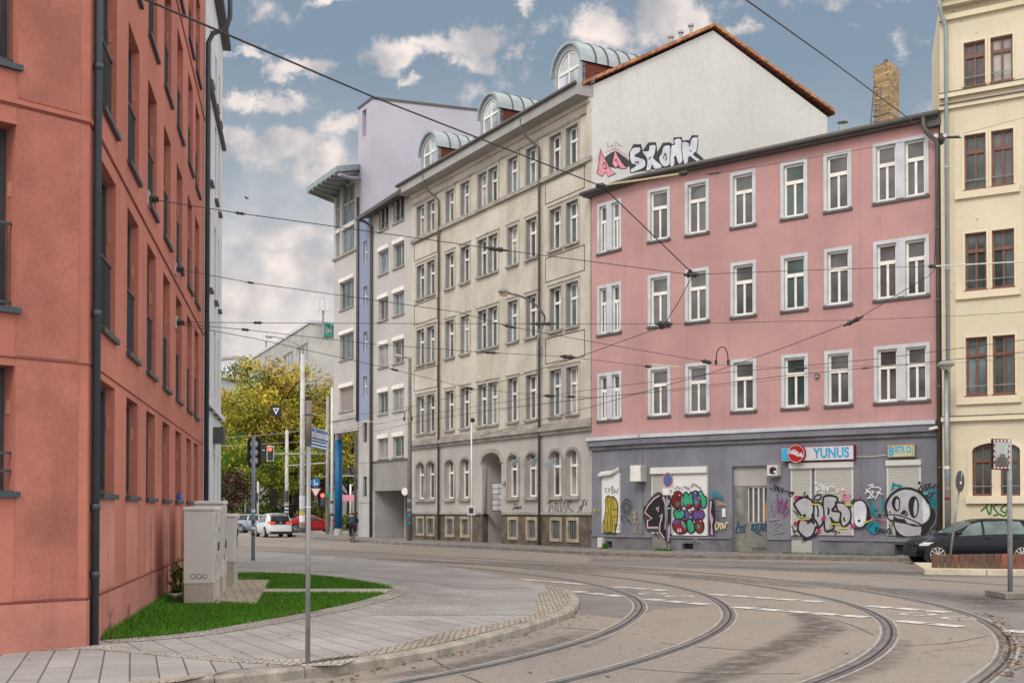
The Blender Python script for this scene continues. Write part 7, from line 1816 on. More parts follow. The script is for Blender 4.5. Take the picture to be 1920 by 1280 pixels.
cabinet(366, 22.6, .52, .95, 1.78, 'middle utility cabinet, its dirty doors covered in torn stickers', .30, grp='utility cabinets on the lawn')
cabinet(393, 24.8, .52, 1.1, 1.52, 'shorter rear utility cabinet with a split upper and lower door', .50, grp='utility cabinets on the lawn')
def leafy(name, c, rx, ry, rz, n, size, mats, mbname='foliage', parent=None, shell=.55):
    mb = MB()
    for i in range(n):
        d_ = Vector((random.gauss(0, 1), random.gauss(0, 1), random.gauss(0, 1))).normalized() * (shell + (1 - shell) * random.random())
        q = c + Vector((d_.x * rx, d_.y * ry, d_.z * rz)); leaf(mb, q, size * random.uniform(.6, 1.3), random.choice(mats))
    return mb.build(mbname, parent)
def leaf(mb, q, s, m, nrm=None):
    n_ = Vector((random.gauss(0, 1), random.gauss(0, 1), random.gauss(0, .8) + .4)).normalized(); a = n_.orthogonal().normalized(); a = Matrix.Rotation(random.uniform(0, math.tau), 3, n_) @ a; b_ = n_.cross(a)
    mb.add([q - a * s, q - b_ * s * .45 + n_ * s * .12, q + a * s, q + b_ * s * .45 + n_ * s * .12], [(0, 1, 2, 3)], m)
def leafmat(name, c, trans=.35):
    m, t, p, out = base_mat(name); g = t.n('ShaderNodeNewGeometry')
    r_ = t.ramp(g.outputs['Random Per Island'], 0, 1, .55, 1.45)
    cc = t.mix(1.0, c, t.n('ShaderNodeCombineColor', {0: r_, 1: r_, 2: r_}).outputs[0], 'MULTIPLY')
    t.t.links.new(cc, p.inputs['Base Color']); p.inputs['Roughness'].default_value = .7; p.inputs['Specular IOR Level'].default_value = .2
    tl = t.n('ShaderNodeBsdfTranslucent', {0: cc}); mx = t.n('ShaderNodeMixShader', {0: trans}); t.t.links.new(p.outputs[0], mx.inputs[1]); t.t.links.new(tl.outputs[0], mx.inputs[2]); t.t.links.new(mx.outputs[0], out.inputs[0])
    return m
LF_G = leafmat('leaf_green', (.21, .26, .035)); LF_Y = leafmat('leaf_yellow', (.60, .47, .075)); LF_YG = leafmat('leaf_yellow_green', (.45, .42, .055)); LF_O = leafmat('leaf_orange', (.54, .35, .08)); LF_R = leafmat('leaf_wine', (.035, .013, .014)); LF_B = leafmat('leaf_brown', (.30, .20, .15)); LF_D = leafmat('leaf_dark', (.04, .065, .014)); LF_V = leafmat('leaf_vivid', (.05, .16, .01))
BARK = mat('bark', (.075, .06, .048), .95, var=.3, vscale=3, fine=.3, bump=.6, bscale=15); BARKL = mat('pale_bark', (.20, .175, .14), .95, var=.3, vscale=2, fine=.3, bump=.6, bscale=15)
# shrub behind the cabinet and a thrown-away scooter part on the grass
c_ = base(335, 22.0); t = thing('shrub', 'small leafy shrub growing between the red wall and the cabinet', 'shrub', c_)
mb = MB()
for i in range(5): mb.tube([c_, c_ + Vector((random.uniform(-.1, .1), random.uniform(-.1, .1), .4)), c_ + Vector((random.uniform(-.22, .15), random.uniform(-.15, .15), random.uniform(.45, .65)))], .008, 4, BARK)
mb.build('stems', t); leafy('x', c_ + Vector((-.02, 0, .36)), .15, .15, .34, 130, .05, [LF_V, LF_V, LF_G], parent=t, shell=.3)
c_ = base(328, 21.4); t = thing('litter', 'white and black broken plastic part lying on the grass', 'litter', c_); mb = MB(); mb.tube([c_ + Vector((-.13, .0, .06)), c_ + Vector((0, -.03, .045)), c_ + Vector((.13, .02, .07))], [.03, .045, .035], 8, WHITE); mb.build('shell', t, smooth=True); mb = MB(); mb.tube([c_ + Vector((-.04, .03, .10)), c_ + Vector((.1, .05, .14))], .04, 8, BLACK); mb.build('handle', t, smooth=True)
q = FR.p((cu[4][0] + cu[4][1]) / 2, rows[0][0] + .02, .03); t = thing('paper_bag', 'crumpled bright blue bag left on a window sill', 'bag', q); mb = MB(); mb.lathe([(0, 0), (.05, 0), (.06, .05), (.045, .1), (.055, .13), (.0, .12)], Matrix.Translation(q), 7, flat('blue_bag', (.02, .16, .55), .5)); mb.build('body', t)
# ================================================================== FLAGS
def flag(px, py, s, D, lab, lean):
    c_ = W(px, py, D); t = thing('flag', lab, 'flag', c_, 'flags on the ground floor windows')
    root = FG.p(FG.u(px + lean, py - 12), FG.z(px + lean, py - 18), .02); mb = MB(); tip = W(px - s * .6, py - s * .55, D); mb.tube([root, tip], .012, 5, WHITE); mb.build('pole', t)
    F_ = MB(); N = 6; w_ = s * D / F_PX
    FLC = flat('flag_cloth_%d' % len(MATS), (.40, .50, .56), .8); nn = FG.n
    def q(i, j): return tip.lerp(root, .15 + .62 * i / N) + Vector((0, 0, -w_ * .8 * j / N)) + nn * (.05 * math.sin(i * 1.7 + j * .5))
    for i in range(N):
        for j in range(N): F_.quad(q(i, j), q(i + 1, j), q(i + 1, j + 1), q(i, j + 1), FLC)
    F_.build('cloth', t, smooth=True)
    e = MB(); c2 = q(3, 3) + nn * .06; vs = []
    for k_ in range(14):
        a0, a1 = math.tau * k_ / 14, math.tau * (k_ + 1) / 14; ax = (root - tip).normalized()
        P = [c2 + ax * r_ * math.cos(b_) + Vector((0, 0, r_ * math.sin(b_))) for b_, r_ in ((a0, w_ * .24), (a1, w_ * .24), (a1, w_ * .17), (a0, w_ * .17))]; e.quad(*P, m=P_NAVY if k_ % 3 else P_WHT)
    e.build('emblem', t)
flag(968, 874, 15, 55.2, 'pale blue flag on the left of the three window flags', 5); flag(1003, 873, 16, 53.8, 'pale blue flag between the two other window flags', 6); flag(1031, 877, 16, 52.6, 'turquoise edged flag on the right of the three window flags', 14)
# satellite-like wall light by the arch
q = FG.p(*FG.uz(948, 905), .1); mb = MB(); mb.lathe([(0, .12), (.09, .08), (.11, -.05), (0, -.12)], Matrix.Translation(q), 10, STEEL); tag(mb.build('wall_light'), 'small dark wall light to the right of the entrance arch', 'wall light')

# ================================================================== OVERHEAD LINE
def wire(pts, r, lab, m=CABLE, fit=(), grp='overhead tram wires', sag=0.0):
    r *= .7; P = [W(*p) for p in pts]; t = thing('overhead_wire', lab, 'wire', P[0], grp)
    L = []
    for a, c in zip(P[:-1], P[1:]):
        for k_ in range(6): s_ = k_ / 6; L.append(a.lerp(c, s_) - Vector((0, 0, sag * 4 * s_ * (1 - s_))))
    L.append(P[-1]); mb = MB(); mb.tube(L, r, 5, m); mb.build('cable', t)
    for (x, y, D, ln, rr) in fit:
        c_ = W(x, y, D); i_ = min(range(len(L)), key=lambda k_: (L[k_] - c_).length); d_ = (L[min(i_ + 1, len(L) - 1)] - L[max(0, i_ - 1)]).normalized(); c_ = L[i_]
        mb = MB(); mb.tube([c_ - d_ * ln, c_ - d_ * ln * .6, c_ - d_ * ln * .5, c_, c_ + d_ * ln * .5, c_ + d_ * ln * .6, c_ + d_ * ln], [rr * .4, rr * .5, rr, rr * .7, rr, rr * .5, rr * .4], 7, INSUL); mb.build('insulator', t)
    return t
def anchor(px, py, D):
    t = thing('wall_anchor', 'steel wire anchor on the red facade, %s' % {373: 'highest of the three', 504: 'middle one of the three', 604: 'lowest of the three'}[py], 'wire anchor', W(px, py, D), 'wire anchors on the red wall')
    u, z = FR.uz(px, py); mb = MB(); mb.fbox(FR, u - .11, u + .11, z - .12, z + .12, 0, .03, CABIN2); mb.build('plate', t)
    mb = MB(); mb.lathe([(.0, 0), (.11, .02), (.11, .06), (.05, .07), (.10, .09), (.10, .13), (.04, .15), (.08, .17), (.08, .2), (0, .22)], Matrix.Translation(FR.p(u, z, .03)) @ Matrix.Scale(.68, 4) @ FR.n.to_track_quat('Z', 'Y').to_matrix().to_4x4(), 10, INSUL); mb.build('insulator', t, smooth=True)
    return FR.p(u, z, .22)
anchors = []
for px, py in ((277, 373), (328, 504), (329, 604)):
    D_ = (FR.p(FR.u(px, py), 0)).y; anchor(px, py, D_); anchors.append(D_)
D1, D2, D3 = anchors
wire([(215, -25, 9.5), (384, 47, 11.3), (700, 182, 15.5), (905, 262, 18.5), (1130, 350, 22.5), (1296, 510, 25.5)], .017, 'thick black cable slanting down from the top left of the picture', fit=[(1293, 508, 25.4, .12, .045)])
wire([(279, 373, D1), (450, 400, D1 + 1.5), (930, 467, 22.5), (1297, 515, 25.5)], .011, 'wire from the highest wall anchor across the grey house', fit=[(450, 400, D1 + 1.4, .1, .03), (930, 467, 22.5, .26, .05)])
wire([(1297, 515, 25.5), (1500, 507, 27), (1750, 499, 30)], .010, 'level wire in front of the upper pink windows', fit=[(1300, 515, 25.5, .2, .07), (1750, 499, 30, .2, .06)])
wire([(330, 504, D2), (470, 530, D2 + 3), (860, 585, 28), (955, 612, 30), (1090, 637, 31.5), (1325, 678, 34)], .011, 'wire from the middle wall anchor to the lower pink windows', fit=[(470, 529, D2 + 3, .1, .03), (955, 612, 30, .25, .04), (1322, 677, 34, .2, .07)])
wire([(331, 604, D3), (620, 606, 26), (1090, 607, 29), (1245, 607, 30)], .010, 'level wire from the lowest wall anchor to the pink house', fit=[(470, 606, D3 + 2, .12, .035), (1000, 608, 28.5, .35, .05), (1246, 608, 30, .25, .08)])
wire([(331, 606, D3), (460, 618, D3 + 2), (700, 645, 28), (920, 661, 31), (1065, 669, 33), (1215, 687, 35)], .010, 'lower slanting wire from the lowest wall anchor', fit=[(460, 618, D3 + 2, .12, .035), (925, 661, 31, .3, .04), (1072, 673, 33, .3, .07), (1215, 687, 35, .15, .05)])
wire([(331, 607, D3), (480, 635, 28), (740, 693, 36), (880, 728, 41), (1030, 742, 43), (1110, 745, 44)], .011, 'lowest slanting wire fanning out from the lowest wall anchor', fit=[(740, 693, 36, .3, .04), (888, 728, 41, .25, .06), (1030, 741, 43, .25, .07), (1062, 741, 43.5, .2, .06)])
wire([(1392, -5, 15), (1560, 115, 20), (1757, 262, 30)], .016, 'thick black cable slanting down from the top right of the picture')
wire([(1762, 268, 30), (1752, 498, 30)], .016, 'vertical black cable hanging from the bracket on the right')
wire([(1752, 503, 30), (1745, 515, 30), (1600, 602, 31), (1480, 648, 32), (1335, 698, 33.5), (1110, 762, 38), (890, 820, 47)], .013, 'curved black wire sweeping down to the left from the right bracket', fit=[(1598, 602, 31, .28, .07)])
wire([(1297, 520, 25.5), (1270, 570, 27.5), (1243, 612, 30), (1110, 660, 33), (1076, 672, 34), (980, 702, 38), (860, 742, 44), (770, 762, 50), (640, 782, 60)], .013, 'black contact wire curving left across the pink and grey houses', fit=[(1244, 609, 30, .12, .07)])
wire([(1245, 608, 30), (1440, 603, 31), (1600, 600, 32), (1800, 592, 33.5), (1950, 583, 35)], .009, 'level wire crossing from the pink house to the cream house')
wire([(1960, 632, 27), (1650, 672, 30), (1480, 688, 32), (1350, 699, 34), (1110, 730, 38), (900, 760, 44), (770, 782, 50), (640, 808, 60)], .011, 'upper of the two long contact wires before the right-hand houses')
wire([(1960, 656, 26), (1700, 683, 28.5), (1480, 703, 31), (1300, 726, 33.5), (1110, 746, 36), (900, 772, 42), (770, 793, 48), (690, 812, 54)], .011, 'lower of the two long contact wires before the right-hand houses', fit=[(1630, 689, 29, .12, .025)])
wire([(1533, 704, 40.6), (1480, 709, 40), (1300, 730, 40), (1110, 745, 42), (900, 770, 47)], .008, 'thin wire ending at a wall hook on the pink house')
wire([(1960, 668, 37), (1760, 682, 38), (1500, 690, 39), (1325, 683, 34)], .007, 'faint thin span wire beside the dish lamp', fit=[(1498, 688, 39, .3, .06)])
wire([(1750, 499, 30), (1775, 498, 30), (1850, 494, 31), (1960, 488, 32)], .026, 'pale insulating rod in front of the cream house', CABLEW, fit=[])
wire([(1780, 258, 30.2), (1960, 210, 34)], .008, 'thin wire leading right from the upper bracket')
wire([(1755, 256, 30), (1480, 303, 27.5), (1340, 325, 27)], .009, 'thin wire under the pink house gutter', fit=[(1345, 324, 27, .2, .03)])
wire([(415, 836, 60), (480, 833, 66), (565, 828, 84)], .02, 'pale wire low across the yellow trees, lower one', CABLEW)
wire([(415, 820, 60), (500, 815, 70), (560, 808, 86)], .02, 'pale wire low across the yellow trees, upper one', CABLEW, fit=[])
wire([(583, 775, 86), (610, 781, 82)], .02, 'short pale wire between the white mast and the signal mast', CABLEW)
wire([(640, 800, 60), (680, 790, 55), (735, 790, 50), (745, 789, 49.5)], .02, 'pale stay wire at the blue stair tower', CABLEW)
wire([(1126, 348, 46), (1205, 337, 46.4), (1282, 325, 46.2)], .055, 'long cream insulating tube below the gutter of the pink house', flat('cream_tube', (.50, .42, .24), .5), fit=[(1128, 348, 46, .2, .12), (1279, 326, 46.2, .2, .13)])
wire([(1222, 683, 34), (1250, 686, 34.2), (1280, 689, 34.5)], .03, 'short cream insulating rod before a lower pink window', flat('cream_rod', (.58, .5, .34), .5))
def bow(px, py, w_, h, D, lab):
    a, c = W(px - w_, py, D), W(px + w_, py, D); z_ = h * D / F_PX; mid_ = (a + c) / 2; L = [a + Vector((0, 0, 0))] + [mid_ + (c - mid_) * math.cos(math.pi - math.pi * k_ / 10) * .95 + Vector((0, 0, z_ * .35 + z_ * .65 * math.sin(math.pi * k_ / 10))) for k_ in range(11)] + [c]
    t = thing('wire_bow', lab, 'wire bow', a, 'hoops on the contact wires'); mb = MB(); mb.tube(L, .016, 6, CABLE); mb.build('hoop', t)
    for e in (a, c): mb = MB(); mb.tube([e - Vector((0, 0, .03)), e + Vector((0, 0, .12))], .04, 6, INSUL); mb.build('clamp', t)
bow(1354, 682, 11.5, 32, 34, 'dark hoop on the wires before the pink house'); bow(765, 787, 7, 20, 50, 'dark hoop on the wires beside the street lamp post')
# bracket at the top of the pole on the right
q = W(1765, 258, 30); t = thing('wire_bracket', 'dark wire bracket with insulators high beside the cream house', 'bracket', q)
mb = MB(); mb.tube([q + Vector((-.05, 0, 0)), W(1803, 257, 30)], .035, 6, INSUL); mb.build('arm', t); mb = MB(); mb.lathe([(0, -.2), (.06, -.16), (.09, -.05), (.09, .0), (.04, .04), (.07, .08), (0, .12)], Matrix.Translation(q), 10, INSUL); mb.build('insulator', t, smooth=True)
for x_ in (1755, 1772, 1803):
    mb = MB(); mb.disc(W(x_, 254, 29.9), (0, -1, 0), .05, .06, 10, CABIN); mb.build('bolt', t)
mb = MB(); c_ = FA.p(*FA.uz(1533, 704), .06); mb.lathe([(0, -.12), (.1, -.06), (.07, 0), (.11, .05), (0, .12)], Matrix.Translation(c_), 8, STEEL); tag(mb.build('wall_hook'), 'small metal wire hook on the pink wall between two windows', 'wall hook')
# V sign hanging on the span wire
c_ = W(517.5, 770, 70); t = thing('tram_sign', 'square black tram sign with a white triangle hanging over the street', 'sign', c_); w_ = .31
mb = MB(); mb.box(c_.x - w_, c_.x + w_, c_.y, c_.y + .03, c_.z - w_, c_.z + w_, BLACK); mb.build('panel', t)
mb = MB(); y_ = c_.y - .006
def tri(s, dz): return [(c_.x - .2 * s, y_, c_.z + .17 * s + dz), (c_.x + .2 * s, y_, c_.z + .17 * s + dz), (c_.x, y_, c_.z - .22 * s + dz)]
A_ = tri(1, 0); B_ = tri(.5, .03)
for i in range(3): mb.quad(A_[i], A_[(i + 1) % 3], B_[(i + 1) % 3], B_[i], P_WHT)
mb.build('triangle', t)
wire([(415, 772, 60), (517, 759, 69.9), (566, 752, 86)], .006, 'fine wire from which the black tram sign hangs')

# ================================================================== CARS
def lerp_list(pts, x):
    for (x0, z0), (x1, z1) in zip(pts[:-1], pts[1:]):
        if x0 <= x <= x1: t_ = (x - x0) / (x1 - x0) if x1 > x0 else 0; return z0 + (z1 - z0) * t_
    return pts[0][1] if x < pts[0][0] else pts[-1][1]
def car(label, loc, head, spec, paint, windows_dark=GL_CAR, plate=True, brake=False, grp='cars at the crossroads'):
    """x forward, y left; head = heading angle of +x in the ground plane"""
    t = thing('car', label, 'car', (loc[0], loc[1], 0), grp, head)
    M_ = Matrix.Translation((loc[0], loc[1], 0)) @ Matrix.Rotation(head, 4, 'Z')
    L, Wd, belt = spec['L'], spec['W'], spec['belt']; hw = Wd / 2
    top = spec['top']                                                        # (x, z) from rear to front
    xf, xr = L / 2, -L / 2
    def half(x): s_ = x / (L / 2); return hw * (1 - .16 * abs(s_) ** 5 - .05 * abs(s_) ** 2)
    def low(x): s_ = abs(x / (L / 2)); return .20 + .12 * max(0, s_ - .8) / .2
    def section(x):
        T_ = lerp_list(top, x); bz = min(lerp_list(belt, x), T_ - .015); g_ = T_ - bz; h_ = half(x); lo = low(x); k_ = min(1, g_ / .5)
        return [(0, lo), (h_ * .86, lo), (h_ * .97, lo + .10), (h_, lo + (bz - lo) * .45), (h_ * .992, bz - (bz - lo) * .2), (h_ * .955, bz), (h_ * (.955 - .07 * k_), bz + g_ * .5), (h_ * (.955 - .20 * k_), T_ - .06 * min(1, g_ / .3)), (h_ * (.60), T_ - .005), (0, T_ + .018)]
    xs = [xr + L * i / 56 for i in range(57)]
    rings = []
    for x in xs:
        s_ = section(x); rings.append([M_ @ Vector((x, y, z)) for y, z in s_] + [M_ @ Vector((x, -y, z)) for y, z in reversed(s_[1:-1])])
    n = len(rings[0]); mb = MB(); vs = [q for r_ in rings for q in r_]
    fs = [(i * n + j, i * n + (j + 1) % n, (i + 1) * n + (j + 1) % n, (i + 1) * n + j) for i in range(len(xs) - 1) for j in range(n)] + [tuple(range(n))[::-1], tuple(range((len(xs) - 1) * n, len(xs) * n))]
    mb.add(vs, fs, paint); body = mb.build('body', t, smooth=True); em = body.modifiers.new('edge', 'EDGE_SPLIT'); em.split_angle = R(50)
    def side_pt(x, z, s, off=.006):
        sec = section(x)[1:]
        for (y0, z0), (y1, z1) in zip(sec[:-1], sec[1:]):
            if z0 <= z <= z1: y = y0 + (y1 - y0) * (z - z0) / max(1e-6, z1 - z0); return M_ @ Vector((x, s * (y + off), z))
        return M_ @ Vector((x, s * (sec[-2][0] + off), z))
    def patch(name, par, s, x0b, x1b, x0t, x1t, fb, ft, m, nx=8, nz=4, off=.006, absz=False):
        """fb/ft: height as fraction of belt..roof, or absolute z"""
        mb = MB(); G_ = []
        for j in range(nz + 1):
            v_ = j / nz; row = []
            for i in range(nx + 1):
                a, c = x0b + (x0t - x0b) * v_, x1b + (x1t - x1b) * v_; x = a + (c - a) * i / nx
                T_ = lerp_list(top, x); bz = lerp_list(belt, x); f_ = fb + (ft - fb) * v_
                z = f_ if absz else min(bz + (T_ - bz) * f_, T_ - .05)
                row.append(side_pt(x, z, s, off))
            G_.append(row)
        for j in range(nz):
            for i in range(nx): mb.quad(G_[j][i], G_[j][i + 1], G_[j + 1][i + 1], G_[j + 1][i], m)
        return mb.build(name, par, smooth=True)
    def toppatch(name, xa, xb, kw, m, off=.007, nx=6):
        mb = MB(); G_ = []
        for i in range(nx + 1):
            x = xa + (xb - xa) * i / nx; T_ = lerp_list(top, x); sec = section(x); e = .01
            sl = (lerp_list(top, x + e) - lerp_list(top, x - e)) / (2 * e); nn = Vector((-sl, 0, 1)).normalized() * off
            row = []
            for k_ in (-1, -.82, -.4, 0, .4, .82, 1):
                w7 = sec[7][0] * kw; y = w7 * k_; zz = T_ + .018 - .023 * min(1, abs(y) / max(.01, sec[8][0])) ** 2 if abs(y) <= sec[8][0] else sec[8][1] + (sec[7][1] - sec[8][1]) * (abs(y) - sec[8][0]) / max(.01, sec[7][0] - sec[8][0])
                row.append(M_ @ (Vector((x, y, zz)) + nn))
            G_.append(row)
        for i in range(nx):
            for j in range(6): mb.quad(G_[i][j], G_[i][j + 1], G_[i + 1][j + 1], G_[i + 1][j], m)
        return mb.build(name, t, smooth=True)
    toppatch('windscreen', *spec['screen'], .97, windows_dark); toppatch('rear_window', *spec['rear'], .93, spec.get('rearm', windows_dark))
    for s in (-1, 1):
        for (x0b, x1b, x0t, x1t) in spec['glass']: patch('side_window', t, s, x0b, x1b, x0t, x1t, .06, .86, windows_dark)
        for x in spec['seams']: patch('door_seam', t, s, x - .006, x + .006, x - .006, x + .006, .32, lerp_list(belt, x) - .01, BLACK, 1, 8, .004, True)
        for x in spec['handles']:
            z = lerp_list(belt, x) - .10; mb = MB(); p0, p1 = side_pt(x - .09, z, s, .025), side_pt(x + .09, z + .005, s, .025); mb.tube([p0, p1], .014, 6, paint); mb.build('handle', t)
        xm = spec['mirror']; p0 = side_pt(xm, lerp_list(belt, xm) + .06, s, .03); q = M_.to_3x3() @ Vector((0, s, 0)); f_ = M_.to_3x3() @ Vector((1, 0, 0))
        mb = MB(); vs = []
        for a, w_ in ((-.05, .8), (.0, 1.0), (.07, .85), (.11, .45)):
            for y_, z_ in ((0, 0), (.17, .01), (.18, .10), (.03, .12)): vs.append(p0 + f_ * a + q * (.085 + (y_ - .085) * w_) + Vector((0, 0, .05 + (z_ - .05) * w_)))
        mb.add(vs, [(0, 1, 2, 3), (15, 14, 13, 12)] + [(i * 4 + j, i * 4 + (j + 1) % 4, i * 4 + 4 + (j + 1) % 4, i * 4 + 4 + j) for i in range(3) for j in range(4)], paint); mb.build('mirror', t, smooth=True)
        for xw in spec['wheels']:
            r_ = spec['r']; yo = s * (half(xw) + .006); c_ = Vector((xw, yo, r_)); ax = Matrix.Rotation(-s * math.pi / 2, 4, 'X')
            arch = MB(); Ma = M_ @ Matrix.Translation((xw, yo - s * .19, r_ + .012)) @ ax
            arch.lathe([(r_ + .065, 0), (r_ + .065, .192), (r_ * .9, .190), (0, .186)], Ma, 28, BLACK); arch.build('wheel_arch', t)
            ty = MB(); Mw = M_ @ Matrix.Translation((xw, yo - s * .18, r_)) @ ax
            ty.lathe([(r_ * .6, .0), (r_ * .93, .0), (r_, .03), (r_, .16), (r_ * .95, .196), (r_ * .74, .200), (r_ * .70, .19)], Mw, 32, RUBBER); ty = ty.build('wheel', t, smooth=True)
            rm = MB(); rm.lathe([(r_ * .73, .185), (r_ * .73, .202), (r_ * .69, .204), (r_ * .67, .175)], Mw, 32, RIM)
            ns = spec.get('spokes', 10)
            for k_ in range(ns):
                a_ = math.tau * k_ / ns; Mr = Mw @ Matrix.Rotation(a_, 4, 'Z')
                rm.hexa([Mr @ Vector(v_) for v_ in ((r_ * .14, -.018, .185), (r_ * .70, -.026, .175), (r_ * .70, .026, .175), (r_ * .14, .018, .185), (r_ * .14, -.015, .206), (r_ * .70, -.02, .20), (r_ * .70, .02, .20), (r_ * .14, .015, .206))], RIM)
            rm.lathe([(0, .21), (r_ * .18, .207), (r_ * .18, .18)], Mw, 14, RIM); rm.build('rim', ty)
            dk = MB(); dk.lathe([(0, .172), (r_ * .72, .172)], Mw, 24, BLACK); dk.build('brake_disc', ty)
    # lamps
    zf = spec['lampz']
    HL = flat('headlamp_%d' % len(MATS), (.55, .57, .58), .1); TL = flat('tail_lamp_%d' % len(MATS), (.35, .01, .012), .2) if not brake else None
    if brake:
        TL = bpy.data.materials.new('lit_tail_lamp'); TL.use_nodes = True; q_ = NT(TL.node_tree); q_.t.links.new(q_.n('ShaderNodeEmission', {0: (1, .06, .03, 1), 1: 1.6}).outputs[0], q_.n('ShaderNodeOutputMaterial').inputs[0])
    for s in (-1, 1):
        patch('headlight', t, s, xf - .42, xf - .06, xf - .50, xf - .10, zf - .09, zf + .02, HL, 5, 3, .008, True)
        patch('tail_light', t, s, xr + .02, xr + .25, xr + .02, xr + .33, spec['tailz'] - .08, spec['tailz'] + .07, TL, 4, 3, .008, True)
        hb = half(xr); mb = MB(); y0, y1 = s * hb * .50, s * hb * .93; z0, z1 = spec['tailz'] - .07, spec['tailz'] + .06
        mb.hexa([M_ @ Vector(q) for q in ((xr - .012, y0, z0 + .02), (xr - .012, y1, z0), (xr + .03, y1, z0), (xr + .03, y0, z0 + .02), (xr - .012, y0, z1 - .02), (xr - .012, y1, z1), (xr + .03, y1, z1), (xr + .03, y0, z1 - .02))], TL); mb.build('tail_light', t)
    mb = MB(); mb.box(xr - .03, xr + .06, -half(xr) * .93, half(xr) * .93, .26, .40, BLACK, M_); mb.build('bumper', t, bevel=.02)
    mb = MB(); mb.box(xf - .06, xf + .02, -half(xf) * .85, half(xf) * .85, .26, .42, BLACK, M_); mb.build('bumper', t, bevel=.02)
    mb = MB(); mb.box(xf - .04, xf + .012, -half(xf) * .55, half(xf) * .55, zf - .10, zf - .03, BLACK, M_); mb.build('grille', t)
    mb = MB(); mb.box(xr - .016, xr, -.26, .26, spec['platez'] - .06, spec['platez'] + .06, WHITE, M_); mb.build('number_plate', t)
    if spec.get('hatch'):
        mb = MB(); hb = half(xr) * .96; mb.box(xr - .008, xr + .01, -hb, hb, spec['tailz'] - .10, spec['tailz'] + .11, BLACK, M_); mb.build('tailgate_panel', t)
        mb = MB(); mb.disc(M_ @ Vector((xr - .014, 0, spec['tailz'])), M_.to_3x3() @ Vector((-1, 0, 0)), .055, .01, 16, RIM); mb.build('badge', t)
    return t
GL_CARL = glass('green_car_glass', (.11, .15, .145), .03)
def carpaint(name, c, met=.3): 
    m, t, p, out = base_mat(name); p.inputs['Base Color'].default_value = c4(c); p.inputs['Metallic'].default_value = met; p.inputs['Roughness'].default_value = .32; p.inputs['Coat Weight'].default_value = .45 if max(c) > .05 else .18; p.inputs['Specular IOR Level'].default_value = .25; p.inputs['Coat Roughness'].default_value = .04
    g = pos(t); n_ = t.ramp(noise(t, g, 5, 5), .3, .7, .26, .42); t.t.links.new(n_, p.inputs['Roughness']); return m
HATCH = dict(L=4.26, W=1.80, r=.325, wheels=(-1.27, 1.36), belt=[(-2.2, .97), (-.5, .95), (.8, .90), (1.2, .88), (2.13, .70)],
             top=[(-2.13, .62), (-2.11, .92), (-2.02, 1.05), (-1.72, 1.34), (-1.45, 1.425), (-.6, 1.465), (.1, 1.44), (.45, 1.35), (1.12, .985), (1.25, .95), (1.85, .83), (2.05, .70), (2.13, .52)],
             screen=(.42, 1.10), rear=(-2.03, -1.62), glass=[(.12, 1.0, .12, .48), (-.72, .04, -.68, .04), (-1.32, -.80, -1.12, -.76)], seams=(.08, -.80, 1.02), handles=(-.05, -.92), mirror=.86, lampz=.70, tailz=.90, platez=.55)
car('dark navy hatchback parked behind the wooden palisade at the right', (14.98, 37.9), math.pi - .02, dict(HATCH, wheels=(-1.10, 1.53)), carpaint('navy_car_paint', (.003, .005, .011), 0.0), GL_CARL, grp='cars in the street')
IDH = dict(HATCH); IDH.update(W=1.81, hatch=True, rear=(-2.06, -1.55), top=[(-2.13, .60), (-2.11, .98), (-2.04, 1.08), (-1.80, 1.38), (-1.55, 1.50), (-.6, 1.565), (.2, 1.53), (.6, 1.42), (1.35, 1.02), (1.5, .97), (1.95, .82), (2.08, .68), (2.13, .52)], screen=(.58, 1.33), tailz=.97, rearm=GL_CAR, spokes=6)
xa, ya = at(513, 78.0); hd = math.atan2(.915, -.40)
car('white hatchback waiting at the junction, brake lights on', (xa, ya), hd, IDH, carpaint('white_car_paint', (.62, .64, .68), .1), brake=True, grp='cars in the street')
EST = dict(HATCH); EST.update(L=4.7, W=1.82, wheels=(-1.45, 1.30), belt=[(-2.35, 1.0), (-.5, .96), (1.2, .90), (2.35, .72)], top=[(-2.35, .60), (-2.33, 1.0), (-2.28, 1.12), (-2.08, 1.38), (-1.85, 1.46), (-.6, 1.49), (.0, 1.46), (.35, 1.38), (1.1, 1.0), (1.25, .97), (2.0, .84), (2.25, .72), (2.35, .52)], screen=(.34, 1.08), rear=(-2.3, -2.05), glass=[(.02, .95, .02, .38), (-.85, -.06, -.82, -.06), (-1.85, -.93, -1.65, -.90)], seams=(0, -.9, 1.0), handles=(-.14, -1.0), mirror=.8, spokes=7)
car('silver grey estate car crossing behind the traffic light post', (-19.9, 93.0), .05, EST, carpaint('silver_car_paint', (.26, .31, .36), .4), grp='cars in the street')
SED = dict(HATCH); SED.update(L=4.6, W=1.80, wheels=(-1.42, 1.38), belt=[(-2.3, .95), (-.5, .93), (1.2, .88), (2.3, .70)], top=[(-2.3, .55), (-2.28, .92), (-2.2, 1.0), (-1.75, 1.04), (-1.15, 1.33), (-.7, 1.41), (.0, 1.42), (.3, 1.34), (1.0, .98), (1.15, .94), (1.95, .82), (2.2, .68), (2.3, .5)], screen=(.28, .98), rear=(-1.7, -1.2), glass=[(.0, .86, .0, .32), (-.8, -.08, -.72, -.08)], seams=(-.03, -.85, .95), handles=(-.15, -.95), mirror=.72, spokes=8)
car('red saloon car driving past behind the white mast', (-16.15, 94.5), .32, SED, carpaint('red_car_paint', (.30, .014, .018), .2), grp='cars in the street')

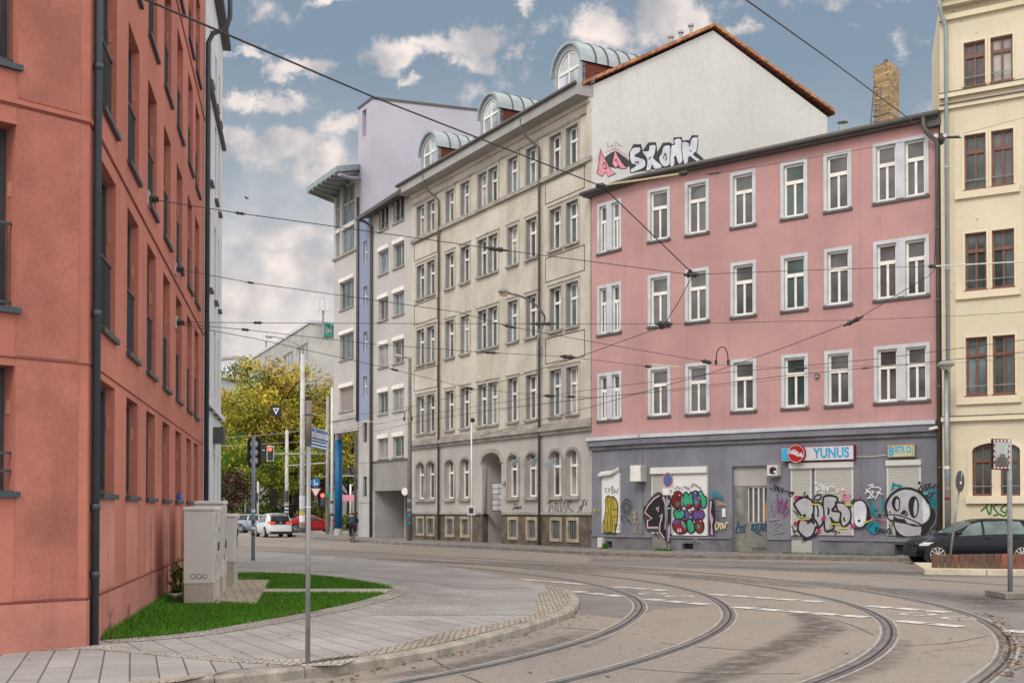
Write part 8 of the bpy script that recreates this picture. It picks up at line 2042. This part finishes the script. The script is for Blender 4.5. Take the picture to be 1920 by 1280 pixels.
# ================================================================== PEOPLE
def skin(name, chains, m, parent, sub=2):
    """chains: lists of (point, radius); shared points are welded into one graph"""
    V = []; E_ = []; Rr = []; idx = {}
    for ch_ in chains:
        prev = None
        for p_, r_ in ch_:
            k_ = tuple(round(c, 4) for c in p_)
            if k_ not in idx: idx[k_] = len(V); V.append(p_); Rr.append(r_)
            if prev is not None and prev != idx[k_]: E_.append((prev, idx[k_]))
            prev = idx[k_]
    me = bpy.data.meshes.new(name); me.from_pydata([tuple(v_) for v_ in V], E_, []); me.materials.append(m)
    o = bpy.data.objects.new(name, me); COL.objects.link(o); o.parent = parent; me.transform(world_of(parent).inverted())
    sk = o.modifiers.new('skin', 'SKIN'); sk.use_smooth_shade = True
    for i, v_ in enumerate(me.skin_vertices[0].data): v_.radius = (Rr[i], Rr[i]); v_.use_root = (i == 0)
    sb_ = o.modifiers.new('sub', 'SUBSURF'); sb_.levels = sub; sb_.render_levels = sub
    return o
SKINM = flat('skin', (.50, .29, .20), .6); HAIR = flat('dark_hair', (.03, .02, .015), .7); JEANS = flat('dark_trousers', (.018, .022, .032), .85); JACK = flat('navy_jacket', (.015, .03, .055), .8); SHOE = flat('dark_shoe', (.02, .02, .02), .6); REDJ2 = flat('dark_coat', (.03, .025, .04), .8)
def person(label, loc, head, J, jacket, trousers, helmet=None, hair=True, grp='people'):
    t = thing('person', label, 'person', loc, None, head); M_ = Matrix.Translation(loc) @ Matrix.Rotation(head, 4, 'Z')
    P = {k_: M_ @ Vector(v_) for k_, v_ in J.items()}
    mid = lambda a, b_, f_=.5: P[a].lerp(P[b_], f_)
    ch_ = [[(P['pelvis'], .13), (mid('pelvis', 'chest'), .125), (P['chest'], .14), (P['neck'], .055), (P['head0'], .075), (P['head1'], .095), (P['head2'], .07)]]
    for s in 'LR':
        ch_.append([(P['chest'], .14), (P['sh' + s], .06), (P['el' + s], .042), (P['wr' + s], .028), (P['ha' + s], .036)])
        ch_.append([(P['pelvis'], .13), (P['hip' + s], .085), (P['kn' + s], .058), (P['an' + s], .038), (P['to' + s], .038)])
        d_ = (P['ha' + s] - P['wr' + s]).normalized(); sd_ = d_.orthogonal().normalized()
        for k_ in range(4): q = P['ha' + s] + sd_ * .018 * (k_ - 1.5); ch_.append([(P['ha' + s], .036), (q + d_ * .04, .010), (q + d_ * (.085 - .008 * abs(k_ - 1.3)) + Vector((0, 0, -.02)), .008)])
        ch_.append([(P['ha' + s], .036), (P['ha' + s] + sd_ * .05 + d_ * .01, .010), (P['ha' + s] + sd_ * .065 + d_ * .045, .008)])
    skin('body', ch_, SKINM, t)
    skin('jacket', [[(P['pelvis'], .155), (mid('pelvis', 'chest'), .155), (P['chest'], .17), (mid('chest', 'neck', .8), .085)]] + [[(P['chest'], .17), (P['sh' + s], .085), (P['el' + s], .06), (mid('el' + s, 'wr' + s, .92), .043)] for s in 'LR'], jacket, t)
    skin('trousers', [[(P['pelvis'] - Vector((0, 0, .02)), .15), (P['hip' + s], .11), (P['kn' + s], .078), (mid('kn' + s, 'an' + s, .93), .055)] for s in 'LR'], trousers, t)
    for s in 'LR': skin('shoe', [[(P['an' + s] - Vector((0, 0, .02)), .05), (P['to' + s], .045)]], SHOE, t, 1)
    up_ = (P['head2'] - P['head0']).normalized(); fw = M_.to_3x3() @ Vector((1, 0, 0)); c_ = P['head1']
    rot_ = up_.to_track_quat('Z', 'Y').to_matrix().to_4x4()
    mb = MB(); pr = [(.118, .0), (.122, .05), (.105, .10), (.06, .135), (0, .145)] if helmet else [(.095, -.07), (.108, .0), (.105, .06), (.07, .11), (0, .125)]
    mb.lathe(pr, Matrix.Translation(c_ - fw * (.0 if helmet else .018)) @ rot_, 14, helmet or HAIR); mb.build('helmet' if helmet else 'hair', t, smooth=True)
    lf = M_.to_3x3() @ Vector((0, 1, 0))
    for s in (-1, 1):
        mb = MB(); mb.lathe([(0, -.012), (.012, 0), (0, .012)], Matrix.Translation(c_ + fw * .088 + lf * s * .034 + up_ * .0), 8, BLACK); mb.build('eye', t)
        mb = MB(); mb.lathe([(0, -.03), (.014, -.01), (.016, .015), (0, .03)], Matrix.Translation(c_ + lf * s * .095 - up_ * .005), 8, SKINM); mb.build('ear', t)
    mb = MB(); mb.lathe([(0, -.03), (.018, -.022), (.008, .02), (0, .025)], Matrix.Translation(c_ + fw * .10 - up_ * .025), 8, SKINM); mb.build('nose', t)
    mb = MB(); mb.tube([c_ + fw * .092 - lf * .022 - up_ * .062, c_ + fw * .098 - up_ * .06, c_ + fw * .092 + lf * .022 - up_ * .062], .006, 6, flat('lips_%d' % len(MATS), (.3, .1, .09), .6)); mb.build('mouth', t)
    return t
# cyclist riding away, and the bicycle
cx, cy_ = at(661.5, 64.0); hd = R(90 + 16); loc = Vector((cx, cy_, 0))
bk = thing('bicycle', 'dark bicycle ridden away from the camera beside the garage', 'bicycle', loc, None, hd); Mb = Matrix.Translation(loc) @ Matrix.Rotation(hd, 4, 'Z')
def bp(x, y, z): return Mb @ Vector((x, y, z))
for xw in (-.52, .54):
    mb = MB(); mb.tube([bp(xw + .33 * math.cos(math.tau * k_ / 28), 0, .345 + .33 * math.sin(math.tau * k_ / 28)) for k_ in range(29)], .018, 6, RUBBER, caps=False); wl_ = mb.build('wheel', bk, smooth=True)
    mb = MB()
    for k_ in range(14): a_ = math.tau * k_ / 14; mb.tube([bp(xw, 0, .345), bp(xw + .31 * math.cos(a_), 0, .345 + .31 * math.sin(a_))], .0025, 3, STEEL, caps=False)
    mb.build('spokes', wl_); mb = MB(); mb.tube([bp(xw, -.05, .345), bp(xw, .05, .345)], .025, 8, STEEL); mb.build('hub', wl_)
mb = MB()
for a, c in (((-.05, 0, .30), (-.16, 0, .86)), ((-.05, 0, .30), (.38, 0, .78)), ((-.14, 0, .80), (.37, 0, .86)), ((-.05, 0, .30), (-.52, 0, .345)), ((-.14, 0, .78), (-.52, 0, .345)), ((.36, 0, .93), (.54, 0, .345))): mb.tube([bp(*a), bp(*c)], .018, 6, DARKM)
mb.build('frame', bk, smooth=True)
mb = MB(); mb.tube([bp(.30, .30, 1.02), bp(.38, .12, 1.04), bp(.37, 0, 1.0), bp(.38, -.12, 1.04), bp(.30, -.30, 1.02)], .014, 6, BLACK); mb.tube([bp(.37, 0, 1.0), bp(.36, 0, .92)], .016, 6, BLACK); mb.build('handlebar', bk)
mb = MB(); mb.hexa([bp(*q) for q in ((-.30, -.08, .92), (.0, -.02, .92), (.0, .02, .92), (-.30, .08, .92), (-.30, -.075, .97), (.0, -.018, .95), (.0, .018, .95), (-.30, .075, .97))], BLACK); mb.build('saddle', bk, bevel=.02)
mb = MB(); mb.tube([bp(-.05, -.12, .30), bp(-.05, .12, .30)], .02, 6, STEEL); mb.tube([bp(-.05, .10, .30), bp(.08, .11, .20)], .012, 5, STEEL); mb.tube([bp(-.05, -.10, .30), bp(-.18, -.11, .40)], .012, 5, STEEL); mb.build('crank', bk)
for (x, y, z) in ((.08, .15, .19), (-.18, -.15, .41)): mb = MB(); mb.box(x - .05, x + .05, y - .04, y + .04, z - .012, z + .012, BLACK, Mb); mb.build('pedal', bk)
mb = MB(); mb.disc(bp(-.30, 0, .80), Mb.to_3x3() @ Vector((-1, 0, 0)), .03, .03, 10, flat('rear_reflector', (.4, .02, .02), .3)); mb.build('rear_lamp', bk)
person('person in a dark jacket and helmet riding a bicycle, seen from behind', loc, hd,
       dict(pelvis=(-.15, 0, 1.0), chest=(.12, 0, 1.29), neck=(.20, 0, 1.39), head0=(.24, 0, 1.43), head1=(.27, 0, 1.49), head2=(.30, 0, 1.55),
            shL=(.13, .19, 1.33), elL=(.16, .31, 1.15), wrL=(.29, .30, 1.07), haL=(.315, .285, 1.05), shR=(.13, -.19, 1.33), elR=(.16, -.31, 1.15), wrR=(.29, -.30, 1.07), haR=(.315, -.285, 1.05),
            hipL=(-.13, .10, .96), knL=(.20, .12, .64), anL=(.04, .13, .26), toL=(.15, .14, .215), hipR=(-.13, -.10, .96), knR=(.18, -.12, .80), anR=(-.22, -.13, .47), toR=(-.11, -.14, .435)), JACK, JEANS, helmet=BLACK)
px_, py_ = at(557.5, 99.0)
person('person in a dark coat standing behind the red car', Vector((px_, py_, .05)), R(-70),
       dict(pelvis=(0, 0, .95), chest=(0, 0, 1.33), neck=(.01, 0, 1.48), head0=(.02, 0, 1.55), head1=(.03, 0, 1.63), head2=(.02, 0, 1.71), shL=(0, .19, 1.40), elL=(-.02, .25, 1.12), wrL=(.06, .24, .88), haL=(.08, .235, .80), shR=(0, -.19, 1.40), elR=(-.02, -.25, 1.12), wrR=(.06, -.24, .88), haR=(.08, -.235, .80),
            hipL=(0, .10, .90), knL=(.03, .11, .50), anL=(0, .11, .09), toL=(.16, .12, .045), hipR=(0, -.10, .90), knR=(.02, -.11, .50), anR=(-.02, -.11, .09), toR=(.14, -.12, .045)), REDJ2, JEANS)

# ================================================================== TREES AND BUSHES
def tree(label, px, D, H_, cr, mats, cbase=.32, n=9000, size=.26, bark=BARK, squash=1.0, lean=0, grp='park trees behind the junction', spread=1.0):
    p = Vector((*at(px, D), .05)); t = thing('tree', label, 'tree', p, grp)
    mb = MB(); top = p + Vector((lean, 0, H_ * .62)); r0 = .020 * H_ + .05
    mb.tube([p, p + Vector((lean * .2, 0, H_ * .15)), p + Vector((lean * .5, .1, H_ * .35)), top], [r0 * 1.25, r0, r0 * .75, r0 * .3], 9, bark); mb.build('trunk', t, smooth=True)
    lm = MB(); clumps = []
    for k_ in range(15):
        f_ = random.uniform(cbase * .75, .62); b0 = p + Vector((lean * f_, 0, H_ * f_)); a_ = k_ * 2.4 + random.uniform(-.4, .4); rr = cr * random.uniform(.55, 1.0) * spread
        e = b0 + Vector((math.cos(a_) * rr, math.sin(a_) * rr, H_ * random.uniform(.08, .34))); m_ = b0.lerp(e, .5) + Vector((0, 0, H_ * .05))
        e.z = min(e.z, p.z + H_ * .97); lm.tube([b0, m_, e], [r0 * .42, r0 * .25, r0 * .08], 6, bark); clumps.append((e, cr * random.uniform(.28, .46))); clumps.append((m_.lerp(e, .5) + Vector((random.uniform(-1, 1), random.uniform(-1, 1), random.uniform(0, 1))) * cr * .2, cr * random.uniform(.22, .36)))
        for q_ in range(2):
            s_ = m_.lerp(e, random.uniform(.1, .7)); e2 = s_ + Vector((random.gauss(0, 1), random.gauss(0, 1), random.uniform(.1, .9))) * cr * .34; e2.z = min(e2.z, p.z + H_); lm.tube([s_, e2], [r0 * .16, r0 * .05], 5, bark); clumps.append((e2, cr * random.uniform(.2, .34)))
    for k_ in range(7): clumps.append((top + Vector((random.gauss(0, .32) * cr, random.gauss(0, .32) * cr, random.uniform(.05, .34) * H_)), cr * random.uniform(.22, .36)))
    lm.build('limbs', t, smooth=True)
    cm = MB(); wsum = sum(r_ ** 2 for _, r_ in clumps)
    for c_, r_ in clumps:
        cnt = int(n * 1.1 * r_ ** 2 / wsum); main = random.choice(mats)
        for _ in range(cnt):
            d_ = Vector((random.gauss(0, 1), random.gauss(0, 1), random.gauss(0, 1))).normalized() * r_ * random.random() ** .45
            q = c_ + Vector((d_.x, d_.y, d_.z * .62 * squash)); 
            if q.z < p.z + H_ * .12: continue
            leaf(cm, q, size * .72 * random.uniform(.6, 1.3), main if random.random() < .65 else random.choice(mats))
    cm.build('crown', t)
    return t
YG = [LF_YG, LF_YG, LF_Y, LF_G, LF_O, LF_D]
tree('broad yellow green tree in the centre, crown touching the black tram sign', 512, 112, 15.6, 5.6, YG, .30, 11000)
tree('yellow tree left of the centre, beside the pale grey house', 452, 114, 13.5, 4.8, [LF_Y, LF_YG, LF_O, LF_YG], .30, 9000)
tree('tall yellow green tree behind the white tram mast', 556, 118, 15.9, 5.2, YG, .32, 10000)
tree('red brown leaved tree beside the tower, thin at the top', 603, 116, 15.6, 4.2, [LF_B, LF_B, LF_O, LF_YG], .42, 5200, .22)
tree('green tree with low crown seen under the tower', 655, 112, 11.5, 4.6, [LF_G, LF_YG, LF_Y], .22, 8000)
tree('low green tree behind the near traffic light', 478, 106, 8.6, 3.6, [LF_G, LF_G, LF_YG, LF_V], .25, 7000, .22)
tree('low green tree right of the red signal light', 545, 124, 9.0, 4.2, [LF_G, LF_YG, LF_V, LF_D], .2, 7000, .24)
tree('small dark wine red tree by the end of the pale house', 433, 100, 5.4, 1.9, [LF_R, LF_R, LF_R, LF_B], .30, 3600, .13)
tree('dark copper tree half hidden behind the near traffic light', 444, 120, 9.4, 3.4, [LF_R, LF_B, LF_R], .4, 3000, .2)
tree('green tree behind the signal mast near the blue column', 600, 124, 10.5, 4.4, [LF_G, LF_YG, LF_Y, LF_D], .2, 7000, .24)
def bush(label, px, D, w_, h, mats, n=1500):
    p = Vector((*at(px, D), .05)); t = thing('bush', label, 'bush', p, 'bushes under the park trees')
    mb = MB()
    for k_ in range(6): mb.tube([p, p + Vector((random.uniform(-w_, w_) * .5, random.uniform(-.4, .4), h * .7))], .03, 4, BARK)
    mb.build('stems', t); mb = MB()
    for k_ in range(9):
        c_ = p + Vector((random.uniform(-w_, w_) * .75, random.uniform(-.6, .6), h * random.uniform(.3, .72))); r_ = h * random.uniform(.28, .42)
        for _ in range(n // 9): d_ = Vector((random.gauss(0, 1), random.gauss(0, 1), random.gauss(0, 1))).normalized() * r_ * random.random() ** .4; q = c_ + Vector((d_.x * 1.3, d_.y, d_.z * .8)); leaf(mb, Vector((q.x, q.y, max(.1, q.z))), .16 * random.uniform(.6, 1.3), random.choice(mats))
    mb.build('foliage', t)
bush('dark green bush behind the grey estate car', 455, 104, 2.6, 2.6, [LF_D, LF_D, LF_G]); bush('dark bush behind the white hatchback', 497, 105, 2.4, 2.3, [LF_D, LF_G, LF_D]); bush('wide dark bush behind the red car', 548, 106, 2.8, 2.6, [LF_D, LF_D, LF_R]); bush('dark bush at the foot of the signal mast', 598, 107, 2.2, 2.4, [LF_D, LF_G, LF_YG]); bush('low bush in the gap right of the blue column', 655, 108, 2.0, 1.6, [LF_D, LF_G, LF_YG])
# banner in the passage under the tower
c_ = W(650, 933, 104); mb = MB(); mb.box(c_.x - .7, c_.x + .7, c_.y, c_.y + .04, c_.z - .28, c_.z + .28, flat('pink_banner', (.62, .25, .33), .7)); tag(mb.build('banner'), 'small pink and white banner seen through the passage under the tower', 'banner')
# fence railings in the passage
Fp = Fac(at(634, 98), at(676, 99)); t = thing('railing', 'dark balcony-like railing glimpsed high in the tower passage', 'railing', Fp.p(0, 6)); z0, z1 = Fp.z(655, 893), Fp.z(655, 876)
mb = MB(); mb.fbox(Fp, .3, Fp.L, z1 - .06, z1, 0, .05, DARKM); mb.fbox(Fp, .3, Fp.L, z0, z0 + .12, 0, .3, CONC); mb.build('rail', t)
mb = MB()
for k_ in range(16): u = .35 + (Fp.L - .4) * k_ / 15; mb.fbox(Fp, u, u + .03, z0 + .121, z1 - .061, .0, .03, DARKM)
mb.build('balusters', t)
# bird
c_ = W(463, 372, 90); t = thing('bird', 'small dark bird flying in front of the clouds', 'bird', c_)
mb = MB(); mb.lathe([(0, -.17), (.03, -.1), (.06, 0), (.045, .1), (.03, .14), (0, .17)], Matrix.Translation(c_) @ Matrix.Rotation(R(80), 4, 'Y'), 8, DARKM); mb.build('body', t, smooth=True)
for s in (-1, 1): mb = MB(); mb.poly([c_ + Vector((.05, 0, .02)), c_ + Vector((.0, s * .2, .1)), c_ + Vector((-.12, s * .38, .05)), c_ + Vector((-.08, 0, .02))], DARKM); mb.poly([c_ + Vector((-.08, 0, .01)), c_ + Vector((-.12, s * .38, .04)), c_ + Vector((.0, s * .2, .09)), c_ + Vector((.05, 0, .01))], DARKM); mb.build('wing', t)

# ================================================================== LITTER OF LEAVES AND WEEDS
LFD = leafmat('fallen_leaf', (.16, .075, .03), .1)
mb = MB()
def scatter(pts, n, sp, size, z, m):
    for _ in range(n):
        s_ = random.random() * (len(pts) - 1); i = int(s_); a, c = G(*pts[i]), G(*pts[min(i + 1, len(pts) - 1)]); q = a.lerp(c, s_ - i); q = Vector((q.x + random.gauss(0, sp), q.y + random.gauss(0, sp), z + .012)); a_ = random.uniform(0, math.tau); s2 = size * random.uniform(.5, 1.4)
        u_ = Vector((math.cos(a_), math.sin(a_), random.uniform(-.2, .3))) * s2; v_ = Vector((-math.sin(a_), math.cos(a_), random.uniform(-.2, .3))) * s2 * .6; mb.add([q - u_, q - v_, q + u_, q + v_], [(0, 1, 2, 3)], m)
scatter([(600, 1285), (700, 1255), (900, 1218), (1060, 1172), (1090, 1140)], 160, .10, .03, 0, LFD); scatter([(1850, 1150), (1885, 1185), (1905, 1225), (1890, 1270)], 220, .09, .035, 0, LFD)
scatter([(700, 1270), (1100, 1200), (1500, 1200), (1850, 1240)], 110, 2.2, .028, 0, LFD); scatter([(1100, 1042), (1300, 1046), (1500, 1049), (1700, 1052)], 380, .16, .05, 0, LFD); scatter([(300, 1240), (600, 1200), (900, 1130)], 60, .8, .022, .12, LFD)
struct('fallen_leaves', mb, kind='stuff')
mb = MB()
def weeds(F_, u0, u1, n, h, o):
    for _ in range(n):
        u = random.uniform(u0, u1); q = F_.p(u, .115, o + abs(random.gauss(0, .06))); a_ = random.uniform(0, math.tau); hh = h * random.uniform(.4, 1.3); w_ = .012
        mb.add([q - Vector((w_, 0, 0)), q + Vector((w_, 0, 0)), q + Vector((math.cos(a_) * .06, math.sin(a_) * .06, hh))], [(0, 1, 2)], LF_V)
weeds(FA, FA.u(1236, 1030), FA.u(1268, 1030), 90, .12, .3); weeds(FA, FA.u(1470, 1035), FA.u(1690, 1038), 150, .09, .08); weeds(FQ, FQ.u(1136, 1025), FQ.u(1144, 1025), 120, .22, .1)
struct('weeds', mb, kind='stuff')
